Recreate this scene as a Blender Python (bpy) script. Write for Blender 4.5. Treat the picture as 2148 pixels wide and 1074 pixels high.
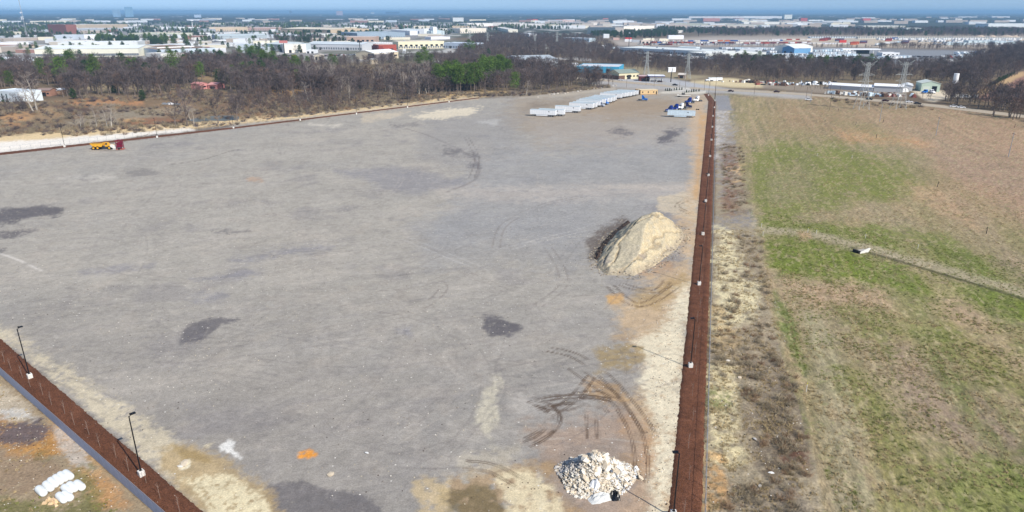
import bpy, math, random
import numpy as np
from mathutils import Vector, Matrix

R = math.radians
scene = bpy.context.scene
for o in list(bpy.data.objects):
    bpy.data.objects.remove(o)
C = scene.collection

# ------------------------------------------------------------------ camera
H = 60.0                      # flying height of the drone
F = 1433.0                    # focal length in photo pixels
PITCH = math.atan((537 - 24.5) / F)
cp, sp = math.cos(PITCH), math.sin(PITCH)
cam = bpy.data.objects.new('camera', bpy.data.cameras.new('camera'))
C.objects.link(cam)
cam.location = (0, 0, H)
cam.rotation_euler = (math.pi / 2 - PITCH, 0, 0)
cam.data.sensor_width = 36
cam.data.lens = F / 2148 * 36
cam.data.clip_start = 1
cam.data.clip_end = 150000
scene.camera = cam

# ------------------------------------------------------------------ sky, sun
SUN_EL, SUN_AZ = R(40), R(136)            # azimuth clockwise from +Y
w = bpy.data.worlds.new('World')
scene.world = w
w.use_nodes = True
wt = w.node_tree
bg = wt.nodes['Background']
sky = wt.nodes.new('ShaderNodeTexSky')
sky.sky_type = 'NISHITA'
sky.sun_disc = False
sky.sun_elevation = SUN_EL
sky.sun_rotation = SUN_AZ
sky.altitude = 100
sky.air_density = 1.0
sky.dust_density = 0.25
sky.ozone_density = 0.4
# the clear air of this winter day: look the sky up a little above the whitish horizon band
wtc = wt.nodes.new('ShaderNodeTexCoord'); wma = wt.nodes.new('ShaderNodeVectorMath'); wma.operation = 'MULTIPLY_ADD'
wma.inputs[1].default_value = (1, 1, .85); wma.inputs[2].default_value = (0, 0, .19)
wt.links.new(wtc.outputs['Generated'], wma.inputs[0])
wno = wt.nodes.new('ShaderNodeVectorMath'); wno.operation = 'NORMALIZE'
wt.links.new(wma.outputs[0], wno.inputs[0]); wt.links.new(wno.outputs[0], sky.inputs[0])
wt.links.new(sky.outputs[0], bg.inputs[0])
bg.inputs[1].default_value = 0.15
sun = bpy.data.objects.new('sun', bpy.data.lights.new('sun', 'SUN'))
C.objects.link(sun)
sun.data.energy = 4.9
sun.data.angle = R(0.53)
sun.data.color = (1, 0.945, 0.85)
sd = Vector((math.sin(SUN_AZ) * math.cos(SUN_EL), math.cos(SUN_AZ) * math.cos(SUN_EL), math.sin(SUN_EL)))
sun.rotation_euler = sd.to_track_quat('Z', 'Y').to_euler()
sun.location = (0, 0, 400)
scene.view_settings.view_transform = 'Standard'
scene.view_settings.look = 'None'
scene.view_settings.exposure = 0.0
scene.view_settings.gamma = 1
scene.view_settings.use_curve_mapping = False
scene.render.engine = 'CYCLES'
scene.cycles.max_bounces = 5
scene.cycles.diffuse_bounces = 2
scene.cycles.volume_bounces = 1
scene.cycles.transparent_max_bounces = 6
HAZE_DENSITY = 0.000095
HAZE_COLOR = (0.34, 0.60, 0.90)
HAZE_TOP = 100.0

# ------------------------------------------------------------------ helpers
def lin(c):
    out = []
    for v in c[:3]:
        v = v / 255.0
        out.append(v / 12.92 if v <= 0.04045 else ((v + 0.055) / 1.055) ** 2.4)
    return tuple(out)

def depth_of(v):
    s = (v - 537) / F
    down = s * cp + sp
    return s, down

def at(px, py, z=0.0):
    """ground (or height z) point of the place seen at photo pixel px,py"""
    s, down = depth_of(py)
    d = (H - z) / down
    return Vector(((px - 1074) / F * d, d * (cp - s * sp), z))

def topx(X, Y, Z=0.0):
    dz = Z - H
    d = Y * cp - dz * sp
    return X / d * F + 1074, (-dz * cp - Y * sp) / d * F + 537

def tag(o, label=None, cat=None, group=None, kind=None):
    if label: o['label'] = label
    if cat: o['category'] = cat
    if group: o['group'] = group
    if kind: o['kind'] = kind
    return o

_m = {}
def mat(name, rgb, rough=0.8, var=0.12, scale=1.0, metal=0.0, bump=0.0, spec=0.3, obj_rand=0.0, stretch=None):
    """procedural principled material with noise variation; rgb is sRGB 0-255"""
    if name in _m: return _m[name]
    m = bpy.data.materials.new(name); m.use_nodes = True
    nt = m.node_tree; b = nt.nodes['Principled BSDF']
    b.inputs['Roughness'].default_value = rough
    b.inputs['Metallic'].default_value = metal
    b.inputs['Specular IOR Level'].default_value = spec
    tc = nt.nodes.new('ShaderNodeTexCoord')
    src = tc.outputs['Object']
    if stretch:
        mp = nt.nodes.new('ShaderNodeMapping'); mp.inputs['Scale'].default_value = stretch
        nt.links.new(src, mp.inputs[0]); src = mp.outputs[0]
    nz = nt.nodes.new('ShaderNodeTexNoise')
    nz.inputs['Scale'].default_value = scale; nz.inputs['Detail'].default_value = 4
    nt.links.new(src, nz.inputs['Vector'])
    mr = nt.nodes.new('ShaderNodeMapRange')
    mr.inputs[1].default_value = 0.3; mr.inputs[2].default_value = 0.7
    mr.inputs[3].default_value = 1 - var; mr.inputs[4].default_value = 1 + var
    nt.links.new(nz.outputs[0], mr.inputs[0])
    val = mr.outputs[0]
    if obj_rand:
        oi = nt.nodes.new('ShaderNodeObjectInfo')
        r2 = nt.nodes.new('ShaderNodeMapRange')
        r2.inputs[3].default_value = 1 - obj_rand; r2.inputs[4].default_value = 1 + obj_rand
        nt.links.new(oi.outputs['Random'], r2.inputs[0])
        mu = nt.nodes.new('ShaderNodeMath'); mu.operation = 'MULTIPLY'
        nt.links.new(val, mu.inputs[0]); nt.links.new(r2.outputs[0], mu.inputs[1])
        val = mu.outputs[0]
    l = lin(rgb)
    vm = nt.nodes.new('ShaderNodeVectorMath'); vm.operation = 'SCALE'
    vm.inputs[0].default_value = l
    nt.links.new(val, vm.inputs['Scale'])
    nt.links.new(vm.outputs[0], b.inputs['Base Color'])
    if bump:
        bp = nt.nodes.new('ShaderNodeBump'); bp.inputs['Strength'].default_value = 1
        bp.inputs['Distance'].default_value = bump
        nt.links.new(nz.outputs[0], bp.inputs['Height'])
        nt.links.new(bp.outputs[0], b.inputs['Normal'])
    _m[name] = m
    return m

class MB:
    """collects boxes, tubes and prisms; build() links them as one mesh object"""
    def __init__(s): s.v = []; s.f = []; s.mi = []
    def add(s, vs, fs, mi=0):
        n = len(s.v); s.v += [tuple(v) for v in vs]
        for f in fs: s.f.append(tuple(i + n for i in f)); s.mi.append(mi)
    def box(s, x0, x1, y0, y1, z0, z1, mi=0, M=None, taper=None):
        vs = [Vector(p) for p in ((x0,y0,z0),(x1,y0,z0),(x1,y1,z0),(x0,y1,z0),(x0,y0,z1),(x1,y0,z1),(x1,y1,z1),(x0,y1,z1))]
        if taper:
            cx, cy = (x0+x1)/2, (y0+y1)/2
            for v in vs[4:]: v.x = cx+(v.x-cx)*taper; v.y = cy+(v.y-cy)*taper
        if M: vs = [M @ v for v in vs]
        s.add(vs, [(0,3,2,1),(4,5,6,7),(0,1,5,4),(1,2,6,5),(2,3,7,6),(3,0,4,7)], mi)
    def prism(s, prof, y0, y1, mi=0, axis='y'):
        """profile of (x,z) extruded along y"""
        n = len(prof)
        vs = [(p[0], y0, p[1]) for p in prof] + [(p[0], y1, p[1]) for p in prof]
        if axis == 'x': vs = [(v[1], v[0], v[2]) for v in vs]
        fs = [tuple(range(n)), tuple(range(2*n-1, n-1, -1))] + [(i, i+n, (i+1) % n+n, (i+1) % n) for i in range(n)]
        s.add(vs, fs, mi)
    def tube(s, a, b, r0, r1=None, n=6, mi=0, caps=True):
        a, b = Vector(a), Vector(b); r1 = r0 if r1 is None else r1
        d = (b - a)
        if d.length < 1e-6: return
        q = d.to_track_quat('Z', 'Y')
        vs = []
        for p, r in ((a, r0), (b, r1)):
            for k in range(n):
                t = 2*math.pi*k/n
                vs.append(p + q @ Vector((math.cos(t)*r, math.sin(t)*r, 0)))
        fs = [(k, (k+1) % n, (k+1) % n+n, k+n) for k in range(n)]
        if caps: fs += [tuple(range(n-1, -1, -1)), tuple(range(n, 2*n))]
        s.add(vs, fs, mi)
    def mesh(s, name, mats=()):
        me = bpy.data.meshes.new(name); me.from_pydata(s.v, [], s.f)
        for m in mats: me.materials.append(m)
        if any(s.mi): me.polygons.foreach_set('material_index', s.mi)
        me.update(); return me
    def build(s, name, mats, parent=None, loc=None, rz=0, smooth=False):
        if not isinstance(mats, (list, tuple)): mats = [mats]
        me = s.mesh(name, mats)
        if smooth: me.polygons.foreach_set('use_smooth', [True]*len(me.polygons))
        return put(name, me, parent, loc, rz)

def put(name, me, parent=None, loc=None, rz=0, sc=None):
    o = bpy.data.objects.new(name, me); C.objects.link(o)
    if parent: o.parent = parent
    if loc is not None: o.location = loc
    if rz: o.rotation_euler = (0, 0, rz)
    if sc is not None: o.scale = sc if hasattr(sc, '__len__') else (sc, sc, sc)
    return o

def empty(name, loc=(0,0,0), rz=0, sc=1):
    o = bpy.data.objects.new(name, None); C.objects.link(o)
    o.location = loc; o.rotation_euler = (0, 0, rz); o.scale = (sc, sc, sc); o.empty_display_size = 0.5
    return o

def kids(o): return [c for c in bpy.data.objects if c.parent == o]

def dup(tree, loc, rz=0, sc=1, label=None):
    """tree = [root, [child, [grandchild...]]] ; copies a thing with its parts"""
    root, ch = tree
    r = root.copy(); C.objects.link(r); r.location = loc; r.rotation_euler = (0, 0, rz)
    r.scale = sc if hasattr(sc, '__len__') else (sc, sc, sc)
    if label: r['label'] = label
    for c, gs in ch:
        k = c.copy(); C.objects.link(k); k.parent = r
        for g in gs:
            q = g.copy(); C.objects.link(q); q.parent = k
    return r

def family(root):
    allo = [o for o in C.objects if o.parent]
    return [root, [(c, [g for g in allo if g.parent == c]) for c in allo if c.parent == root]]

def ordw(n):
    w_ = ['nearest','second','third','fourth','fifth','sixth','seventh','eighth','ninth','tenth','eleventh','twelfth',
          'thirteenth','fourteenth','fifteenth','sixteenth','seventeenth','eighteenth','nineteenth','twentieth']
    return w_[n] if n < len(w_) else 'far %dth' % (n+1)

# ---- value noise on arrays
def vnoise(x, y, seed=0):
    xi = np.floor(x).astype(np.int64); yi = np.floor(y).astype(np.int64)
    fx = x - xi; fy = y - yi
    fx = fx*fx*(3-2*fx); fy = fy*fy*(3-2*fy)
    def h(a, b):
        n = (a*374761393 + b*668265263 + seed*1274126177) & 0xffffffff
        n = ((n ^ (n >> 13))*1274126177) & 0xffffffff
        n = (n ^ (n >> 16)) & 0xffff
        return n/65535.0
    a = h(xi, yi); b = h(xi+1, yi); c = h(xi, yi+1); d = h(xi+1, yi+1)
    return (a*(1-fx)+b*fx)*(1-fy) + (c*(1-fx)+d*fx)*fy

def fbm(x, y, octv=4, seed=0):
    t = 0; a = 1; s = 0
    for k in range(octv):
        t = t + a*vnoise(x*2**k+17.3*k, y*2**k+5.1*k, seed+k); s += a; a *= 0.55
    return t/s*2-1          # -1..1

def poly_sd(px, py, poly):
    """signed distance, positive inside"""
    P = np.array(poly, float); n = len(P)
    d = np.full(px.shape, 1e18); ins = np.zeros(px.shape, bool)
    for i in range(n):
        a = P[i]; b = P[(i+1) % n]; e = b-a
        t = np.clip(((px-a[0])*e[0]+(py-a[1])*e[1])/(e@e+1e-9), 0, 1)
        d = np.minimum(d, (px-a[0]-t*e[0])**2+(py-a[1]-t*e[1])**2)
        if abs(e[1]) > 1e-9:
            c = ((a[1] > py) != (b[1] > py)) & (px < e[0]*(py-a[1])/e[1]+a[0])
            ins ^= c
    d = np.sqrt(d)
    return np.where(ins, d, -d)

def inpoly(x, y, poly):
    r = False; n = len(poly); j = n-1
    for i in range(n):
        a, b = poly[i], poly[j]
        if (a[1] > y) != (b[1] > y) and x < (b[0]-a[0])*(y-a[1])/(b[1]-a[1])+a[0]: r = not r
        j = i
    return r
# ================================================================== GROUND
# one continuous terrain grid, finer near the camera, split into ground / gravel_yard / grass_field
vs_ = list(np.arange(1330, 140, -2.0)) + list(np.arange(140, 60, -1.0)) + list(np.arange(60, 27, -0.5))
rowsY = []; rowsD = []
for Yb in (-500, -250, -120, -40, 0, 25, 40, 50):
    rowsY.append(Yb); rowsD.append(72.0)
vrow = [1600.0]*8
for v in vs_:
    p = at(1074, v); rowsY.append(p.y); rowsD.append(H/depth_of(v)[1]); vrow.append(v)
rowsY.append(90000.0); rowsD.append(95000.0); vrow.append(25.5)
us_ = [-14000, -9000, -6000, -4000, -2800, -2000, -1400, -1000, -700, -500, -360, -260, -190, -140, -100, -70, -45, -30, -20, -10] + list(np.arange(0, 2150, 3.0))
us_ += [2148+k for k in (10, 20, 30, 45, 70, 100, 140, 190, 260, 360, 500, 700, 1000, 1400, 2000, 2800, 4000, 6000, 9000, 14000)]
us_ = np.array(us_); nc = len(us_); nr = len(rowsY)
RY = np.array(rowsY); RD = np.array(rowsD); RV = np.array(vrow)
U = np.repeat(us_[None, :], nr, 0).ravel(); V = np.repeat(RV[:, None], nc, 1).ravel()
X = ((us_[None, :]-1074)/F*RD[:, None]).ravel(); Y = np.repeat(RY[:, None], nc, 1).ravel()
N = len(X)
col = np.zeros((N, 3))

def L(c): return np.array(lin(c))
def sm(t): t = np.clip(t, 0, 1); return t*t*(3-2*t)

def paint(poly, c, soft=6, amp=8, ns=6.0, op=1.0, seed=1, brk=0.0):
    P = np.array(poly, float); m_ = soft*2+amp*1.5+2
    k = np.where((U > P[:,0].min()-m_) & (U < P[:,0].max()+m_) & (V > P[:,1].min()-m_) & (V < P[:,1].max()+m_))[0]
    if not len(k): return
    s_ = poly_sd(U[k], V[k], poly)
    nn = fbm(X[k]/(ns*1.6), Y[k]/(ns*1.6), 5, seed)
    a = (s_+amp*1.5*nn)/(3.2*soft)+0.5
    if V[k].mean() > 200: a = a+.55*fbm(X[k]/(ns*.22), Y[k]/(ns*.22), 4, seed+9)*(np.abs(a-.5) < 1.2)
    a = sm(a)*op
    if brk: a = a*sm((fbm(X[k]/(ns*.35), Y[k]/(ns*.35), 4, seed+50)+1-brk)*1.6)
    c = L(c) if not isinstance(c, np.ndarray) else c
    col[k] = col[k]*(1-a[:, None])+c*a[:, None]

def smooth_line(pts, n=10):
    pts = [Vector((p[0], p[1], 0)) for p in pts]; out = []
    q = [pts[0]]+pts+[pts[-1]]
    for i in range(1, len(q)-2):
        for k in range(n):
            t = k/n; a, b, c, d = q[i-1], q[i], q[i+1], q[i+2]
            out.append(0.5*((2*b)+(c-a)*t+(2*a-5*b+4*c-d)*t*t+(3*b-3*c+d-a)*t**3))
    out.append(pts[-1]); return out

def wstroke(pts, wid, c, op=1.0, brk=0.0, seed=3, soft=0.5):
    """pts in world metres, width in metres"""
    P = np.array([(p[0], p[1]) for p in pts]); pad = wid*1.5+0.6
    k = np.where((X > P[:,0].min()-pad) & (X < P[:,0].max()+pad) & (Y > P[:,1].min()-pad) & (Y < P[:,1].max()+pad))[0]
    if not len(k): return
    d = np.full(len(k), 1e9); xs, ys = X[k], Y[k]
    for i in range(len(P)-1):
        a = P[i]; e = P[i+1]-a
        t = np.clip(((xs-a[0])*e[0]+(ys-a[1])*e[1])/(e@e+1e-9), 0, 1)
        d = np.minimum(d, np.hypot(xs-a[0]-t*e[0], ys-a[1]-t*e[1]))
    a = sm((wid*.5-d)/(wid*soft)+0.5)*op
    if brk: a = a*sm((fbm(xs/3, ys/3, 3, seed)+1-brk)*1.5)
    col[k] = col[k]*(1-a[:, None])+L(c)*a[:, None]

def pstroke(pxpts, wid, c, op=1, brk=0, seed=3, soft=0.5, pair=0):
    q = [at(p[0], p[1]) for p in pxpts]
    s_ = smooth_line([(p.x, p.y) for p in q])
    if pair:
        for sgn in (-1, 1):
            o_ = []
            for i, p in enumerate(s_):
                t = (s_[min(i+1, len(s_)-1)]-s_[max(i-1, 0)]).normalized()
                o_.append((p.x-t.y*pair*sgn, p.y+t.x*pair*sgn))
            wstroke(o_, wid, c, op, brk, seed, soft)
    else: wstroke(s_, wid, c, op, brk, seed, soft)

# ---- base: brown winter ground under everything; paler mixed paving and grass under the town
n1 = fbm(X/60, Y/60, 4, 11); n2 = fbm(X/9, Y/9, 4, 12); n3 = fbm(X/1.6, Y/1.6, 3, 13)
col[:] = L((112, 96, 78))
a = sm((n1+0.2)*1.5); col[:] = col*(1-.5*a[:,None]) + L((135, 120, 92))*.5*a[:,None]
a = sm((n2)*1.5)*.4; col[:] = col*(1-a[:,None]) + L((90, 74, 62))*a[:,None]
# forest floor / canopy colour far away
paint([(-15000,80),(900,76),(1240,80),(1300,60),(15000,60),(15000,20),(-15000,20)], (62,66,54), 3, 2, 200, 1)
k = V < 75
nf = fbm(X/260, Y/520, 5, 21)
a = (sm(nf*2.2)*.55)*k; col[:] = col*(1-a[:,None]) + L((98,94,88))*a[:,None]
a = (sm((fbm(X/90, Y/700, 4, 22)-.15)*3)*.6)*k; col[:] = col*(1-a[:,None]) + L((36,50,36))*a[:,None]
# town paving
paint([(-3000,133),(0,133),(300,134),(560,128),(760,128),(900,112),(960,104),(1000,96),(940,84),(1000,60),(1220,52),(1220,45),(800,47),(300,50),(-3000,50)], (150,146,142), 4, 3, 120, .9)
paint([(1280,84),(1500,76),(2200,74),(2200,100),(1900,100),(1300,97)], (176,164,152), 3, 2, 120, .95)
paint([(1640,80),(1900,79),(2200,79),(2200,97),(1700,98)], (208,188,158), 3, 3, 60, .6, 5, .5)
paint([(1290,97),(1900,103),(2110,106),(2120,121),(2010,133),(1900,137),(1780,133),(1600,127),(1300,116)], (138,140,144), 2, 2, 80, .95)
paint([(1130,50),(1700,47),(1700,56),(1400,60),(1150,58)], (170,165,160), 2, 3, 200, .7, 9, .3)
k_ = (V < 133) & (V > 46)
a = sm((fbm(X/70, Y/140, 4, 31)-.05)*4)*.65*k_*(U < 1240)
col[:] = col*(1-a[:,None]) + L((96,98,74))*a[:,None]
a = sm((fbm(X/50, Y/120, 4, 32)-.15)*4)*.7*k_*(U < 1240)
col[:] = col*(1-a[:,None]) + L((200,197,192))*a[:,None]
# clearings in the woods
paint([(690,158),(740,148),(880,142),(915,150),(880,158),(780,162)], (140,118,92), 5, 6, 20, .9)
paint([(420,150),(500,152),(520,165),(490,172),(410,168)], (160,135,100), 3, 3, 12, .8)
paint([(150,178),(300,176),(420,180),(430,190),(280,196),(150,190)], (158,140,108), 3, 3, 14, .8)
# scrubland between woods and yard at left
SCR = [(-900,200),(0,215),(200,200),(420,190),(600,200),(700,205),(900,195),(1000,196),(1005,204),(700,238),(480,260),(250,285),(0,300),(-900,360)]
paint(SCR, (128,108,84), 4, 4, 12, .9)
for q, c, o_ in (
    ([(0,240),(60,235),(75,250),(60,265),(0,272)], (196,150,104), .8),
    ([(140,212),(230,207),(300,210),(300,220),(150,224)], (190,138,95), .75),
    ([(60,232),(110,222),(140,228),(130,250),(60,255)], (170,140,104), .6),
    ([(110,220),(150,222),(225,232),(210,244),(150,243),(120,232)], (84,66,60), .8),
    ([(130,252),(200,240),(300,228),(400,222),(420,232),(330,246),(230,262),(150,264)], (152,140,120), .85),
    ([(250,250),(330,246),(390,250),(380,262),(260,266)], (150,104,76), .7),
    ([(0,262),(120,262),(250,262),(250,276),(0,288)], (104,88,74), .7),
    ([(300,215),(380,210),(420,225),(330,232)], (150,122,92), .6),
    ([(440,205),(560,200),(640,215),(600,245),(470,250)], (134,106,84), .5),
    ([(560,190),(640,188),(650,196),(580,202)], (205,160,100), .9),
    ([(250,250),(300,250),(300,256),(250,256)], (215,178,120), .5),
    ([(880,206),(940,198),(1010,193),(1060,196),(1000,203),(900,214)], (214,182,128), .85)):
    paint(q, c, 3, 4, 6, o_, int(q[0][0])+7, .35)
# pale sandy bank behind the far mulch strip
paint([(-900,330),(0,284),(150,273),(300,264),(470,251),(700,232),(880,213),(1005,202),(1005,209),(700,243),(480,262),(300,283),(0,318),(-900,400)], (222,196,152), 2, 2, 5, .95)
paint([(-900,350),(0,298),(300,277),(400,268),(410,274),(300,286),(0,324),(-900,410)], (238,230,218), 2, 2.5, 5, .95)
paint([(480,262),(700,240),(1000,206),(1000,210),(700,246),(480,268)], (186,176,162), 2, 2, 5, .7)

# ---- gravel yard
YARD = [(-2600,560),(-900,400),(0,322),(140,309),(330,289),(490,269),(630,253),(855,226),(1005,207),(1100,202),(1180,196),(1285,186),(1340,184),(1420,192),(1478,196),(1500,212),(1476,340),(1470,420),(1462,500),(1450,620),(1438,770),(1418,1074),(1395,1330),(700,1330),(430,1074),(215,890),(0,708),(-2600,-1480+0)]
YARD[-1] = (-2600, 560)
YARD = [(-900,396)] + YARD[2:-1] + [(-60,657),(-900,500)]
paint(YARD, (167,160,149), 2.0, 3, 3, 1.0, 2)
yk = np.where(poly_sd(U, V, YARD) > -8)[0]
yx, yy, yv, yu = X[yk], Y[yk], V[yk], U[yk]
def yblend(a, c):
    a = np.clip(a, 0, 1); col[yk] = col[yk]*(1-a[:,None])+L(c)*a[:,None]
# broad differences: darker damp gravel near the corner, tan by the trailers, bluish in the middle
near = sm((yv-480)/420)
yblend(near*.6, (143,136,129))
yblend(sm((fbm(yx/40, yy/40, 4, 41)+.1)*1.6)*.34, (150,147,143))
yblend(sm((fbm(yx/26, yy/26, 4, 42)-.1)*2.5)*.26, (182,172,158))
yblend(sm((fbm(yx/13, yy/13, 5, 43)-.2)*3)*.34, (128,123,124))
yblend(sm((fbm(yx/5, yy/5, 4, 44)-.15)*3)*.22, (176,164,150))
yblend(sm((fbm(yx/2.2, yy/2.2, 4, 45)-.2)*3)*.2, (118,112,110))
# streaks left by grading, along two directions
for ang, s_, o_ in ((R(16), 46, .20), (R(-70), 47, .10), (R(55), 48, .10)):
    ca, sa = math.cos(ang), math.sin(ang)
    yblend(sm((fbm((yx*sa-yy*ca)/1.3, (yx*ca+yy*sa)/26, 4, s_)-.12)*3)*o_, (136,130,128))
    yblend(sm((fbm((yx*sa-yy*ca)/2.1, (yx*ca+yy*sa)/30, 4, s_+9)-.2)*3)*o_, (190,180,168))
paint([(1090,205),(1290,190),(1400,196),(1478,204),(1470,262),(1300,300),(1130,290),(1050,240)], (160,144,124), 14, 14, 18, .75, 61)
paint([(1120,262),(1260,240),(1400,250),(1460,262),(1455,300),(1300,320),(1140,300)], (164,156,148), 10, 12, 18, .6, 62)
paint([(1280,204),(1400,212),(1440,235),(1300,245),(1230,236)], (156,134,108), 8, 8, 9, .55, 63)
paint([(1100,232),(1200,212),(1120,220)], (120,105,90), 6, 6, 9, .5, 64)
paint([(900,240),(1060,225),(1110,240),(1080,330),(1000,370),(880,330)], (142,139,138), 16, 16, 14, .4, 65)
paint([(1050,320),(1470,300),(1460,480),(1200,520),(900,500),(950,400)], (150,149,149), 20, 20, 12, .55, 66)
paint([(860,470),(1230,440),(1230,560),(900,560)], (146,144,143), 16, 16, 7, .45, 67)
paint([(900,390),(1100,395),(1440,385),(1440,412),(1100,420),(930,415)], (188,176,164), 8, 9, 8, .5, 68, .3)
# dark damp patches
for q, o_ in (([(0,440),(50,432),(115,430),(133,440),(118,452),(60,458),(30,470),(-60,474),(-80,450)], .85),
          ([(-60,488),(20,482),(75,480),(60,490),(0,500),(-60,504)], .75),
          ([(-20,520),(12,522),(4,532),(-20,532)], .6),
          ([(385,690),(408,674),(460,670),(500,672),(462,680),(440,700),(415,716),(380,722)], .75),
          ([(1016,662),(1050,664),(1075,676),(1100,690),(1070,702),(1030,704),(1014,690)], .85),
          ([(448,488),(520,482),(525,486),(455,493)], .7),
          ([(265,358),(300,352),(330,362),(300,370),(262,368)], .4),
          ([(930,308),(965,312),(960,326),(930,326)], .55), ([(965,318),(1000,322),(1005,332),(975,330)], .6), ([(980,338),(1003,342),(1008,350),(985,349)], .55),
          ([(1278,276),(1300,268),(1326,280),(1310,286),(1292,280)], .75),
          ([(1380,292),(1400,276),(1415,270),(1435,271),(1420,284),(1400,298),(1385,298)], .85),
          ([(820,262),(870,258),(880,264),(830,266)], .4),
          ([(170,374),(200,370),(206,377),(176,381)], .5),
          ([(560,1020),(640,1012),(740,1030),(800,1060),(820,1110),(700,1130),(560,1100)], .62),
          ([(1260,1330),(700,1330),(780,1110),(1100,1120)], .3)):
    paint(q, (92,88,92), 3.5, 7, 2.6, o_, int(abs(q[0][0]))+3, .12)
paint([(705,358),(830,352),(968,374),(975,386),(880,406),(800,392)], (136,133,136), 5, 5, 5, .6, 71, .1)
paint([(1230,505),(1262,478),(1310,456),(1320,462),(1270,520),(1240,545)], (96,84,76), 5, 6, 2, .8, 73, .2)  # dark debris left of the sand pile, the pile's shadow also put into the colour
paint([(1345,430),(1440,420),(1450,470),(1430,500),(1440,560),(1400,600),(1385,560),(1440,500),(1400,460)], (128,122,122), 8, 8, 4, .6, 72)
for q in ([(480,545),(560,530),(690,512),(700,520),(560,542),(500,552)], [(170,572),(240,562),(320,556),(240,574)], [(400,586),(520,568),(540,574),(450,592)],
          [(390,630),(470,612),(480,620),(410,640)], [(820,690),(860,684),(860,700)]):
    paint(q, (128,126,134), 6, 7, 5, .5, int(q[0][0]), .3)
# pale scraped patches and wet clay
for q, c, o_ in (([(860,244),(940,228),(1010,226),(985,242),(940,248),(880,250)], (222,208,182), .85),
             ([(650,262),(720,258),(700,268)], (206,196,180), .7), ([(760,240),(860,234),(840,244),(760,256)], (205,188,162), .6),
             ([(1000,256),(1050,250),(1040,262)], (200,196,190), .5),
             ([(120,372),(240,368),(245,374),(200,378)], (200,192,180), .5),
             ([(460,936),(478,926),(494,928),(490,945),(504,960),(484,952),(462,946)], (226,222,214), .95),
             ([(422,934),(450,928),(440,944)], (205,190,160), .7),
             ([(628,948),(650,943),(664,952),(660,960),(628,960)], (222,148,60), .95),
             ([(1272,622),(1305,618),(1312,634),(1280,638)], (206,160,96), .8),
             ([(520,374),(550,372),(550,380),(520,380)], (188,150,118), .5),
             ([(1100,160+230),(1440,385),(1450,430),(1440,440),(1440,400)], (190,176,160), .3),
             ([(1380,410),(1462,400),(1462,470),(1440,455),(1420,452),(1380,440)], (208,190,160), .65)):
    paint(q, c, 2.5, 5, 2.4, o_, int(q[0][0])+11, .15)
# sandy verge along the right strip, clay stains
paint([(1440,420),(1470,420),(1452,600),(1440,760),(1420,1074),(1400,1330),(1240,1330),(1300,1074),(1330,900),(1345,760),(1300,640),(1370,590),(1425,540)], (196,168,132), 16, 26, 5, .8, 81)
paint([(1430,590),(1450,600),(1440,760),(1420,960),(1404,1074),(1400,1330),(1340,1330),(1350,1074),(1370,900),(1340,790),(1345,720),(1400,660)], (226,214,186), 9, 18, 2.4, .85, 82, .3)
paint([(1440,200),(1482,205),(1472,300),(1464,420),(1440,420),(1450,330)], (196,170,140), 6, 8, 5, .75, 83)
paint([(1468,235),(1484,240),(1474,340),(1466,420),(1455,418),(1462,330)], (196,156,108), 3, 4, 4, .75, 84, .2)
paint([(1110,900),(1300,860),(1360,900),(1350,1074),(1340,1330),(1080,1330),(1180,1074),(1130,990)], (166,142,122), 18, 22, 5, .75, 85)
for q, c, o_ in (([(1246,730),(1290,724),(1345,732),(1350,752),(1320,782),(1250,786),(1250,760)], (156,132,84), .75),
             ([(1232,800),(1262,790),(1300,806),(1302,836),(1270,832),(1236,818)], (178,142,96), .7),
             ([(1250,740),(1330,745),(1350,752),(1290,720)], (120,112,104), .35),
             ([(1290,942),(1330,962),(1342,986),(1320,984),(1300,962)], (164,126,76), .8),
             ([(1330,970),(1344,985),(1340,1000),(1320,1000)], (110,98,60), .6),
             ([(1290,700),(1312,694),(1312,710),(1280,712)], (178,144,98), .6),
             ([(1300,880),(1330,872),(1320,920),(1290,910)], (180,142,102), .55),
             ([(1355,880),(1365,940),(1358,990),(1345,930)], (182,138,96), .5),
             ([(1340,618),(1430,575),(1436,600),(1380,650),(1330,650)], (168,140,92), .6),
             ([(1290,470+100),(1400,540),(1400,560),(1330,580)], (186,142,96), .5),
             ([(950,1000),(1060,970),(1160,975),(1190,1030),(1230,1100),(980,1100),(930,1040)], (168,138,98), .75),
             ([(930,1030),(1000,1005),(1040,1030),(1060,1090),(1050,1330),(880,1330),(920,1080)], (96,86,56), .7),
             ([(1040,990),(1105,985),(1150,1010),(1190,1074),(1230,1330),(1090,1330),(1060,1074),(1040,1020)], (224,208,172), .9),
             ([(870,1010),(950,1000),(940,1074),(900,1330),(800,1330),(880,1060)], (200,176,134), .75),
             ([(1030,790),(1050,780),(1048,850),(1040,900),(1050,940),(1020,950),(1008,900),(1015,850)], (206,196,172), .75),
             ([(1070,830),(1140,840),(1180,870),(1120,880),(1060,870)], (186,178,168), .45),
             ([(960,960),(1090,930),(1110,970),(980,1000)], (190,178,156), .5),
             ([(1180,925),(1290,915),(1340,990),(1320,1050),(1200,1060),(1150,1010)], (150,138,128), .6)):
    paint(q, c, 6, 17, 3.6, o_*.92, int(q[0][0])+21, .35)
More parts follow.
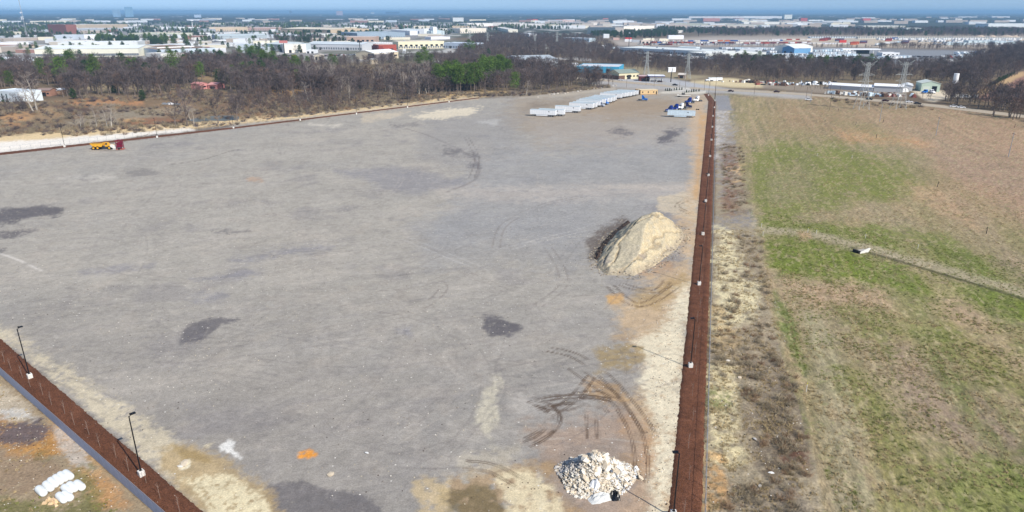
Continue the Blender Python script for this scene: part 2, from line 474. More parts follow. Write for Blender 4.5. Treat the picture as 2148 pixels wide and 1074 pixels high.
# sandy verge along the left strip
paint([(-120,640),(0,704),(215,886),(430,1070),(600,1330),(560,1330),(570,1090),(520,1030),(440,985),(370,930),(325,890),(290,876),(190,806),(50,712),(-120,606)], (206,192,164), 8, 14, 2.6, .8, 91, .35)
paint([(330,945),(400,935),(470,968),(560,1015),(590,1074),(640,1330),(500,1330),(430,1074),(340,985)], (176,152,112), 10, 16, 3, .8, 92)
paint([(390,1010),(470,1000),(540,1030),(560,1080),(560,1330),(520,1330),(440,1074)], (228,214,178), 6, 14, 1.8, .85, 93, .4)
paint([(360,935),(420,950),(460,975),(380,960)], (150,126,80), 4, 6, 2, .6, 94)
paint([(378,968),(398,964),(400,980),(380,984)], (226,216,190), 2, 4, 1, .9, 95)

# tyre tracks: turning arcs all over the yard
rnd = random.Random(5)
for i in range(60):
    v = rnd.choice([rnd.uniform(260, 520), rnd.uniform(420, 1074), rnd.uniform(500, 1074)]); u = rnd.uniform(80, 1400)
    if poly_sd(np.array([u]), np.array([v]), YARD)[0] < 25: continue
    p = at(u, v); r = rnd.uniform(8, 34); a0 = rnd.uniform(0, 6.28); L_ = rnd.uniform(.5, 2.6)
    c = rnd.choice([(120,112,108), (128,120,116), (110,102,100), (190,180,168)])
    for off in (-1.0, 1.0):
        pts = [(p.x+(r+off)*math.cos(a0+L_*t/14), p.y+(r+off)*math.sin(a0+L_*t/14)) for t in range(15)]
        wstroke(pts, rnd.uniform(.28, .45), c, rnd.uniform(.12, .36), .6, i)
for i in range(110):
    v = rnd.uniform(270, 1000); u = rnd.uniform(50, 1400)
    if poly_sd(np.array([u]), np.array([v]), YARD)[0] < 25: continue
    p = at(u, v); a0 = rnd.choice([.3, 1.2, 2.8, rnd.uniform(0, 3)])+rnd.gauss(0, .1); L_ = rnd.uniform(15, 60); cv = rnd.gauss(0, .08)
    c = rnd.choice([(126,120,116), (118,112,110), (186,176,164)])
    for off in (-1.0, 1.0):
        pts = []; x_, y_, a_ = p.x-math.sin(a0)*off, p.y+math.cos(a0)*off, a0
        for t in range(9): pts.append((x_, y_)); x_ += math.cos(a_)*L_/8; y_ += math.sin(a_)*L_/8; a_ += cv
        wstroke(pts, rnd.uniform(.3, .6), c, rnd.uniform(.12, .34), .5, i+300)
# the muddy tracks by the rubble pile
for q, pr in (([(1112,838),(1150,848),(1200,832),(1250,826),(1290,842),(1300,850)], .9), ([(1120,846),(1180,856),(1230,842),(1262,852)], .9),
          ([(1240,790),(1200,838),(1150,870)], .8), ([(1135,848),(1160,868),(1150,900),(1110,925)], 1.0), ([(1150,852),(1168,880),(1140,915),(1105,932)], .8),
          ([(1125,842),(1170,834),(1230,832),(1280,838)], .5), ([(1118,852),(1160,840),(1215,838),(1270,846),(1290,862)], 1.4), ([(1150,732),(1210,748),(1270,790),(1330,860),(1362,908)], 1.0), ([(1200,770),(1250,806),(1290,836),(1330,900),(1345,960),(1342,1010)], 1.0),
          ([(1240,870),(1242,920)], .8), ([(975,975),(1030,982),(1090,1012)], 1), ([(1280,600),(1340,640),(1420,600)], 1), ([(1300,596),(1370,612),(1400,590)], .9),
          
          ([(1440,420),(1420,432),(1450,450)], .8)):
    for pr_ in (pr*.72, pr*1.12): pstroke(q, .23, (82,64,50), .62, .4, 8, .6, pr_)
for q in ([(1130,640),(1180,600),(1175,560),(1150,520)],[(900,580),(930,602),(900,636),(860,650)],[(1040,520),(1060,470),(1140,430),(1230,410)]):
    pstroke(q, .45, (124,114,108), .5, .5, 8, .8, 1.0)
pstroke([(820,262),(900,285),(990,330),(1000,372),(940,402)], 1.2, (112,104,102), .5, .4, 4, .8)
pstroke([(980,290),(1000,330),(990,372)], .5, (100,90,88), .5, .3, 4, .8, 1.0)
pstroke([(355,345),(420,336),(480,318),(500,314)], 1.0, (104,98,92), .55, .4, 4, .8)
pstroke([(700,240+20),(600,262)], .6, (110,100,95), .4, .3)
pstroke([(0,532),(40,546),(90,570)], .8, (214,206,196), .6, .2)
for q in ([(1260,250),(1285,248)], [(1050,505+20),(1230,480)], [(850,500),(1000,560)]):
    pstroke(q, .5, (196,190,184), .3, .3, 5, .5, 1.1)
pstroke([(200,314),(240,316),(262,314)], 2.2, (84,78,74), .5, .4)

# ---- ground outside the left fence
OUT = [(-3000,1330),(-3000,560),(-60,735),(0,786),(322,1076),(540,1330)]
paint(OUT, (160,142,116), 2, 1, 4, 1, 101)
for q, c, o_ in (([(-60,790),(30,820),(60,850),(40,880),(-60,860)], (200,186,164), .7), ([(0,855),(60,858),(70,880),(0,880)], (206,204,200), .6),
             ([(-60,866),(40,884),(110,900),(150,880),(150,940),(100,960),(20,950),(-60,900)], (188,134,66), .75),
             ([(-40,900),(30,890),(90,888),(112,900),(90,922),(40,930),(-40,925)], (96,88,92), .9),
             ([(100,880),(160,900),(200,960),(260,1074),(200,1074),(150,980)], (188,150,104), .6),
             ([(120,900),(170,930),(190,980),(150,980),(120,930)], (196,192,186), .6), ([(170,985),(250,1010),(280,1074),(210,1074)], (192,142,92), .6),
             ([(0,940),(110,960),(130,1000),(60,1040),(-60,1040),(-60,940)], (146,122,100), .6),
             ([(0,1040),(110,1060),(200,1040),(230,1090),(200,1330),(-60,1330),(-60,1060)], (104,104,56), .7), ([(150,990),(190,985),(215,1030),(190,1060),(160,1050)], (100,106,60), .6),
             ([(80,950),(120,950),(110,975),(70,970)], (110,106,70), .6)):
    paint(q, c, 6, 12, 2.4, o_, int(abs(q[0][1]))+5, .3)

# ---- right of the right strip: scrub margin and the grass field
STRIP = [(1478,196),(1530,198),(1560,300),(1580,400),(1600,480),(1620,600),(1660,740),(1700,860),(1740,1074),(1790,1330),(1455,1330),(1474,1074),(1490,700),(1498,500),(1503,340),(1500,215)]
FIELD = [(1530,199),(1640,203),(1740,214),(1850,228),(1960,236),(2060,250),(2150,265),(3200,400),(6000,800),(6000,1330),(1780,1330),(1735,1074),(1690,860),(1650,740),(1612,600),(1592,480),(1572,400),(1556,300)]
paint(STRIP, (160,146,122), 2, 1, 4, 1, 111)
for q, c, o_ in (([(1500,215),(1530,205),(1540,300),(1545,420),(1505,420)], (150,146,146), .8), ([(1500,230),(1520,240),(1515,300),(1502,330)], (206,200,196), .7),
             ([(1510,300),(1560,310),(1570,440),(1520,450)], (110,90,78), .7), ([(1520,330),(1536,340),(1536,446),(1520,450)], (130,84,60), .6),
             ([(1540,350),(1556,346),(1558,374),(1546,376)], (216,180,132), .9),
             ([(1500,450),(1590,448),(1590,480),(1500,472)], (132,130,134), .8),
             ([(1500,480),(1545,478),(1560,560),(1600,640),(1570,680),(1492,700)], (228,214,172), .9),
             ([(1545,500),(1600,520),(1620,610),(1600,640),(1560,580)], (122,108,92), .7),
             ([(1495,640),(1560,690),(1540,740),(1492,740)], (200,170,120), .7), ([(1490,700),(1600,650),(1640,740),(1620,820),(1500,760)], (140,124,104), .7),
             ([(1486,740),(1540,760),(1550,900),(1560,960),(1540,1000),(1478,960)], (224,208,164), .9),
             ([(1488,830),(1520,835),(1520,860),(1490,860)], (112,120,60), .8), ([(1480,950),(1510,960),(1530,1050),(1476,1060)], (196,150,96), .8),
             ([(1560,740),(1640,760),(1680,850),(1700,1000),(1600,1000),(1560,900)], (120,106,92), .75), ([(1530,1020),(1650,1010),(1700,1074),(1740,1330),(1520,1330)], (118,108,98), .8),
             ([(1600,850),(1660,840),(1690,900),(1690,980),(1620,990),(1600,920)], (92,78,62), .7), ([(1640,790),(1660,780),(1668,850),(1640,860)], (88,76,62), .7),
             ([(1640,960),(1690,955),(1690,980),(1650,985)], (96,52,40), .7)):
    paint(q, c, 7, 24, 3.2, o_*.85, int(q[0][1])+13, .5)
paint(FIELD, (156,140,110), 3, 8, 5, 1, 121)
fk = np.where(poly_sd(U, V, FIELD) > -12)[0]
fx, fy, fu, fv = X[fk], Y[fk], U[fk], V[fk]
ac = fx*.962-fy*.274; al = fx*.274+fy*.962          # across / along the mowing direction
def fblend(a, c):
    a = np.clip(a, 0, 1); col[fk] = col[fk]*(1-a[:,None])+L(c)*a[:,None]
GREEN = (116,124,54)
fblend(sm((fbm(ac/9, al/40, 4, 131)+.15)*1.6)*.42, (126,122,70))
fblend(sm((fbm(ac/5, al/30, 4, 132)-.05)*2.2)*.6, (176,152,120))
for q, c, o_, s_ in (([(1575,320),(1640,290),(1760,300),(1900,345),(1945,390),(1850,420),(1720,440),(1600,475),(1580,420)], GREEN, .8, 12),
             ([(1600,360),(1680,330),(1720,360),(1700,420),(1620,440)], (150,138,108), .5, 14),
             ([(1590,455),(1700,462),(1850,475),(1960,490),(2060,540),(2200,600),(2200,640),(2050,590),(1900,545),(1750,505),(1600,490)], (110,122,50), .8, 8),
             ([(1610,505),(1700,500),(1800,524),(1900,562),(2000,594),(2200,640),(2200,690),(2000,640),(1850,600),(1720,592),(1640,580),(1612,560)], (108,122,44), .9, 8),
             ([(1640,585),(1900,612),(2100,655),(2148,690),(2148,800),(2000,740),(1850,650),(1700,640)], (182,154,126), .8, 14),
             ([(1622,610),(1650,650),(1690,740),(1694,800),(1668,770),(1640,700)], (98,116,52), .8, 7),
             ([(1740,640),(1860,640),(1920,700),(1860,740),(1790,700)], (114,120,56), .6, 10),
             ([(1690,640),(1740,700),(1780,800),(1820,1000),(1860,1330),(1760,1330),(1740,1000),(1700,800)], (160,150,122), .6, 12),
             ([(1740,760),(1850,820),(1960,960),(2000,1080),(2040,1330),(1900,1330),(1860,1074),(1800,900)], (122,126,58), .55, 14),
             ([(1860,700),(1960,760),(2148,900),(2200,1000),(2200,1100),(2040,980),(1900,840)], (150,130,112), .8, 14),
             ([(1960,650),(2100,700),(2200,800),(2200,880),(2060,800),(1960,720)], (114,120,54), .65, 10),
             ([(1980,940),(2148,960),(3000,1074),(3000,1330),(1960,1330),(1960,1074)], (120,130,62), .7, 18),
             ([(1540,200),(1640,206),(1700,230),(1640,270),(1570,260)], (154,140,98), .7, 8), ([(1640,225),(1760,232),(1860,270),(1760,290),(1650,260)], (156,130,98), .85, 8),
             ([(1740,240),(1840,260),(1900,290),(1850,300),(1760,270)], (142,142,92), .5, 8),
             ([(1780,222),(1960,240),(2200,270),(2200,480),(2148,470),(2040,400),(1950,330),(1850,270)], (172,142,116), .9, 10),
             ([(1750,270),(1830,280),(1960,292),(1960,306),(1840,300),(1780,296)], (196,150,108), .7, 6),
             ([(1900,385),(1960,390),(2040,450),(2060,490),(2000,460),(1920,420)], (190,158,122), .7, 8),
             ([(1960,320),(2148,350),(2200,420),(2148,420),(2010,370)], (138,124,112), .6, 8),
             ([(1880,250),(2010,300),(2148,330),(2148,350),(1980,320)], (150,136,118), .5, 6)):
    paint(q, c, s_, s_, 9, o_, int(q[0][0]+q[0][1]), .25)
for k_, (a_, b_, c_, o_) in enumerate(((46,5,(108,120,56),.6),(58,4,(176,152,124),.5),(66,4,(110,120,60),.5),(76,6,(150,132,112),.55),(88,5,(108,120,58),.5),(100,5,(180,152,122),.5),(112,6,(114,120,64),.5),(126,8,(168,140,116),.5))):
    wv = a_+6*fbm(al/50, al*0+k_, 3, 140+k_)
    fblend(sm(1.3-np.abs(ac-wv)/b_)*o_*sm(fbm(ac/6, al/22, 4, 150+k_)*2+.8)*sm((fv-420)/200), c_)
fblend(sm((320-fv)/80)*sm((fu-1560)/90)*.6, (160,134,104))
fblend(sm((fu-1900)/120)*sm((520-fv)/100)*.5, (172,140,114))
# wheel-rows of dead grass, following the mowing direction
far = sm((420-fv)/200)
fblend(sm((fbm(ac/1.4, al/60, 3, 133)-.1)*3)*.5*(.35+.65*far), (186,160,128))
fblend(sm((fbm(ac/1.1, al/50, 3, 134)-.15)*3)*.45*(.35+.65*far), (116,108,84))
fblend(sm((fbm(ac/.8, al/2.4, 4, 135)-.05)*2.5)*.4, (96,92,66))
fblend(sm((fbm(ac/.7, al/2.0, 4, 136)-.15)*3)*.45, (190,172,138))
fblend(sm((fbm(fx/.9, fy/.9, 3, 138)-.2)*3)*.25, (110,128,54))
# track and ditch crossing the field
paint([(1600,476),(1690,482),(1800,508),(1960,552),(2148,610),(2400,700),(2400,716),(2148,622),(1960,568),(1820,532),(1690,494),(1600,488)], (166,152,126), 3, 4, 3, .8, 141, .15)
pstroke([(1600,482),(1690,487),(1800,512),(1900,538),(2000,568),(2148,612),(2300,668)], 4.6, (170,158,130), .6, .2, 4, .8)
pstroke([(1790,520),(1830,532),(1900,552),(1960,570),(2060,600),(2148,628),(2300,680)], 1.6, (62,62,40), .85, .2, 4, .9)
pstroke([(1800,516),(1830,526),(1900,546),(2000,578),(2148,622)], .8, (184,172,146), .6, .3, 4, .9)
pstroke([(1760,510+20),(1800,516)], 1.4, (96,104,50), .7, .3)
pstroke([(1704,660),(1740,760),(1790,900),(1850,1074)], .9, (176,166,132), .4, .4, 9, .8, 1.1)
paint([(1674,486),(1700,484),(1700,498),(1680,502)], (176,146,112), 3, 4, 2, .7, 142, .3)
paint([(1500,200),(1528,200),(1535,232),(1506,230)], (142,142,146), 1, 1, 4, .8, 143)

# ---- pavement, verges and dirt lots round the highway
paint([(1255,168),(1300,158),(1345,170),(1400,166),(1440,172),(1530,186),(1700,196),(1700,208),(1500,196),(1290,184),(1240,176)], (176,172,168), 2, 2, 20, .9, 151)
paint([(1290,136),(1400,148),(1440,156),(1500,160),(1440,168),(1340,156)], (162,148,118), 2, 2, 20, .9, 152)
paint([(1450,168),(1540,164),(1620,176),(1600,184),(1440,176)], (214,196,156), 2, 3, 20, .95, 153)
paint([(1300,160),(1400,164),(1500,182),(1500,188),(1380,178),(1290,168)], (178,178,180), 1, 1, 20, .8, 154)
paint([(1390,192),(1480,191),(1480,196),(1440,197),(1380,196)], (214,206,190), 1, 1.5, 10, .8, 158)
paint([(1600,172),(1740,180),(1900,190),(1900,204),(1740,196),(1600,184)], (152,138,122), 2, 3, 20, .85, 155)
paint([(1905,186),(1985,192),(1990,204),(1960,214),(1940,210),(1925,200)], (222,206,180), 2, 2, 10, .95, 156)
paint([(2040,200),(2090,175),(2148,150),(3000,120),(3000,230),(2148,215),(2060,212)], (150,112,96), 3, 3, 30, .9, 157)
paint([(2040,198),(2090,172),(2148,148),(2148,158),(2100,182),(2060,200)], (196,164,120), 2, 2, 30, .9, 159)
paint([(1180,197),(1290,184),(1290,187),(1180,201),(1090,206),(1090,203)], (186,174,156), 2, 2, 10, .8, 160)

col[:] = np.clip(col, .01, .9)
# general fine variation
col *= (1+.10*n2*(V > 200)+.10*n3*(V > 300))[:, None]

# gentle relief
Z = np.zeros(N)
nearm = sm((V-330)/200)
Z += nearm*.05*fbm(X/2.5, Y/2.5, 3, 161)
fs_ = poly_sd(U, V, FIELD); Z += sm(fs_/30)*nearm*.12*fbm(X/1.1, Y/1.1, 3, 162)
ss_ = poly_sd(U, V, STRIP); Z += sm(ss_/10)*nearm*.3*fbm(X/2.2, Y/2.2, 4, 163)
# hills on the right horizon
Z += 55*np.exp(-((X-26000)/9000)**2-((Y-42000)/6000)**2)+40*np.exp(-((X-12000)/5000)**2-((Y-30000)/5000)**2)
Z = np.where(V < 60, Z-0.0, Z)

def ground_mat(name, kind):
    m = bpy.data.materials.new(name); m.use_nodes = True
    nt = m.node_tree; b = nt.nodes['Principled BSDF']
    b.inputs['Roughness'].default_value = .95; b.inputs['Specular IOR Level'].default_value = .15
    at_ = nt.nodes.new('ShaderNodeAttribute'); at_.attribute_name = 'Col'
    tc = nt.nodes.new('ShaderNodeTexCoord')
    mp = nt.nodes.new('ShaderNodeMapping')
    if kind == 'field':
        mp.inputs['Rotation'].default_value = (0, 0, R(15.9)); mp.inputs['Scale'].default_value = (1, .45, 1)
    nt.links.new(tc.outputs['Object'], mp.inputs[0])
    prev = at_.outputs['Color']; hs = []
    for sc_, lo, hi in {'yard': ((4, .78, 1.22), (1.1, .86, 1.14), (.3, .93, 1.07)), 'field': ((1.3, .7, 1.3), (4.2, .7, 1.3)), 'ground': ((3.0, .68, 1.32), (.8, .85, 1.15)), 'mulch': ((5, .45, 1.6), (1.2, .8, 1.2))}[kind]:
        nz = nt.nodes.new('ShaderNodeTexNoise'); nz.inputs['Scale'].default_value = sc_; nz.inputs['Detail'].default_value = 5
        nz.inputs['Roughness'].default_value = .65
        nt.links.new(mp.outputs[0], nz.inputs['Vector'])
        mr = nt.nodes.new('ShaderNodeMapRange'); mr.inputs[1].default_value = .3; mr.inputs[2].default_value = .7
        mr.inputs[3].default_value = lo; mr.inputs[4].default_value = hi
        nt.links.new(nz.outputs[0], mr.inputs[0])
        vm = nt.nodes.new('ShaderNodeVectorMath'); vm.operation = 'SCALE'
        nt.links.new(prev, vm.inputs[0]); nt.links.new(mr.outputs[0], vm.inputs['Scale'])
        prev = vm.outputs[0]; hs.append(nz.outputs[0])
    if kind in ('yard', 'ground', 'mulch'):   # scattered pale stones
        vo = nt.nodes.new('ShaderNodeTexVoronoi'); vo.inputs['Scale'].default_value = .8 if kind != 'mulch' else 1.2
        nt.links.new(tc.outputs['Object'], vo.inputs['Vector'])
        lt = nt.nodes.new('ShaderNodeMath'); lt.operation = 'LESS_THAN'; lt.inputs[1].default_value = .10 if kind != 'mulch' else .06
        nt.links.new(vo.outputs['Distance'], lt.inputs[0])
        sx = nt.nodes.new('ShaderNodeSeparateColor'); nt.links.new(vo.outputs['Color'], sx.inputs[0])
        gt = nt.nodes.new('ShaderNodeMath'); gt.operation = 'GREATER_THAN'; gt.inputs[1].default_value = .80
        nt.links.new(sx.outputs[0], gt.inputs[0])
        mu = nt.nodes.new('ShaderNodeMath'); mu.operation = 'MULTIPLY'
        nt.links.new(lt.outputs[0], mu.inputs[0]); nt.links.new(gt.outputs[0], mu.inputs[1])
        mx = nt.nodes.new('ShaderNodeMix'); mx.data_type = 'RGBA'; mx.inputs['B'].default_value = (*lin((222,216,205)), 1)
        nt.links.new(mu.outputs[0], mx.inputs['Factor']); nt.links.new(prev, mx.inputs['A']); prev = mx.outputs['Result']
    nt.links.new(prev, b.inputs['Base Color'])
    bp = nt.nodes.new('ShaderNodeBump'); bp.inputs['Strength'].default_value = 1
    bp.inputs['Distance'].default_value = {'yard': .035, 'field': .25, 'ground': .12, 'mulch': .12}[kind]
    nt.links.new(hs[0], bp.inputs['Height']); nt.links.new(bp.outputs[0], b.inputs['Normal'])
    return m

def grid_obj(name, vidx_faces, m, label):
    """vidx_faces: (n,4) quads into the big grid"""
    used, inv = np.unique(vidx_faces, return_inverse=True)
    me = bpy.data.meshes.new(name)
    me.vertices.add(len(used))
    me.vertices.foreach_set('co', np.stack([X[used], Y[used], Z[used]], 1).astype(np.float32).ravel())
    nf_ = len(vidx_faces)
    me.loops.add(nf_*4); me.loops.foreach_set('vertex_index', inv.astype(np.int32).ravel())
    me.polygons.add(nf_); me.polygons.foreach_set('loop_start', np.arange(0, nf_*4, 4, dtype=np.int32))
    me.polygons.foreach_set('loop_total', np.full(nf_, 4, np.int32))
    me.polygons.foreach_set('use_smooth', np.ones(nf_, bool))
    me.update(calc_edges=True)
    ca = me.attributes.new('Col', 'FLOAT_COLOR', 'POINT')
    ca.data.foreach_set('color', np.concatenate([col[used], np.ones((len(used), 1))], 1).astype(np.float32).ravel())
    me.materials.append(m)
    return tag(put(name, me), label, kind='structure')

ii = np.arange(nr-1)[:, None]*nc+np.arange(nc-1)[None, :]
quads = np.stack([ii, ii+1, ii+nc+1, ii+nc], -1).reshape(-1, 4)
qu = U[quads].mean(1); qv = V[quads].mean(1)
isY = poly_sd(qu, qv, YARD) > 0
isF = (poly_sd(qu, qv, FIELD) > 0) & ~isY
grid_obj('gravel_yard', quads[isY], ground_mat('gravel', 'yard'), 'wide empty yard of grey compacted gravel with tyre tracks')
grid_obj('grass_field', quads[isF], ground_mat('field_grass', 'field'), 'mown field of green and dead tan grass at the right')
grid_obj('ground', quads[~isY & ~isF], ground_mat('soil', 'ground'), 'sandy and brown ground round the yard and out to the horizon')

# ---- mulch strips: thick beds of shredded bark
mm = ground_mat('bark_mulch', 'mulch')
def mulch(name, near, farp, n, label, h=.14, m_=5, endcap=None):
    """near/farp: two px end pairs ((ax,ay),(bx,by)) of the two long edges"""
    A0, A1 = near; B0, B1 = farp
    a0, a1, b0, b1 = at(*A0), at(*A1), at(*B0), at(*B1)
    me = bpy.data.meshes.new(name); vs = []; fs = []; r_ = random.Random(3)
    for i in range(n+1):
        t = i/n; p = a0.lerp(a1, t); q = b0.lerp(b1, t)
        for j in range(m_+1):
            s = j/m_; e = p.lerp(q, s)
            if j in (0, m_): e += Vector((r_.gauss(0, .1), r_.gauss(0, .12), 0))
            z = -.1 if j in (0, m_) else h+r_.uniform(-.05, .05)+(.08 if 1 < j < m_-1 else 0)
            vs.append((e.x, e.y, z))
    for i in range(n):
        for j in range(m_):
            k = i*(m_+1)+j; fs.append((k, k+1, k+m_+2, k+m_+1))
    me.from_pydata(vs, [], fs)
    me.polygons.foreach_set('use_smooth', [True]*len(fs))
    ca = me.attributes.new('Col', 'FLOAT_COLOR', 'POINT')
    xs = np.array([v[0] for v in vs]); ys = np.array([v[1] for v in vs])
    nn = fbm(xs/1.5, ys/1.5, 4, 7)[:, None]
    c = L((103,67,49))*(1+.35*nn+.16*fbm(xs/14, ys/14, 3, 9)[:, None])
    ca.data.foreach_set('color', np.concatenate([c, np.ones((len(c), 1))], 1).astype(np.float32).ravel())
    me.materials.append(mm); me.update()
    return tag(put(name, me), label, kind='structure')
def ext(a, b, t):
    """extend the world line a->b (px) by factor t, return px"""
    p, q = at(*a), at(*b); r = q+(q-p)*t; return topx(r.x, r.y)
LA, LB = (0,708), (430,1074); LC, LD = (0,785), (324,1074)
mulch('mulch_strip', (ext(LB, LA, .9), ext(LA, LB, .35)), (ext(LD, LC, .9), ext(LC, LD, .6)), 330, 'reddish brown bark mulch strip cutting across the lower left corner', m_=12)
RA, RB = (1400,1074), (1485,213); RC, RD = (1474,1074), (1502,213)
mulch('mulch_strip', (ext(RB, RA, .03), RB), (ext(RD, RC, .03), RD), 900, 'long reddish brown bark mulch strip running up the right side of the yard', m_=12)
mulch('mulch_strip', ((1485,213.5),(1475,197.5)), ((1502,213.5),(1489,196.5)), 30, 'short angled end of bark mulch strip by the gate')
mulch('mulch_strip', ((-700,400),(0,326)), ((-700,392),(0,319)), 60, 'thin brown mulch strip at the far left edge beyond the frame')
mulch('mulch_strip', ((0,326),(490,270.5)), ((0,319.5),(490,266.5)), 160, 'thin brown mulch strip behind the yellow dump truck')
mulch('mulch_strip', ((490,270.5),(1005,206.5)), ((490,266.5),(1005,204)), 160, 'thin brown mulch strip along the far left boundary below the woods')

# ---- haze
hz = MB(); hz.box(-70000, 70000, -3000, 80000, -1.5, HAZE_TOP)
hm = bpy.data.materials.new('haze_air'); hm.use_nodes = True
hn = hm.node_tree; hn.nodes.remove(hn.nodes['Principled BSDF'])
pv = hn.nodes.new('ShaderNodeVolumePrincipled')
pv.inputs['Color'].default_value = (*HAZE_COLOR, 1)
pv.inputs['Density'].default_value = HAZE_DENSITY
pv.inputs['Anisotropy'].default_value = 0.0
hn.links.new(pv.outputs[0], hn.nodes['Material Output'].inputs['Volume'])
tag(hz.build('haze', hm), 'pale blue haze thickening towards the horizon', kind='stuff')
# ================================================================== VEGETATION
def blade(mb, p, d, L_, w_, mi, r_):
    """thin tapering twig: one triangle"""
    s = d.cross(Vector((r_.gauss(0,1), r_.gauss(0,1), r_.gauss(0,1))))
    if s.length < 1e-4: s = Vector((1,0,0))
    s = s.normalized()*w_*.5
    mb.add([p-s, p+s, p+d*L_], [(0,1,2)], mi)

def bare_tree(seed, h=12, spread=.42, twigs=9, tw=.10, lean=0, multi=1):
    """returns (trunk MB, crown MB)"""
    r_ = random.Random(seed); T = MB(); K = MB()
    for s_ in range(multi):
        p = Vector((r_.gauss(0,.3)*(multi > 1), r_.gauss(0,.3)*(multi > 1), -.2)); d = Vector((lean+r_.gauss(0,.06)*multi, r_.gauss(0,.06)*multi, 1)).normalized()
        rad = h*.024; seg = 6; nodes = []
        for i in range(seg):
            q = p+d*h*.72/seg
            T.tube(p, q, rad, rad*.78, 6, caps=False)
            nodes.append((q.copy(), rad*.78)); p = q; rad *= .78
            d = (d+Vector((r_.gauss(0,.10), r_.gauss(0,.10), .08))).normalized()
        ang = r_.uniform(0, 6.28)
        for i, (q, rr) in enumerate(nodes):
            if i < 1: continue
            for k in range(3 if i < 5 else 5):
                ang += 2.4+r_.uniform(-.4,.4)
                up = .55+.35*i/seg+r_.uniform(-.15,.25)
                dd = Vector((math.cos(ang), math.sin(ang), up)).normalized()
                LL = h*spread*(1-.10*i)*r_.uniform(.7,1.1)
                m1 = q+dd*LL*.5; d2 = (dd+Vector((0,0,.25))).normalized(); e1 = m1+d2*LL*.5
                K.tube(q, m1, rr*.5, rr*.32, 3, caps=False); K.tube(m1, e1, rr*.32, rr*.1, 3, caps=False)
                for j in range(5):
                    t = .25+.75*j/4; b_ = q.lerp(m1, t*2) if t < .5 else m1.lerp(e1, t*2-1)
                    sd_ = (d2+Vector((r_.gauss(0,.6), r_.gauss(0,.6), r_.gauss(.15,.4)))).normalized()
                    sl = LL*.42*r_.uniform(.6,1.1)
                    blade(K, b_, sd_, sl, tw*1.1, 0, r_)
                    for m_ in range(twigs):
                        bb = b_+sd_*sl*r_.uniform(.15, .95)
                        td = (sd_+Vector((r_.gauss(0,.7), r_.gauss(0,.7), r_.gauss(.1,.5)))).normalized()
                        blade(K, bb, td, h*.075*r_.uniform(.6,1.3), tw*.75, 0, r_)
    return T, K

def pine_tree(seed, h=15, crown0=.4, rad=.2, n=34, tuft=44, ls=.55):
    r_ = random.Random(seed); T = MB(); K = MB()
    T.tube((0,0,-.2), (r_.gauss(0,.15), r_.gauss(0,.15), h*.6), h*.016, h*.010, 6, caps=False)
    T.tube((0,0,h*.6), (0,0,h*.95), h*.010, h*.003, 5, caps=False)
    for i in range(n):
        t = i/(n-1); z = h*(crown0+(1-crown0)*t)*.97
        prof = math.sin(math.pi*min(1, .18+.82*t)) ** .6 if t > 0 else .5
        a = i*2.4+r_.uniform(-.5,.5); rr = h*rad*max(.12, prof)*r_.uniform(.35, 1.0)
        c = Vector((math.cos(a)*rr, math.sin(a)*rr, z+r_.gauss(0,.3)))
        T.tube((0,0,z-.6), c, .07, .03, 3, caps=False)
        cs = h*.062*r_.uniform(.8,1.5)
        for k in range(tuft):
            q = c+Vector((r_.gauss(0,cs*.8), r_.gauss(0,cs*.8), r_.gauss(0,cs*.42)))
            d = Vector((r_.gauss(0,1), r_.gauss(0,1), r_.gauss(.6,.6))).normalized()
            blade(K, q, d, ls*r_.uniform(.7,1.4), ls*.55, 0, r_)
    return T, K

def bush(seed, h=1.6, n=46, tw=.045, w_=1.0):
    r_ = random.Random(seed); K = MB()
    for i in range(n):
        a = r_.uniform(0,6.28); e = r_.uniform(.2,1.3); b_ = Vector((r_.gauss(0,.3)*w_, r_.gauss(0,.3)*w_, 0))
        d = Vector((math.cos(a)*math.cos(e)*w_, math.sin(a)*math.cos(e)*w_, math.sin(e))).normalized()
        L_ = h*r_.uniform(.5,1.05); blade(K, b_, d, L_, tw*1.6, 0, r_)
        for k in range(4):
            dd = (d+Vector((r_.gauss(0,.5), r_.gauss(0,.5), r_.gauss(0,.4)))).normalized()
            blade(K, b_+d*L_*r_.uniform(.3,.9), dd, L_*.4, tw, 0, r_)
    return K

def tuft(seed, h=.45, n=16, w_=.06):
    r_ = random.Random(seed); K = MB()
    for i in range(n):
        a = r_.uniform(0,6.28); d = Vector((math.cos(a)*.7, math.sin(a)*.7, r_.uniform(.5,1.4))).normalized()
        blade(K, Vector((r_.gauss(0,.12), r_.gauss(0,.12), 0)), d, h*r_.uniform(.6,1.2), w_, 0, r_)
    return K

M_bark = mat('grey_bark', (118,106,98), .9, .2, 2, obj_rand=.15)
M_pale = mat('pale_bark', (176,168,156), .9, .2, 1.2, obj_rand=.08)
M_twig = mat('bare_twigs', (100,89,87), .95, .3, .35, obj_rand=.34)
M_twig2 = mat('russet_twigs', (112,92,82), .95, .3, .35, obj_rand=.3)
M_twig3 = mat('pale_twigs', (158,146,136), .95, .2, .35, obj_rand=.12)
M_pine = mat('pine_needles', (84,108,40), .85, .35, .35, obj_rand=.2)
M_dark = mat('dark_evergreen', (58,80,42), .85, .35, .35, obj_rand=.2)
M_dry = mat('dry_grass', (176,156,118), .95, .25, .5, obj_rand=.2)
M_green = mat('green_grass', (124,130,64), .95, .25, .5, obj_rand=.2)
M_scrub = mat('grey_scrub', (158,144,120), .95, .25, .5, obj_rand=.25)
M_rust = mat('rusty_scrub', (150,124,98), .95, .25, .5, obj_rand=.2)

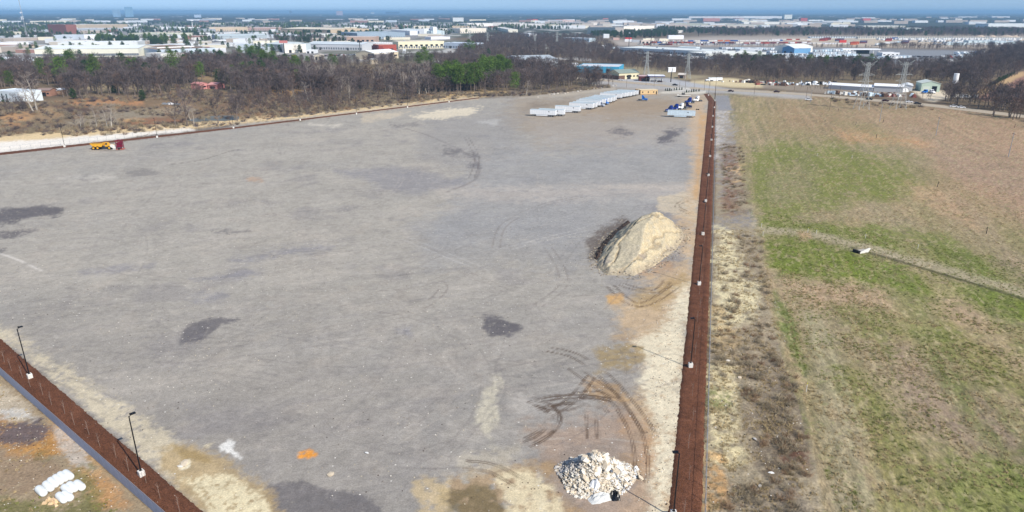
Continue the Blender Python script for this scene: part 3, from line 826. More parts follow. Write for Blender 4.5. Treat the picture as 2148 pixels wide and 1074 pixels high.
# kinds: name -> (list of variants (trunk mesh, crown mesh, joined mesh))
def kind_of(gen, seeds, tm, km, name):
    out = []
    for s in seeds:
        T, K = gen(s)
        J = MB(); J.add(T.v, T.f, 0); J.add(K.v, K.f, 1)
        out.append((T.mesh('trunk', [tm]), K.mesh('crown', [km]), J.mesh(name, [tm, km])))
    return out
KINDS = {
 'bare_tree': kind_of(lambda s: bare_tree(s, 12, .40, 9, .105), (1,2,3,4), M_bark, M_twig, 'bare_tree'),
 'russet_tree': kind_of(lambda s: bare_tree(s, 11, .38, 9, .10), (11,12), M_bark, M_twig2, 'russet_tree'),
 'sycamore': kind_of(lambda s: bare_tree(s, 15, .33, 5, .085), (21,22), M_pale, M_twig3, 'sycamore'),
 'sapling': kind_of(lambda s: bare_tree(s, 8, .26, 4, .06, multi=1), (31,32), M_bark, M_twig, 'sapling'),
 'pine_tree': kind_of(lambda s: pine_tree(s), (41,42,43), M_bark, M_pine, 'pine_tree'),
 'evergreen_tree': kind_of(lambda s: pine_tree(s, 11, .16, .30, 44, 46, .65), (51,52), M_bark, M_dark, 'evergreen_tree'),
}

def scatter(name, protos, pts, idx, rot, scl, label, group=None):
    """countless small plants: points instanced with geometry nodes in one object"""
    me = bpy.data.meshes.new(name)
    me.vertices.add(len(pts)); me.vertices.foreach_set('co', np.array(pts, np.float32).ravel())
    for an, ty, dat in (('idx', 'INT', idx), ('rotz', 'FLOAT', rot), ('scl', 'FLOAT', scl)):
        a_ = me.attributes.new(an, ty, 'POINT'); a_.data.foreach_set('value', np.array(dat, np.int32 if ty == 'INT' else np.float32))
    me.update()
    o = put(name, me)
    g = bpy.data.node_groups.new(name+'_scatter', 'GeometryNodeTree')
    g.interface.new_socket('Geometry', in_out='INPUT', socket_type='NodeSocketGeometry')
    g.interface.new_socket('Geometry', in_out='OUTPUT', socket_type='NodeSocketGeometry')
    n = g.nodes; l = g.links
    gi = n.new('NodeGroupInput'); go = n.new('NodeGroupOutput')
    ip = n.new('GeometryNodeInstanceOnPoints'); jg = n.new('GeometryNodeJoinGeometry')
    for pm in reversed(protos):
        po = bpy.data.objects.new('plant_source', pm)
        oi = n.new('GeometryNodeObjectInfo'); oi.inputs['Object'].default_value = po
        oi.inputs['As Instance'].default_value = True
        l.new(oi.outputs['Geometry'], jg.inputs[0])
    def att(nm, ty):
        x = n.new('GeometryNodeInputNamedAttribute'); x.data_type = ty; x.inputs[0].default_value = nm; return x
    l.new(gi.outputs[0], ip.inputs['Points']); l.new(jg.outputs[0], ip.inputs['Instance'])
    ip.inputs['Pick Instance'].default_value = True
    l.new(att('idx', 'INT').outputs[0], ip.inputs['Instance Index'])
    cx = n.new('ShaderNodeCombineXYZ'); l.new(att('rotz', 'FLOAT').outputs[0], cx.inputs[2])
    er = n.new('FunctionNodeEulerToRotation'); l.new(cx.outputs[0], er.inputs[0]); l.new(er.outputs[0], ip.inputs['Rotation'])
    l.new(att('scl', 'FLOAT').outputs[0], ip.inputs['Scale'])
    l.new(ip.outputs[0], go.inputs[0])
    md = o.modifiers.new('scatter', 'NODES'); md.node_group = g
    return tag(o, label, kind='stuff', group=group)

# ---- where trees stand.  (polygon in photo pixels of where the trunks stand, metres between trees, kinds, zone words)
rt = random.Random(77)
TREES = []      # kind, x, y, scale, zone
occupied = []   # (x, y, r) filled by buildings/roads: built later, so keep-out list is declared here
KEEP = [[(1240,150),(1345,150),(1345,172),(1240,172)], [(1195,140),(1300,140),(1300,154),(1195,154)], [(1075,128),(1180,126),(1185,142),(1075,142)],
        [(-20,186),(50,184),(50,216),(-20,216)], [(70,182),(128,178),(126,206),(70,206)], [(415,164),(460,162),(462,190),(415,190)], [(150,178),(300,176),(300,190),(150,190)],
        [(484,150),(522,152),(520,174),(480,174)], [(1735,176),(1990,180),(1995,205),(1735,200)], [(380,236),(500,236),(520,254),(380,254)]]
def wood(poly, dist_, mix, zone, sc=(.8,1.15), clump=0, thr=0, jit=True):
    ps = [at(*p) for p in poly]
    x0, x1 = min(p.x for p in ps), max(p.x for p in ps); y0, y1 = min(p.y for p in ps), max(p.y for p in ps)
    n = int((x1-x0)*(y1-y0)/(dist_*dist_)); kinds = [k for k, wt_ in mix for _ in range(wt_)]
    if n > 150000: n = 150000
    xs = np.array([rt.uniform(x0, x1) for _ in range(n)]); ys = np.array([rt.uniform(y0, y1) for _ in range(n)])
    keep = poly_sd(*topx(xs, ys), poly) > 0
    if clump: keep &= fbm(xs/clump, ys/clump, 3, len(zone)) > thr
    for x, y in zip(xs[keep], ys[keep]):
        u, v = topx(x, y)
        if any(inpoly(u, v, k) for k in KEEP): continue
        TREES.append((rt.choice(kinds), x, y, rt.uniform(*sc), zone))
B = [('bare_tree', 7), ('russet_tree', 2), ('sapling', 2)]
wood([(-300,196),(60,202),(140,204),(300,200),(420,190),(560,192),(640,190),(640,158),(560,142),(430,142),(300,152),(140,150),(-300,152)], 7.0, B*6+[('evergreen_tree',2),('pine_tree',1)], 'wood at the left', (1.25,1.85))
wood([(480,196),(640,204),(690,206),(700,196),(600,176),(500,180)], 6.5, B, 'wood at the left', (1.2,1.7))
wood([(-400,228),(0,216),(50,212),(70,206),(60,200),(-400,196)], 6.5, B, 'wood at the left')
wood([(600,180),(640,200),(700,206),(900,200),(940,196),(930,150),(900,160),(780,166),(690,162),(640,158)], 6.6, B+[('sycamore',1)], 'wood above the far mulch strip', (.8,1.5))
wood([(430,160),(560,162),(560,144),(430,140)], 7.5, B, 'wood at the left', (1.1,1.5))
wood([(640,166),(700,148),(760,142),(880,136),(930,145),(1000,150),(1000,120),(900,122),(760,130),(560,134),(560,144)], 10, B, 'wood below the town')
wood([(900,196),(1000,192),(1060,195),(1160,190),(1260,182),(1290,176),(1240,168),(1190,152),(1100,142),(1000,140),(930,150)], 6.4, B, 'wood above the trailer row', (1.05,1.5))
wood([(930,142),(1090,134),(1190,134),(1210,140),(1290,138),(1320,134),(1290,104),(1230,96),(1130,84),(1050,84),(980,92),(960,110)], 9, B, 'wood in the middle distance')
wood([(985,92),(1240,92),(1290,100),(1240,78),(1100,74),(1000,76)], 13, B, 'wood in the middle distance')
wood([(1288,138),(1340,146),(1420,154),(1500,160),(1560,162),(1600,170),(1700,172),(1735,176),(1760,170),(1900,168),(1990,178),(2000,150),(1990,132),(1900,138),(1780,136),(1600,130),(1460,128),(1320,120)], 7.4, B+[('sapling',2)], 'wood behind the highway', (.8,1.2))
wood([(1540,134),(1660,136),(1660,130),(1540,128)], 9, [('evergreen_tree',3),('pine_tree',1),('bare_tree',1)], 'green trees at the trailer lot edge', (.7,1.0))
wood([(1680,146),(1860,150),(1860,137),(1660,134)], 13, [('evergreen_tree',2),('pine_tree',1),('bare_tree',2)], 'green trees at the trailer lot edge', (.7,1.1))
wood([(1990,182),(2040,196),(2060,186),(2100,168),(2170,148),(2600,140),(2600,92),(2140,100),(2090,112),(2020,132),(1990,150)], 8.5, B, 'wood on the right', (1.0,1.45))
wood([(1975,214),(2030,232),(2148,258),(2600,350),(2600,200),(2148,206),(2060,206),(1990,204)], 6.4, B, 'wood at the far right field edge', (1.0,1.5))
wood([(1735,192),(1900,204),(1960,210),(1930,200),(1900,193),(1740,184)], 6, [('bare_tree',1),('sapling',3)], 'brush beside the highway', (.4,.65))
wood([(1600,178),(1735,192),(1735,186),(1640,176)], 9, [('sapling',3)], 'brush beside the highway', (.4,.65))
wood([(1500,76),(2600,78),(2600,62),(1450,62)], 15, B+[('evergreen_tree',1)], 'wood beyond the container lots', (.9,1.25))
wood([(1840,103),(2110,105),(2110,99),(1840,98)], 10, B, 'tree row behind the parked box trucks', (.7,1.0))
wood([(1340,96),(1840,103),(1840,100),(1340,94)], 14, [('bare_tree',1)], 'tree row between the lots', (.45,.7))
wood([(300,206),(430,196),(640,206),(700,208),(900,202),(900,208),(700,234),(560,247),(520,240),(470,226),(380,214)], 6.4, [('sapling',3),('bare_tree',1),('russet_tree',1)], 'thicket behind the far mulch strip', (.55,1.15), 25, -.3)
wood([(-200,240),(0,222),(56,216),(64,228),(0,246),(-200,262)], 6, [('sapling',2),('bare_tree',1)], 'thicket below the white house', (.5,.9))
wood([(120,214),(300,206),(430,200),(430,192),(300,200),(120,208)], 9, [('sapling',3),('bare_tree',2)], 'thicket at the scrub edge', (.6,1.1), 20, 0)
# town trees
wood([(-200,134),(0,128),(230,124),(330,128),(420,130),(560,128),(560,118),(330,120),(-200,120)], 15, B+[('evergreen_tree',4),('pine_tree',2)], 'trees at the town edge', (.8,1.1), 60, -.1)
wood([(-400,120),(600,118),(760,90),(900,84),(1000,70),(1220,60),(1220,50),(-400,50)], 21, [('bare_tree',4),('evergreen_tree',5),('pine_tree',2)], 'trees among the town buildings', (.7,1.1), 90, .08)
wood([(200,92),(290,92),(290,84),(200,84)], 14, [('evergreen_tree',3),('pine_tree',1)], 'green trees in front of the cream warehouse', (1,1.2))
wood([(300,94),(370,96),(370,87),(300,86)], 14, [('evergreen_tree',3),('pine_tree',1)], 'green trees in front of the cream warehouse', (1,1.2))
wood([(590,90),(730,92),(730,84),(560,80)], 13, [('bare_tree',3),('evergreen_tree',1)], 'tree line in the town', (.9,1.1))
wood([(620,72),(790,80),(790,74),(620,68)], 18, [('evergreen_tree',3)], 'tree line in the town', (1,1.3))
wood([(-400,86),(110,86),(110,76),(-400,76)], 20, [('evergreen_tree',2),('bare_tree',3)], 'trees among the town buildings', (.9,1.2), 90, 0)
wood([(1240,76),(1330,82),(1420,76),(1420,68),(1240,70)], 17, [('evergreen_tree',3),('bare_tree',1)], 'green trees below the long hangar', (.9,1.2))
wood([(1380,68),(1560,74),(1560,66),(1380,60)], 20, [('evergreen_tree',2),('bare_tree',2)], 'green trees right of the long hangar', (.9,1.2))
# single trees that can be told apart
for k, u, v, s, z in (
    ('sycamore',648,214,.95,'by the far mulch strip'),('sycamore',620,212,.6,'by the far mulch strip'),('sycamore',733,210,.7,'by the far mulch strip'),('sycamore',821,204,.62,'by the far mulch strip'),('sycamore',1103,200,.8,'by the corner of the yard'),
    ('sycamore',843,180,1.1,'below the town'),('sycamore',860,165,1.1,'below the town'),('sycamore',882,170,1.0,'below the town'),('sycamore',888,160,1.0,'below the town'),
    ('sycamore',78,232,1.25,'beside the white house'),('sycamore',70,234,1.0,'beside the white house'),('sycamore',203,268,.62,'on the pale bank'),('sycamore',225,268,.62,'on the pale bank'),('sycamore',234,270,.7,'on the pale bank'),('sycamore',169,270,.45,'on the pale bank'),('sapling',240,265,.7,'on the pale bank'),('sapling',160,268,.8,'on the pale bank'),('sapling',178,266,.8,'on the pale bank'),
    ('bare_tree',369,267,.95,'left of the pond'),('bare_tree',393,265,1.25,'left of the pond'),('sycamore',408,264,.5,'left of the pond'),('bare_tree',458,259,.9,'beside the pond'),('bare_tree',498,254,.95,'beside the pond'),('bare_tree',492,250,.8,'beside the pond'),('sapling',482,258,.6,'beside the pond'),
    ('sycamore',400,252,.4,'beside the pond'),
    ('pine_tree',892,150,1.5,'tall above the wood'),('pine_tree',880,152,1.2,'tall above the wood'),('pine_tree',904,155,1.15,'tall above the wood'),
    ('pine_tree',1080,200,1.0,'at the right end of the pine stand'),('pine_tree',130,118,1.0,'at the town edge'),
    ('pine_tree',415,174,.9,'behind the pink house'),('pine_tree',424,170,1.0,'behind the pink house'),('pine_tree',478,182,.6,'beside the pink house'),('pine_tree',462,180,.6,'beside the pink house'),
    ('pine_tree',515,178,1.1,'standing out of the wood at the left'),('pine_tree',508,182,.8,'standing out of the wood at the left'),('pine_tree',490,168,.8,'standing out of the wood at the left'),('pine_tree',573,184,.8,'standing out of the wood at the left'),('pine_tree',625,186,.9,'standing out of the wood at the left'),
    ('pine_tree',276,166,1.1,'standing out of the wood at the left'),('pine_tree',262,160,1.0,'standing out of the wood at the left'),('pine_tree',290,164,1.1,'standing out of the wood at the left'),('pine_tree',24,190,.9,'behind the white house'),('evergreen_tree',155,208,.6,'in the scrub'),
    ('evergreen_tree',300,212,.6,'in the scrub'),('evergreen_tree',240,196,.5,'in the scrub'),
    ('pine_tree',505,128,1.1,'at the town edge'),('pine_tree',520,124,1.1,'at the town edge'),('evergreen_tree',540,116,1.0,'at the town edge'),
    ('pine_tree',696,146,1.0,'in the wood below the town'),('pine_tree',705,148,.9,'in the wood below the town'),('pine_tree',646,144,.8,'in the wood below the town'),
    ('pine_tree',984,112,1.2,'beside the cream strip mall'),('pine_tree',992,114,1.1,'beside the cream strip mall'),('pine_tree',977,113,.9,'beside the cream strip mall'),('evergreen_tree',1025,120,.9,'in the middle wood'),('evergreen_tree',755,196,.5,'above the far mulch strip'),
    ('evergreen_tree',1577,143,.9,'at the trailer lot edge')):
    TREES.append((k, *at(u, v).xy, s*(1.55 if z in ('left of the pond','beside the pond','on the pale bank','beside the white house') else 1.15), z))
# the pine stand over the corner of the yard
for i in range(52):
    u = rt.uniform(918, 1052); v = rt.uniform(180, 194) if u < 1010 else rt.uniform(170, 184)
    TREES.append(('pine_tree', *at(u, v).xy, rt.uniform(1.1,1.5), 'pine stand above the corner of the yard'))
for i in range(26):
    u = rt.uniform(1010, 1068); TREES.append(('pine_tree', *at(u, rt.uniform(160,176)).xy, rt.uniform(1.1,1.45), 'pine stand above the corner of the yard'))
for i in range(12):
    t = i/11; TREES.append(('evergreen_tree', *at(2075+t*50, 184-t*26).xy, rt.uniform(.35,.5), 'evergreen row along the right hill slope'))
# ================================================================== YARD THINGS
M_black = mat('black_metal', (26,26,30), .45, .1, 3)
M_conc = mat('pale_concrete', (226,222,214), .85, .08, 2)
M_galv = mat('galvanised_metal', (168,172,178), .5, .08, 2, metal=.4)
M_fab = mat('grey_fence_fabric', (150,156,176), .8, .10, 1.5)
M_white = mat('white_paint', (246,247,248), .5, .05, .6)
M_white2 = mat('dull_white_paint', (206,222,232), .55, .10, .8)
M_roofw = mat('trailer_roof', (196,210,214), .6, .08, .4)
M_tyre = mat('tyre_rubber', (30,29,30), .85, .1, 3)
M_rim = mat('wheel_rim', (180,180,184), .4, .05, 3)
M_under = mat('dark_chassis', (44,42,44), .8, .1, 2)
M_glass = mat('dark_glass', (24,30,40), .15, .05, 1, spec=.6)
M_blue = mat('bright_blue_paint', (20,104,186), .35, .05, 1)
M_navy = mat('dark_blue_paint', (16,48,130), .35, .05, 1)
M_indigo = mat('navy_paint', (20,18,70), .35, .05, 1)
M_yel = mat('machine_yellow', (226,168,44), .5, .12, 1.5)
M_mar = mat('maroon_steel', (120,22,50), .6, .12, 1.5)
M_tan = mat('tan_siding', (214,182,134), .8, .06, 1)
M_tan2 = mat('brown_siding', (150,112,76), .8, .06, 1)
M_wood = mat('weathered_wood', (120,104,90), .9, .15, 1.5)

# ---- light poles
def light_pole(full=True):
    t = empty('light_pole')
    b_ = MB(); b_.box(-.36,.36,-.36,.36,-.1,1.0); b_.box(-.30,.30,-.30,.30,1.0,1.06)
    b_.build('pole_base', M_conc, t)
    p = MB(); p.tube((0,0,1.06),(0,0,9.6),.10,.075,8); p.box(-.18,.18,-.18,.18,1.06,1.10); p.build('pole', M_black, t)
    h_ = MB(); h_.tube((0,0,9.5),(.35,0,9.75),.05,.05,6)
    h_.box(.15,.85,-.22,.22,9.72,9.86, M=Matrix.Translation((0,0,0))); h_.box(.15,.35,-.12,.12,9.86,9.95)
    hd = h_.build('lamp_head', M_black, t)
    g = MB(); g.box(.25,.8,-.17,.17,9.70,9.718); g.build('lens', mat('lamp_lens',(150,150,145),.3,.05,1), hd)
    return t
lp = light_pole(); lf = family(lp)
def place_pole(u, v, rz, lab, g, first=[True]):
    p = at(u, v)
    if first[0]: lp.location = p; lp.rotation_euler = (0,0,rz); lp['label'] = lab; o = lp; first[0] = False
    else: o = dup(lf, p, rz, 1, lab)
    o['group'] = g; return o
lp['category'] = 'light pole'
G1 = 'black light poles round the yard'
place_pole(298, 1000, R(50), 'black light pole on a white block, in the lower left mulch strip nearest the bottom', G1)
place_pole(64, 795, R(50), 'black light pole on a white block, in the left mulch strip near the left edge', G1)
for i, (u, v) in enumerate(((1412,1086),(1448,772),(1466,599),(1474,494),(1480,424.5),(1485.5,370),(1489,330),(1492,295.5),(1494,268),(1495.5,245),(1498,227),(1499,212),(1486,201))):
    place_pole(u, v, R(180), 'black light pole in the right mulch strip, %s from the bottom of the photo' % ordw(i).replace('nearest','first'), G1)
for i, (u, v) in enumerate(((136,309),(330,289),(490,269.5),(630,253),(748,240),(855,226),(942,214.5))):
    place_pole(u, v, R(-80), 'black light pole on the far left mulch strip, %s from the left' % ordw(i).replace('nearest','first'), G1)

# ---- fences
def fence(pts, label, h=1.9, step=3.0, fabric=True, cat='fence', lim=280, post_r=.035):
    t = empty('fence', pts[0]); tag(t, label, cat)
    o0 = Vector(pts[0]); pm = None; qm = None; pst = []; seg = []
    for a, b in zip(pts[:-1], pts[1:]):
        a, b = Vector(a), Vector(b); n = max(1, round((b-a).length/step))
        for i in range(n): pst.append((a.lerp(b, i/n)-o0, math.atan2(b.y-a.y, b.x-a.x), (b-a).length/n))
    P = MB(); P.tube((0,0,-.2),(0,0,h+.05),post_r,post_r,5); pm = P.mesh('post', [M_galv])
    for p, a, l_ in pst[:lim]: put('post', pm, t, p, a)
    if len(pst) > lim:
        far_ = MB()
        for p, a, l_ in pst[lim:]: far_.tube(p+Vector((0,0,-.2)), p+Vector((0,0,h)), post_r, post_r, 3)
        tag(far_.build('far_posts', M_galv, t), kind='stuff')
    l_ = pst[0][2]
    if fabric:
        # fabric panel hung on the rails, slightly billowed
        Q = MB(); nx, nz = 4, 3
        vs = []; 
        for s_ in (0.0, .02):
            for j in range(nz+1):
                for i in range(nx+1):
                    x = l_*i/nx; z = .04+(h-.06)*j/nz
                    vs.append((x, .05+s_+.045*math.sin(math.pi*i/nx)*math.sin(math.pi*(j+.2)/nz), z))
        k = (nx+1)*(nz+1); fs = []
        for j in range(nz):
            for i in range(nx):
                a = j*(nx+1)+i; fs += [(a, a+1, a+nx+2, a+nx+1), (k+a, k+a+nx+1, k+a+nx+2, k+a+1)]
        Q.add(vs, fs); qm = Q.mesh('fabric_panel', [M_fab])
        for p, a, w_ in pst[:lim]: put('fabric_panel', qm, t, p, a, (w_/l_, 1, 1))
        if len(pst) > lim:
            far_ = MB()
            for p, a, w_ in pst[lim:]: far_.box(0, w_, .04, .07, .04, h, M=Matrix.Translation(p) @ Matrix.Rotation(a, 4, 'Z'))
            tag(far_.build('far_panels', M_fab, t), kind='stuff')
    rl = MB()
    for a, b in zip(pts[:-1], pts[1:]):
        a, b = Vector(a)-o0, Vector(b)-o0
        rl.tube(a+Vector((0,0,h)), b+Vector((0,0,h)), .03, .03, 4)
        if not fabric: rl.tube(a+Vector((0,0,.1)), b+Vector((0,0,.1)), .012, .012, 3)
    rl.build('top_rail', M_galv, t)
    return t
e1 = at(*ext(LD, LC, .9)); e2 = at(*ext(LC, LD, .6))
fence([e2, e1], 'fence of grey-blue fabric panels cutting across the lower left corner', 1.75, 2.4)
r1 = at(*ext(RD, RC, .03)); r2 = at(*RD); r3 = at(1489,195.5)
off_ = Vector((.25,0,0))
fence([r1+off_, r2+off_, r3+off_], 'thin wire fence running along the right mulch strip up to the gate', 1.8, 3.0, False, post_r=.045)
fence([at(-300,352)+Vector((0,1,0)), at(490,266)+Vector((0,1,0)), at(1005,203.5)], 'low wire fence on thin posts along the far left boundary', 2.2, 4.0, False, post_r=.05)

# ---- saplings planted in the mulch
M_stem = mat('sapling_stem', (150,132,120), .8, .1, 3)
def young_tree(seed):
    r_ = random.Random(seed); K = MB(); h = 2.6
    K.tube((0,0,0),(r_.gauss(0,.05),r_.gauss(0,.05),h),.03,.012,4)
    for i in range(9):
        z = h*(.35+.6*i/9); a = i*2.4; blade(K, Vector((0,0,z)), Vector((math.cos(a),math.sin(a),1.3)).normalized(), .7, .03, 0, r_)
    return K.mesh('planted_sapling', [M_stem])
ym = [young_tree(s) for s in (1,2,3)]
ST = []
for i in range(19):
    p = e1.lerp(e2, .30+i*.032); nrm = Vector((e2.y-e1.y, -(e2.x-e1.x), 0)).normalized()
    if nrm.y < 0: nrm = -nrm
    o = put('planted_sapling', ym[i % 3], None, p+nrm*(1.6+.3*(i % 2))+Vector((0,0,.1)), i)
    tag(o, 'thin leafless sapling planted in the lower left mulch strip', 'sapling', 'saplings in the lower left mulch strip')
for i in range(60):
    p = r1.lerp(r2, .01+i*.0165); o = put('planted_sapling', ym[i % 3], None, p+Vector((-2.0-.4*(i % 2),0,.1)), i)
    tag(o, 'thin leafless sapling planted in the long right mulch strip', 'sapling', 'saplings in the right mulch strip')

# ---- capsule shaped wrapped rolls beside the left fence
M_wrap = mat('white_wrap', (236,238,236), .45, .04, 2)
M_wrapt = mat('stained_wrap', (226,208,178), .6, .10, 2)
def roll_mesh(name, m):
    K = MB(); prof = [(-1.12,.05),(-1.1,.22),(-1.04,.36),(-.92,.45),(-.7,.49),(-.3,.50),(.3,.50),(.7,.49),(.92,.45),(1.04,.36),(1.1,.22),(1.12,.05)]
    n = 14; vs = []
    for x, r_ in prof:
        for k in range(n): a = 6.2832*k/n; vs.append((x, math.cos(a)*r_, .5+math.sin(a)*r_))
    fs = [(i*n+k, i*n+(k+1) % n, (i+1)*n+(k+1) % n, (i+1)*n+k) for i in range(len(prof)-1) for k in range(n)]
    fs += [tuple(range(n-1,-1,-1)), tuple((len(prof)-1)*n+k for k in range(n))]
    K.add(vs, fs); me = K.mesh(name, [m]); me.polygons.foreach_set('use_smooth', [True]*len(fs)); return me
rw = roll_mesh('wrapped_roll', M_wrap); rs = roll_mesh('wrapped_roll', M_wrapt)
rolls = [((88,1036),'lowest of the left row, set apart'),((103,1026),'second from the bottom of the left row'),((113,1018),'third from the bottom of the left row'),((123,1012),'fourth from the bottom of the left row'),((133,1006),'fifth from the bottom of the left row'),((144,1002),'topmost of the left row'),
         ((142,1033),'left end of the middle row'),((153,1027),'middle of the middle row'),((168,1024),'right end of the middle row'),((131,1050),'lying lowest in front'),((143,1046),'behind the lowest one')]
for (u, v), s_ in rolls:
    tag(put('wrapped_roll', rw, None, at(u, v)+Vector((0,0,-.02)), R(-36)), 'white capsule shaped roll, '+s_, 'roll', 'white wrapped rolls')
M_rag = mat('torn_wrap', (222,190,150), .7, .15, 2)
rg = MB(); r_ = random.Random(8)
for i in range(12):
    c = Vector((r_.uniform(-1.1,1.1), r_.uniform(-.35,.35), .12)); rg.box(c.x-.3, c.x+.3, c.y-.2, c.y+.2, 0, r_.uniform(.15,.5), M=Matrix.Rotation(r_.uniform(-.5,.5),4,'Z'), taper=.6)
tag(rg.build('collapsed_roll', M_rag, None, at(113,1054), R(-20)), 'collapsed tan stained roll at the bottom of the white rolls', 'roll')

# ---- rocks and chunks
def rock_mesh(name, seed, m, flat=.6):
    r_ = random.Random(seed); K = MB()
    n = 6; vs = [(0,0,-.5*flat)]; 
    for j, (z, rr) in enumerate(((-.3,.42),(.25,.48))):
        for k in range(n):
            a = 6.2832*(k+.3*j)/n; q = rr*r_.uniform(.75,1.2); vs.append((math.cos(a)*q*r_.uniform(.9,1.3), math.sin(a)*q, z*flat+r_.uniform(-.08,.08)))
    vs.append((r_.uniform(-.1,.1), r_.uniform(-.1,.1), .5*flat))
    fs = [(0, 1+(k+1) % n, 1+k) for k in range(n)]+[(1+k, 1+(k+1) % n, 1+n+(k+1) % n, 1+n+k) for k in range(n)]+[(1+n+k, 1+n+(k+1) % n, 1+2*n) for k in range(n)]
    K.add(vs, fs); return K.mesh(name, [m])
M_ch = [mat('concrete_chunk_a',(226,218,204),.9,.1,2,obj_rand=.12), mat('concrete_chunk_b',(212,196,172),.9,.1,2,obj_rand=.12), mat('concrete_chunk_c',(184,178,172),.9,.1,2,obj_rand=.15), mat('concrete_chunk_d',(232,230,226),.9,.05,2,obj_rand=.06)]
chunks = [rock_mesh('concrete_chunk', s, M_ch[s % 4], (.35,.6,.8)[s % 3]) for s in range(16)]
rp = empty('rubble_pile', at(1250,998)); tag(rp, 'heap of broken pale concrete rubble at the bottom beside the right mulch strip', 'rubble pile')
r_ = random.Random(12)
def moundz(x, y): d = math.hypot(x/5.1, y/4.3); return max(0, 3.3*(1-d**1.15))+.35*max(0,1-d)*math.sin(3*x+1)*math.cos(2*y)
K = MB(); vs = []; n = 34; 
for j in range(9):
    for k in range(n):
        a = 6.2832*k/n; q = j/8*(1+.10*math.sin(3*a)+.06*math.sin(7*a)); x, y = 5.0*q*math.cos(a), 4.2*q*math.sin(a); vs.append((x, y, max(-.1, moundz(x, y)-.15) if j < 8 else -.12))
fs = [(j*n+k, (j+1)*n+k, (j+1)*n+(k+1) % n, j*n+(k+1) % n) for j in range(8) for k in range(n)]
K.add(vs, fs); K.build('mound', mat('rubble_dust',(200,190,172),.95,.25,2.5,bump=.1), rp)
small = MB(); 
cands = []
for i in range(2100):
    a = r_.uniform(0,6.283); q = math.sqrt(r_.uniform(0,1.12)); x, y = 5.2*q*math.cos(a), 4.4*q*math.sin(a)
    s = r_.uniform(.14,.38) if i > 300 else (r_.uniform(.34,.62) if i > 36 else r_.uniform(.7,1.25))
    if i < 40: x = r_.gauss(.6,1.4); y = r_.gauss(0,1.4)
    k9 = 1+.07*math.sin(3*a+1)+.06*math.sin(5*a); x *= k9; y *= k9
    cands.append((x, y, s))
for i, (x, y, s) in enumerate(cands):
    # colours by area: greyer at left, whiter right, tan upper middle
    pal = 2 if x < -2 and y > -1 and r_.random() < .6 else (3 if x > 1.6 and r_.random() < .45 else (1 if r_.random() < .45 else 0))
    me = chunks[r_.randrange(4)*4+pal]
    z = moundz(x, y)+s*.12
    if i < 300:
        o = put('concrete_chunk', me, rp, (x, y, z), 0, (s*r_.uniform(.8,1.4), s, s*r_.uniform(.6,1)))
        o.rotation_euler = (r_.uniform(-.7,.7), r_.uniform(-.7,.7), r_.uniform(0,6.28))
    else:
        Mx = Matrix.Translation((x, y, z)) @ Matrix.Rotation(r_.uniform(0,6.28), 4, 'Z') @ Matrix.Rotation(r_.uniform(-.8,.8), 4, 'X') @ Matrix.Diagonal((s*1.2, s, s, 1))
        small.add([Mx @ v.co for v in me.vertices], [tuple(p.vertices) for p in me.polygons], pal)
tag(small.build('small_chunks', M_ch, rp), kind='stuff')
# white sheets of torn sacks at the foot, and the black bag
def crumple(name, m, loc, sx, sy, sz, seed, n=9):
    r_ = random.Random(seed); vs = []; 
    for j in range(n):
        for i in range(n):
            x, y = 2*i/(n-1)-1, 2*j/(n-1)-1; d = max(0, 1-(x*x+y*y)*.8)
            e = i in (0,n-1) or j in (0,n-1)
            vs.append((x*sx*(1+r_.uniform(-.1,.1)), y*sy*(1+r_.uniform(-.1,.1)), -.05 if e else sz*d*r_.uniform(.5,1.1)))
    K = MB(); K.add(vs, [(j*n+i, j*n+i+1, (j+1)*n+i+1, (j+1)*n+i) for j in range(n-1) for i in range(n-1)])
    return K.build(name, m, None, loc, r_.uniform(0,1))
M_sack = mat('white_sacking', (228,228,228), .8, .06, 1.5)
tag(crumple('discarded_sheet', M_sack, at(1248,1026), 1.1, 1.0, 1.9, 3), 'white crumpled sheet draped on the front of the rubble heap', 'sheet')
tag(crumple('discarded_sheet', mat('grey_sacking',(206,206,202),.8,.08,1.5), at(1258,1046), 1.6, .9, .8, 4), 'grey-white crumpled sheet lying at the foot of the rubble heap', 'sheet')
tag(crumple('plastic_bag', mat('black_plastic',(14,14,18),.3,.2,3,spec=.6), at(1290,1040), .7, 1.1, .8, 5), 'black plastic sack beside the white sheets of the rubble heap', 'bag')

# ---- the big sand pile
FP = [(1252,560),(1272,577),(1330,579),(1372,558),(1420,522),(1437,495),(1428,478),(1380,470),(1322,476),(1285,492),(1254,530)]
ps = [at(*p) for p in FP]; cx_, cy_ = sum(p.x for p in ps)/len(ps), sum(p.y for p in ps)/len(ps)
x0, x1, y0, y1 = min(p.x for p in ps)-2, max(p.x for p in ps)+2, min(p.y for p in ps)-2, max(p.y for p in ps)+2
nx, ny = 120, 150
gx, gy = np.meshgrid(np.linspace(x0, x1, nx), np.linspace(y0, y1, ny))
sdm = poly_sd(gx, gy, [(p.x, p.y) for p in ps])
nn = fbm(gx/5, gy/5, 4, 201); n2_ = fbm(gx/1.2, gy/1.2, 3, 202)
# ridge running away from the camera, an apron ramp at the near left end
rx, ry = at(1385,470).x, at(1385,470).y; lx, ly = at(1275,575).x, at(1275,575).y
tt = np.clip(((gx-lx)*(rx-lx)+(gy-ly)*(ry-ly))/((rx-lx)**2+(ry-ly)**2), 0, 1)
cap = 1.2+5.4*sm(tt*1.7)
zz = np.minimum(sdm*.80*(1+.12*nn)+.25*n2_, cap+.45*nn)
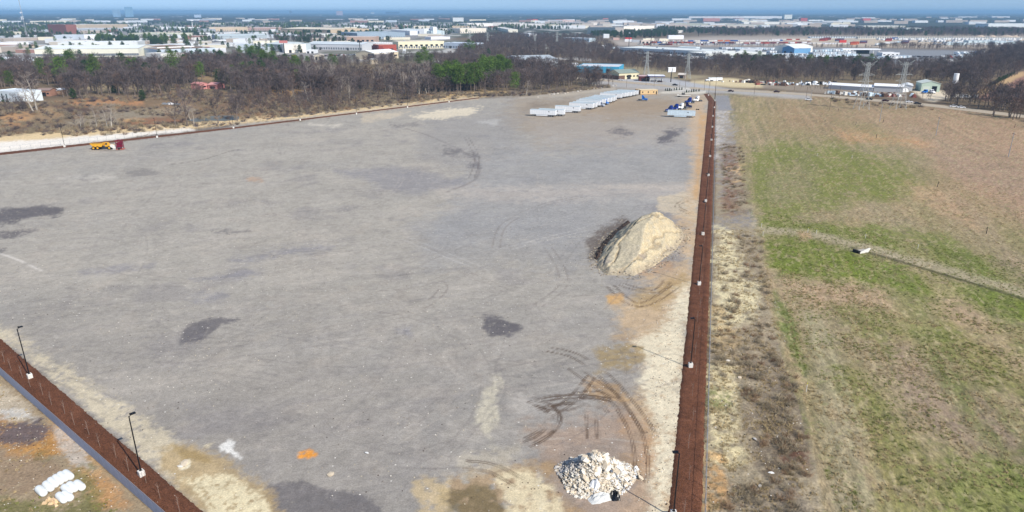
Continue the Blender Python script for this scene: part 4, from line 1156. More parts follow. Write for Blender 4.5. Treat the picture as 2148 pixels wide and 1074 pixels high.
# gullies
gul = np.abs(fbm((gx*.8-gy*.6)/3.5, (gx*.6+gy*.8)/14, 3, 203)); zz -= .5*np.exp(-(gul/.04)**2)*(sdm > .8); zz += .16*fbm(gx/.7, gy/.7, 3, 209)*(sdm > .3)
zz = np.where(sdm < 0, -.1+sdm*.1, np.maximum(zz, -.05))
me = bpy.data.meshes.new('sand_pile')
vs = np.stack([gx-cx_, gy-cy_, zz], -1).reshape(-1, 3)
fs = [(j*nx+i, j*nx+i+1, (j+1)*nx+i+1, (j+1)*nx+i) for j in range(ny-1) for i in range(nx-1) if sdm[j:j+2, i:i+2].max() > -.8]
me.from_pydata(vs.tolist(), [], fs); me.polygons.foreach_set('use_smooth', [True]*len(fs))
c = np.tile(L((188,176,150)), (nx*ny, 1)).astype(float)
def cb(a, q): 
    a = np.clip(a.ravel(), 0, 1)[:, None]; c[:] = c*(1-a)+L(q)*a
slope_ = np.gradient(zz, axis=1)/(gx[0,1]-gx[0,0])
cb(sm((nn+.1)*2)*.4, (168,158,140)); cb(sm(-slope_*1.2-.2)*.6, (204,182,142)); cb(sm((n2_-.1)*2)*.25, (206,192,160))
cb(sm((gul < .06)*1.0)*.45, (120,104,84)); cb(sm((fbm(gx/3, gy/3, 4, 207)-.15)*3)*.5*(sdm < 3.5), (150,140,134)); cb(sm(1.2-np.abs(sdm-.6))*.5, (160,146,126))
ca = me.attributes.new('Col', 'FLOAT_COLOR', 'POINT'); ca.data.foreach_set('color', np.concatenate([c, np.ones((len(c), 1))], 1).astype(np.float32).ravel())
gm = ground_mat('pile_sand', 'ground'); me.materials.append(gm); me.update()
spile = empty('sand_pile', (cx_, cy_, 0)); tag(spile, 'large ridge shaped pile of yellowish sand and broken stone beside the right mulch strip', 'sand pile')
o = put('sand_heap', me, spile)
# stones that rolled to the foot of the pile
st = MB(); M_st = [mat('pile_stone_%d' % i, c_, .9, .15, 2, obj_rand=.2) for i, c_ in enumerate(((176,164,144),(150,140,128),(196,184,160),(160,140,116)))]
rk = [rock_mesh('stone', 60+s, M_ch[s % 4]) for s in range(6)]; rks = [rock_mesh('stone', 60+s, M_st[s % 4]) for s in range(6)]
cnt = 0
for i in range(2600):
    x, y = r_.uniform(x0-1, x1+1), r_.uniform(y0-1, y1+1)
    s_ = float(poly_sd(np.array([x]), np.array([y]), [(p.x, p.y) for p in ps])[0])
    if not (-2.2 < s_ < 1.0): continue
    s = r_.uniform(.15,.5)*(1.3 if r_.random() < .1 else 1); z = max(0, s_*.8)+s*.15
    if cnt < 120 and s > .38:
        o = put('stone', rks[i % 6], spile, (x-cx_, y-cy_, z), r_.uniform(0,6), s); cnt += 1
    else:
        Mx = Matrix.Translation((x-cx_, y-cy_, z)) @ Matrix.Rotation(r_.uniform(0,6.28), 4, 'Z') @ Matrix.Diagonal((s, s, s, 1)); me = rk[i % 6]
        st.add([Mx @ v.co for v in me.vertices], [tuple(p.vertices) for p in me.polygons], i % 4)
tag(st.build('loose_stones', M_st, spile), kind='stuff')
# dark bank of soil and broken asphalt behind the left flank of the pile
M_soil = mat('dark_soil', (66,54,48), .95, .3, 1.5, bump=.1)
db = empty('dirt_bank', at(1268,520)); tag(db, 'low bank of dark soil and stones along the left flank of the sand pile', 'dirt bank')
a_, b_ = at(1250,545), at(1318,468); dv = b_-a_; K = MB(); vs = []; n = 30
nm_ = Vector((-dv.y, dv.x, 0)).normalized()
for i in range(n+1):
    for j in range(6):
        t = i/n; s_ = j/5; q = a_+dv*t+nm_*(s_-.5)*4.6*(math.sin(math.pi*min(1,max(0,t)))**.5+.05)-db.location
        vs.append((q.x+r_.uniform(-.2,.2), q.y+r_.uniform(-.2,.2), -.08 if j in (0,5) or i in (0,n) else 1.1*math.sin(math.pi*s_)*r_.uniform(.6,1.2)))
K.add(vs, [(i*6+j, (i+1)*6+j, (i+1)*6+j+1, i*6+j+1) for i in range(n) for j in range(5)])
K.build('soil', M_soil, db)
st = MB()
for i in range(260):
    q = a_+dv*r_.uniform(0,1)+nm_*r_.gauss(0,1.6)-db.location; s = r_.uniform(.12,.45); me = rk[i % 6]
    Mx = Matrix.Translation((q.x, q.y, r_.uniform(.1,.9))) @ Matrix.Rotation(r_.uniform(0,6.28), 4, 'Z') @ Matrix.Diagonal((s, s, s, 1))
    st.add([Mx @ v.co for v in me.vertices], [tuple(p.vertices) for p in me.polygons], i % 4)
tag(st.build('loose_stones', M_st, db), kind='stuff')

# ---- white boulders along the far edge of the yard
for i, (u, v) in enumerate(((1128,204.5),(1152,199.5),(1158,198.6),(1162,198),(1170,197),(1176,196),(1185,197),(1191,195),(1202,193.5),(1212,192),(1218,190.5),(1233,188.5),(1246,186.5),(1252,186),(1262,184.5),(1272,183),(1286,181),(1292,180))):
    s = 1.1+.5*((i*7) % 5)/5
    tag(put('boulder', rk[i % 6], None, at(u, v)+Vector((0,0,.3)), i, s), 'white boulder, %s from the left in the line along the far yard edge' % ordw(i).replace('nearest','first'), 'boulder', 'white boulders at the far yard edge')

# ---- trailers
def trailer(variant=0):
    t = empty('semi_trailer'); L_ = 16.2; W = 2.6
    wall = M_white if variant == 0 else M_white2
    b_ = MB(); b_.box(-L_/2, L_/2, -W/2, W/2, 1.15, 4.02); b_.build('body', wall, t)
    rf = MB(); rf.box(-L_/2+.04, L_/2-.04, -W/2+.04, W/2-.04, 4.02, 4.07); rf.build('roof', M_roofw, t)
    rb = MB()
    for i in range(14):
        x = -L_/2+.6+i*1.15
        for y in (-W/2-.02, W/2): rb.box(x, x+.05, y, y+.02, 1.3, 3.95)
    for y in (-W/2-.03, W/2): rb.box(-L_/2, L_/2, y, y+.03, 1.12, 1.28); rb.box(-L_/2, L_/2, y, y+.03, 3.9, 4.02)
    rb.build('side_rails', mat('aluminium_trim',(196,202,206),.4,.05,1,metal=.3), t)
    dr = MB()
    for y0_ in (-W/2+.05, .02): dr.box(L_/2, L_/2+.05, y0_, y0_+W/2-.08, 1.25, 3.9)
    d_ = dr.build('rear_doors', wall, t)
    hg = MB()
    for y in (-.45,-.15,.15,.45): hg.tube((L_/2+.08,y,1.25),(L_/2+.08,y,3.88),.025,.025,4)
    hg.build('lock_rods', M_galv, d_)
    ch = MB(); ch.box(-L_/2+1, L_/2, -.5, .5, .85, 1.15); ch.box(L_/2-.15, L_/2, -1.2, 1.2, .5, .62); ch.box(L_/2-.15, L_/2, -.8, -.7, .6, 1.15); ch.box(L_/2-.15, L_/2, .7, .8, .6, 1.15)
    ch.build('chassis', M_under, t)
    lg = MB()
    for y in (-.8,.8): lg.box(-L_/2+2.7, -L_/2+2.9, y-.08, y+.08, .05, 1.15); lg.box(-L_/2+2.55, -L_/2+3.05, y-.15, y+.15, 0, .06)
    lg.build('landing_gear', M_under, t)
    sk = MB()
    for y in (-W/2+.04, W/2-.06): sk.box(-L_/2+4, L_/2-5, y, y+.02, .45, 1.12)
    sk.build('side_skirt', wall, t)
    for x in (L_/2-3.9, L_/2-2.5):
        for y in (-1.05, 1.05):
            wh = MB(); wh.tube((x, y-.28, .52), (x, y+.28, .52), .52, .52, 12); wo = wh.build('wheel', M_tyre, t)
            rm = MB(); rm.tube((x, y-.30*(1 if y < 0 else -1), .52), (x, y-.26*(1 if y < 0 else -1), .52), .28, .28, 8); rm.build('rim', M_rim, wo)
    mk = MB()
    mk.box(L_/2-4.6, L_/2-3.9, -W/2-.035, -W/2-.03, 3.0, 3.35); mk.box(L_/2-4.2, L_/2-3.8, -W/2-.035, -W/2-.03, 2.8, 3.0)
    mk.build('dark_emblem', M_black, t)
    return t
ta = trailer(0); ta['category'] = 'trailer'; ta['group'] = 'white box trailers in the yard'; fa = family(ta)
TA = R(-20)
# photo pixel of the near lower right corner of each trailer
TR = [(1165,246),(1183,244.5),(1216,237.5),(1244,230.5),(1251,228.5),(1258,225),(1263,222),(1269,220.5),(1275,219),(1282,217.5),(1288,215.5),(1292,213.5),(1304,208.5),(1311,206.5),(1317,205.5),(1324,204.5),(1331,203),(1338,201.5)]
for i, (u, v) in enumerate(TR):
    p = at(u, v); c_, s_ = math.cos(TA), math.sin(TA)
    loc = (p.x-8.1*c_-1.3*s_, p.y-8.1*s_+1.3*c_, 0)
    lab = 'white box trailer parked in the diagonal row, %s from its left end' % ordw(i).replace('nearest','first')
    if i == 0: ta.location = loc; ta.rotation_euler = (0,0,TA); ta['label'] = lab
    else: dup(fa, loc, TA+rnd.gauss(0,.01), 1, lab)
tb = trailer(1); p = at(1457.5,247.5); TB = R(-14)
tb.location = (p.x-8.1*math.cos(TB)-1.3*math.sin(TB), p.y-8.1*math.sin(TB)+1.3*math.cos(TB), 0); tb.rotation_euler = (0,0,TB)
tag(tb, 'weathered pale blue-white box trailer standing alone near the right mulch strip', 'trailer')

# ---- road tractors (bonnet truck with sleeper)
def tractor(paint_, label, loc, rz, roof=True, second=None):
    t = empty('road_tractor', loc, rz); tag(t, label, 'truck')
    ch = MB(); ch.box(-3.6, 3.0, -.45, .45, .7, 1.0); ch.box(-3.4,-2.2,-.5,.5,1.0,1.18); ch.build('chassis', M_under, t)
    cb_ = MB(); cb_.prism([(-.9,.95),(1.15,.95),(1.2,1.9),(.75,2.85),(.2,3.0),(-.9,3.0)], -1.2, 1.2); c = cb_.build('cab', paint_, t)
    if roof:
        rf = MB(); rf.prism([(-1.0,3.0),(.7,2.9),(.1,3.6),(-.5,3.95),(-1.0,4.0)], -1.15, 1.15); rf.build('roof_fairing', second or paint_, t)
    hd = MB(); hd.prism([(1.2,.8),(3.1,.75),(3.25,1.25),(3.0,1.6),(1.2,1.95)], -.95, .95); hd.build('hood', second or paint_, t)
    ws = MB(); ws.add([(1.215,-1.0,1.98),(1.215,1.0,1.98),(.80,.92,2.8),(.80,-.92,2.8),(1.16,-1.0,1.96),(1.16,1.0,1.96),(.76,.92,2.8),(.76,-.92,2.8)], [(0,1,2,3),(4,7,6,5),(0,4,5,1),(1,5,6,2),(2,6,7,3),(3,7,4,0)]); ws.build('windscreen', M_glass, c)
    for y in (-1.21, 1.19):
        sw = MB(); sw.box(.05,.85,y,y+.02,1.95,2.6); sw.build('side_window', M_glass, c)
        fd = MB(); fd.prism([(1.5,.55),(1.55,1.1),(1.9,1.35),(2.6,1.35),(2.95,1.1),(3.0,.55),(2.9,.55),(2.7,1.05),(1.8,1.05),(1.6,.55)], y-.12+(.12 if y < 0 else -.12), y+.16); fd.build('fender', paint_, t)
    bp_ = MB(); bp_.box(3.15,3.35,-1.15,1.15,.45,.9); bp_.build('bumper', M_galv, t)
    for y in (-1.0,1.0):
        hl = MB(); hl.box(3.0,3.27,y-.12,y+.12,1.0,1.2); hl.build('headlight', M_conc, t)
        for x, ww in ((2.25,.16),(-1.9,.3),(-3.1,.3)):
            wh = MB(); wh.tube((x,y-ww,.52),(x,y+ww,.52),.52,.52,12); wo = wh.build('wheel', M_tyre, t)
            rm = MB(); sg = 1 if y > 0 else -1; rm.tube((x,y+sg*(ww-.02),.52),(x,y+sg*(ww+.02),.52),.27,.27,8); rm.build('rim', M_rim, wo)
        tk = MB(); tk.tube((-.6,y,.75),(.7,y,.75),.3,.3,8); tk.build('fuel_tank', M_galv, t)
    return t
tractor(M_blue, 'bright blue sleeper truck parked alone right of the trailer row', at(1349,211.5), R(-12))
tractor(M_blue, 'blue truck parked at the front of the trailer row, behind the silver one', at(1268,219), R(-48))
tractor(mat('silver_paint',(170,176,190),.35,.05,1), 'silver truck cab parked in front of the trailer row', at(1259,223.5), R(-42), True)
tractor(M_navy, 'dark blue truck leftmost in the lower right group, nose to the left', at(1406,234.5), R(196))
tractor(M_navy, 'dark blue sleeper truck behind the leftmost one in the lower group', at(1418,231), R(200))
tractor(M_white, 'white high-roof truck between the blue trucks in the lower group', at(1429,229), R(195), True)
tractor(M_indigo, 'navy truck at the right of the lower group, hood pointing right', at(1441,226.5), R(-10))
tractor(M_navy, 'small dark blue truck at the left of the upper right group', at(1446,216.5), R(196))
tractor(M_white, 'white sleeper truck in the upper right group near the gate', at(1462,213), R(192), True)
# flatbed with a dark machine near the gate
ft = empty('flatbed_trailer', at(1434,203), R(-8)); tag(ft, 'low pale flatbed trailer near the gate carrying nothing but a dark machine', 'trailer')
k_ = MB(); k_.box(-5,5,-1.2,1.2,.9,1.1); k_.box(-5,-3.5,-1.1,1.1,1.1,1.5); k_.build('deck', M_conc, ft)
for x in (-4,-3):
    for y in (-1,1): k_ = MB(); k_.tube((x,y-.25,.45),(x,y+.25,.45),.45,.45,10); k_.build('wheel', M_tyre, ft)
k_ = MB(); k_.box(3.5,4.6,-.1,.1,.5,.9); k_.build('drawbar', M_conc, ft)
fl = empty('forklift', at(1433,202.5)+Vector((0,0,1.1)), R(-8)); tag(fl, 'small black forklift standing on the flatbed trailer near the gate', 'forklift')
k_ = MB(); k_.box(-1.2,.8,-.8,.8,.3,1.3); k_.build('body', M_black, fl)
k_ = MB(); k_.box(-1,.6,-.7,.7,2.2,2.3); k_.tube((-.9,-.65,1.3),(-.9,-.65,2.2),.05,.05,4); k_.tube((-.9,.65,1.3),(-.9,.65,2.2),.05,.05,4); k_.tube((.5,-.65,1.3),(.5,-.65,2.2),.05,.05,4); k_.build('overhead_guard', M_black, fl)
k_ = MB(); k_.box(.85,1.0,-.5,-.35,.2,3.1); k_.box(.85,1.0,.35,.5,.2,3.1); k_.box(1.0,2.0,-.45,-.3,.2,.28); k_.build('mast', M_black, fl)
for i, (u, v) in enumerate(((1461.5,230.3),(1465,230.5))):
    k_ = MB()
    k_.tube((0,0,0),(0,0,.3),.5,.5,12); k_.tube((.05,0,.3),(.05,0,.6),.5,.5,12)
    tag(k_.build('tyre_stack', M_tyre, None, at(u, v)), 'stack of old tyres lying right of the lower trucks, %s one' % ('left','right')[i], 'tyres', 'old tyres near the right strip')

# ---- yellow articulated dump truck
dt = empty('dump_truck', at(219,313), R(6)); tag(dt, 'yellow articulated dump truck parked by the far left mulch strip', 'dump truck')
k_ = MB(); k_.prism([(-5.2,2.7),(-4.4,1.6),(-3.2,1.35),(-.4,1.35),(.3,2.5),(.3,2.75),(-.1,2.9),(-5.3,2.9)], -1.35, 1.35); k_.build('dump_body', M_yel, dt)
k_ = MB(); k_.box(-5.0,.1,-1.15,1.15,2.9,2.93); k_.build('body_opening', M_under, dt)
k_ = MB(); k_.box(-5.3,.3,-1.42,-1.35,2.6,2.98); k_.box(-5.3,.3,1.35,1.42,2.6,2.98); k_.box(.3,.38,-1.4,1.4,1.9,3.2); k_.build('side_rims', M_yel, dt)
k_ = MB(); k_.box(-4.5,3.8,-.45,.45,.8,1.3); k_.build('frame', M_under, dt)
k_ = MB(); k_.prism([(.9,1.3),(2.3,1.3),(2.45,2.2),(2.1,3.1),(.95,3.15)], -.75, .95); cb_ = k_.build('cab', M_yel, dt)
k_ = MB(); k_.box(1.15,2.0,-.77,-.75,2.2,2.95); k_.box(1.15,2.0,.95,.97,2.2,2.95); k_.build('side_window', M_glass, cb_)
k_ = MB(); k_.prism([(2.4,1.2),(4.3,1.1),(4.4,1.7),(4.0,2.05),(2.45,2.25)], -1.1, 1.1); k_.build('hood', M_yel, dt)
for x in (-4.0,-2.2,2.9):
    for y in (-1.2,1.2):
        k_ = MB(); k_.tube((x,y-.33,.82),(x,y+.33,.82),.82,.82,14); wo = k_.build('wheel', M_tyre, dt)
        k_ = MB(); sg = 1 if y > 0 else -1; k_.tube((x,y+sg*.30,.82),(x,y+sg*.36,.82),.45,.45,10); k_.build('rim', M_yel, wo)
k_ = MB(); k_.tube((2.3,.7,2.9),(2.3,.7,3.9),.06,.06,5); k_.build('exhaust', M_under, dt)
# maroon machine: tall frame on a pale base, with a white towing front
mc = empty('screening_machine', at(251,313.5), R(4)); tag(mc, 'tall maroon steel machine with white drawbar standing right of the yellow dump truck', 'machine')
k_ = MB()
for x in (-.7,1.5):
    for y in (-1.1,1.1): k_.box(x-.12,x+.12,y-.12,y+.12,.2,4.4)
for z in (1.2,2.8,4.2): k_.box(-.7,1.5,-1.2,-1.0,z,z+.2); k_.box(-.7,1.5,1.0,1.2,z,z+.2); k_.box(-.82,-.6,-1,1,z,z+.2); k_.box(1.4,1.6,-1,1,z,z+.2)
k_.build('frame', M_mar, mc)
k_ = MB(); k_.prism([(-.5,1.0),(1.3,1.3),(1.3,3.9),(-.5,3.2)], -.95, .95); k_.build('hopper', M_mar, mc)
k_ = MB(); k_.box(-1.0,2.0,-1.3,1.3,.15,.4); k_.build('base', mat('dusty_red',(190,110,96),.8,.15,1.5), mc)
k_ = MB(); k_.prism([(-3.9,1.5),(-3.6,2.4),(-2.8,2.3),(-1.0,1.2),(-1.0,.6),(-2.4,.5)], -.5, .5); k_.box(-2.6,-1.0,-.9,-.7,.2,.45); k_.build('drawbar', M_conc, mc)
for y in (-1.1,1.1): k_ = MB(); k_.tube((.3,y-.2,.4),(.3,y+.2,.4),.4,.4,10); k_.build('wheel', M_tyre, mc)

# ---- tan office cabin by the gate
ob = empty('office_cabin', at(1358,197.5), R(12)); tag(ob, 'long tan office cabin with flat roof by the gate', 'cabin')
k_ = MB(); k_.box(-7,7,-3,3,.3,3.4); w0 = k_.build('wall', M_tan, ob)
k_ = MB(); k_.box(-7.2,7.2,-3.2,3.2,3.4,3.65); k_.build('roof', mat('pale_roof',(226,206,170),.8,.05,1), ob)
k_ = MB(); k_.box(-7,7,-2.95,2.95,0,.3); k_.build('skirting', M_tan2, ob)
for x in (-5.6,-1,3.4,6):
    k_ = MB(); k_.box(x,x+.8,-3.03,-3,1.3,2.4) if x != 6 else k_.box(5.6,6.5,-3.03,-3,.3,2.4); k_.build('window' if x != 6 else 'door', M_glass if x != 6 else M_under, w0)
k_ = MB(); k_.box(-7.04,-7,-2.9,2.9,.3,3.38); k_.build('end_panel', M_tan2, ob)
sh = empty('small_shed', at(1337.5,193.5), R(12)); tag(sh, 'small brown shed left of the tan office cabin', 'shed')
k_ = MB(); k_.box(-1.6,1.6,-1.5,1.5,0,2.4); k_.build('wall', M_tan2, sh); k_ = MB(); k_.box(-1.8,1.8,-1.7,1.7,2.4,2.55); k_.build('roof', M_tan, sh); k_ = MB(); k_.box(-.4,.4,-1.53,-1.5,0,2); k_.build('door', M_under, sh)

# ---- young evergreens planted by the gate
ev = MB(); r_ = random.Random(4)
for i in range(170):
    t = r_.random(); a = r_.uniform(0,6.28); rr = .65*(1-t)*r_.uniform(.4,1); blade(ev, Vector((math.cos(a)*rr, math.sin(a)*rr, .15+2.0*t)), Vector((math.cos(a),math.sin(a),.6)).normalized(), .4, .3, 0, r_)
evc = ev.mesh('crown', [M_dark]); s_ = MB(); s_.tube((0,0,0),(0,0,1.8),.06,.02,5); evt = s_.mesh('trunk', [M_bark])
for i, (u, v) in enumerate([(1396,190.5),(1400,191),(1404.5,191),(1409,190.7),(1414,190),(1419,189.5),(1425,189),(1430,188.7),(1440,194.5),(1445,194),(1450,193.5),(1455,193),(1460,192.3),(1466,192)]):
    e = empty('young_evergreen', at(u, v), i, .85+.1*(i % 3)); put('crown', evc, e); put('trunk', evt, e)
    tag(e, 'small dark evergreen by the gate, %s from the left' % ordw(i).replace('nearest','first'), 'evergreen', 'small evergreens by the gate')

# ---- field: marker posts, stakes, headwall
pm_ = MB(); pm_.tube((0,0,-.1),(0,0,1.45),.06,.06,6); pm_ = pm_.mesh('post_tube', [M_conc]); pc_ = MB(); pc_.tube((0,0,1.45),(0,0,1.7),.062,.062,6); pc_ = pc_.mesh('cap', [mat('yellow_cap',(220,210,60),.6,.05,1)])
for (u, v, s_) in ((1691,822,'alone near the scrub margin'),(1597,477,'at the left end of the track'),(1694,489,'left of the pair on the track'),(1712,491,'right of the pair on the track'),(1815,500,'above the concrete headwall'),(1925,522,'right of the headwall on the track'),(1714,328,'in the far green patch'),(1787,332,'right of the one in the far green patch'),(1629,318,'near the left edge of the far green patch'),(1600,490+5,'at the bottom of the left end of the track')):
    e = empty('marker_post', at(u, v)); put('post_tube', pm_, e); put('cap', pc_, e); tag(e, 'short white utility marker post '+s_, 'marker post', 'white marker posts in the field')
sk_ = MB(); sk_.tube((0,0,-.1),(.1,0,2.0),.11,.08,5); sk_.tube((.1,0,1.2),(.5,.2,1.9),.05,.02,4); skm = sk_.mesh('old_post', [M_under])
for (u, v, s_) in ((2069,490,'at the right edge of the green patch'),(1966,392,'in the upper right of the field'),(1838,290,'in the orange-tan patch'),(1795,262,'in the upper middle of the field'),(1758,234,'near the left pylon'),(2128,268,'near the wood at the far right'),(1852,258,'left of the thin field lamp')):
    tag(put('old_post', skm, None, at(u, v), u), 'dark weathered post stub '+s_, 'post', 'dark post stubs in the field')
hw = empty('culvert_headwall', at(1806,528), R(24)); tag(hw, 'pale concrete culvert headwall at the end of the field ditch', 'headwall')
k_ = MB(); k_.prism([(-1.6,0),(1.4,0),(2.1,1.0),(1.7,1.15),(-1.6,.35)], -1.1,-.85); k_.build('wing_wall', M_conc, hw); k_ = MB(); k_.box(-1.6,2.0,-.8,.9,.0,.3); k_.build('slab', mat('grey_concrete',(176,170,160),.9,.1,1.5), hw); k_ = MB(); k_.box(-2.0,-1.4,-1.0,1.0,-.1,.7); k_.build('end_block', M_under, hw)
# loose pale stones in the margin and at the yard corner
for i, (u, v, s, w_) in enumerate(((1526,757,.6,'in the scrub margin, left of the dark ditch'),(1552,793,.7,'in the scrub margin, lower'),(1583,921,.5,'in the scrub margin beside the dark brush'),(1618,993,.55,'below the dark brush'),(1594,1020,.5,'near the bottom of the scrub margin'),(388,972,1.1,'on the clay beside the lower left strip'),(378,979,.7,'beside the bigger clump on the clay'),(694,996,.8,'at the bottom of the yard, small'),(1200,736,.8,'dark wet spot right of the middle'),(770,951,.4,'near the bottom middle of the yard'))):
    if i == 8: continue
    tag(put('pale_rock', rk[i % 6], None, at(u, v)+Vector((0,0,.1)), i, (s*1.4, s, s*.6)), 'pale chunk of rock lying '+w_, 'rock', 'loose pale rocks')
# ================================================================== ROAD, POLES, PYLONS, BUILDINGS
M_asph = mat('asphalt', (180,165,144), .9, .06, .3)
M_line = mat('road_paint', (216,212,196), .8, .08, .5)
def ribbon(name, px, wid, z, m, label, kind='structure'):
    c = [Vector((p.x, p.y, 0)) for p in (at(*q) for q in px)]; c = smooth_line([(p.x, p.y) for p in c], 6); K = MB(); vs = []
    for i, p in enumerate(c):
        t = (c[min(i+1, len(c)-1)]-c[max(i-1, 0)]).normalized(); n = Vector((-t.y, t.x, 0))
        vs += [(p.x-n.x*wid/2, p.y-n.y*wid/2, z), (p.x+n.x*wid/2, p.y+n.y*wid/2, z)]
    K.add(vs, [(2*i, 2*i+2, 2*i+3, 2*i+1)[::-1] for i in range(len(c)-1)])
    me = K.mesh(name, [m]); o = put(name, me); return tag(o, label, kind=kind)
RD1 = [(1150,158),(1240,166),(1330,174),(1400,180),(1480,187),(1560,190.5),(1640,195),(1720,200.5),(1830,210),(1900,216),(1980,224),(2080,236),(2300,262),(2700,310)]
ribbon('highway', RD1, 15, .05, M_asph, 'grey two-way highway crossing behind the yard and the field')
ribbon('highway_line', RD1, .35, .075, M_line, 'faded centre line of the highway')
ribbon('side_road', [(1440,184),(1400,176),(1370,169),(1330,160),(1280,148),(1200,138)], 12, .055, mat('old_asphalt',(172,168,162),.9,.06,.3), 'pale side road passing the filling station')
ribbon('driveway', [(1425,184),(1430,189),(1430,193)], 16, .06, mat('pale_drive',(200,194,184),.9,.06,.3), 'pale driveway from the highway to the yard gate')

M_cols = [mat('car_white',(225,225,228),.3,.03,1), mat('car_black',(24,18,20),.3,.03,1), mat('car_grey',(130,134,140),.3,.03,1), mat('car_red',(150,26,26),.3,.03,1), mat('car_maroon',(56,22,24),.3,.03,1)]
def car(loc, rz, m, label):
    t = empty('car', loc, rz); tag(t, label, 'car')
    k_ = MB(); k_.prism([(-2.3,.35),(2.3,.35),(2.35,.75),(2.1,.95),(.9,1.02),(-1.9,1.05),(-2.3,.9)], -.9, .9); k_.build('body', m, t)
    k_ = MB(); k_.prism([(-1.7,1.03),(.95,1.0),(.35,1.5),(-1.2,1.52)], -.75, .75); k_.build('cabin', M_glass, t)
    k_ = MB(); k_.box(-1.15,.3,-.7,.7,1.5,1.55); k_.build('roof', m, t)
    for x in (-1.4,1.4):
        for y in (-.8,.8): k_ = MB(); k_.tube((x,y-.12,.33),(x,y+.12,.33),.33,.33,10); k_.build('wheel', M_tyre, t)
for u, v, c, l_ in ((1629,194,4,'dark maroon car on the highway above the field'),(1416,179.5,1,'dark car on the highway near the gate'),(1533,192.5,4,'dark red car pulling off the highway right of the strip'),(1823,209.5,1,'black car on the highway between the two pylons'),(1857,213,4,'dark car on the highway left of the right pylon'),(1907,215.5,0,'white car on the highway right of the right pylon'),(1302,169,0,'white car parked by the filling station'),(1924,219,1,'dark small car at the verge right of the white car'),(1696,210.5,0,'white car lying low at the field edge'),(2000,225,0,'white vehicle behind the trees at the right, first'),(2016,227,0,'white vehicle behind the trees at the right, second'),(1384,172.5,4,'dark car leaving the filling station')):
    car(at(u, v)+Vector((0,0,.06)), R(-14) if u > 1500 else R(-20), M_cols[c], l_)

# ---- wooden utility poles
def util_pole(u, v, vtop, lab, kind=0):
    p = at(u, v); d = H/depth_of(v)[1]; h = (v-vtop)/F*d/cp*.98
    t = empty('utility_pole', p, R(80)); tag(t, lab, 'utility pole', 'wooden utility poles')
    k_ = MB(); pm3 = M_galv if 'field' in lab and 'edge left' not in lab else M_wood; k_.tube((0,0,-.3),(0,0,h),.15,.10,6); k_.build('pole', pm3, t)
    if kind == 0:
        k_ = MB(); k_.box(-1.3,1.3,-.08,.08,h-.7,h-.5); k_.build('crossarm', M_wood, t)
    elif kind == 1:
        k_ = MB(); k_.tube((0,0,h-.2),(1.8,0,h+.1),.07,.05,5); k_.box(1.6,2.3,-.15,.15,h,h+.15); k_.build('lamp_arm', M_galv, t)
for i, a_ in enumerate(((1581,172,147,0),(1666,190,158,0),(1691,205,184,0),(1735,198,181,0),(1740,230,197,0),(1741,194,176,0),(1760,205,183,0),(1316,143,130,0),(1337,146,133,0),(1372,181,137,0),(1437,188,131,0),(1499,207,139,1),(1489,181,154,0),(1314,184,166,1),(1503,157,139,0),(1355,179,162,1),(1425,187,172,0),(1456,184,166,1),(1477,190,167,0),(1582,198,166,0),(1418,155,136,0),(1700,215,190,0),(1845,255,219,1),(1963,284,247,0),(2115,329,280,0),(137,175,162,0),(1925,184,164,0),(1979,188,167,0),(1885,205,178,0),(1648,182,166,0))):
    util_pole(*a_[:3], 'wooden utility pole, %s' % ['behind the junk lot, left','behind the junk lot, right','at the highway verge below the junk lot','at the left end of the white sheds','standing in the field edge left of the left pylon','behind the left end of the white sheds','leaning at the highway left of the left pylon','behind the green roofed building','right of the green roofed building','beside the dark filling station canopy','tall one beside the second pylon','tall lamp pole at the upper end of the right strip','left of the parked white truck and trailer','thin one left of the tan cabin','behind the parked white truck','thin one below the filling station','short one left of the gate','short one at the gate','thin one above the gate','beside the highway right of the strip','beside the billboard','thin one at the upper left of the field','curved lamp pole in the field left','T-headed pole in the middle of the field','T-headed pole at the right edge of the field','pale one in the scrub at the left','left of the green-white workshop','right of the green-white workshop','behind the right pylon','small one in the junk lot'][i], a_[3])

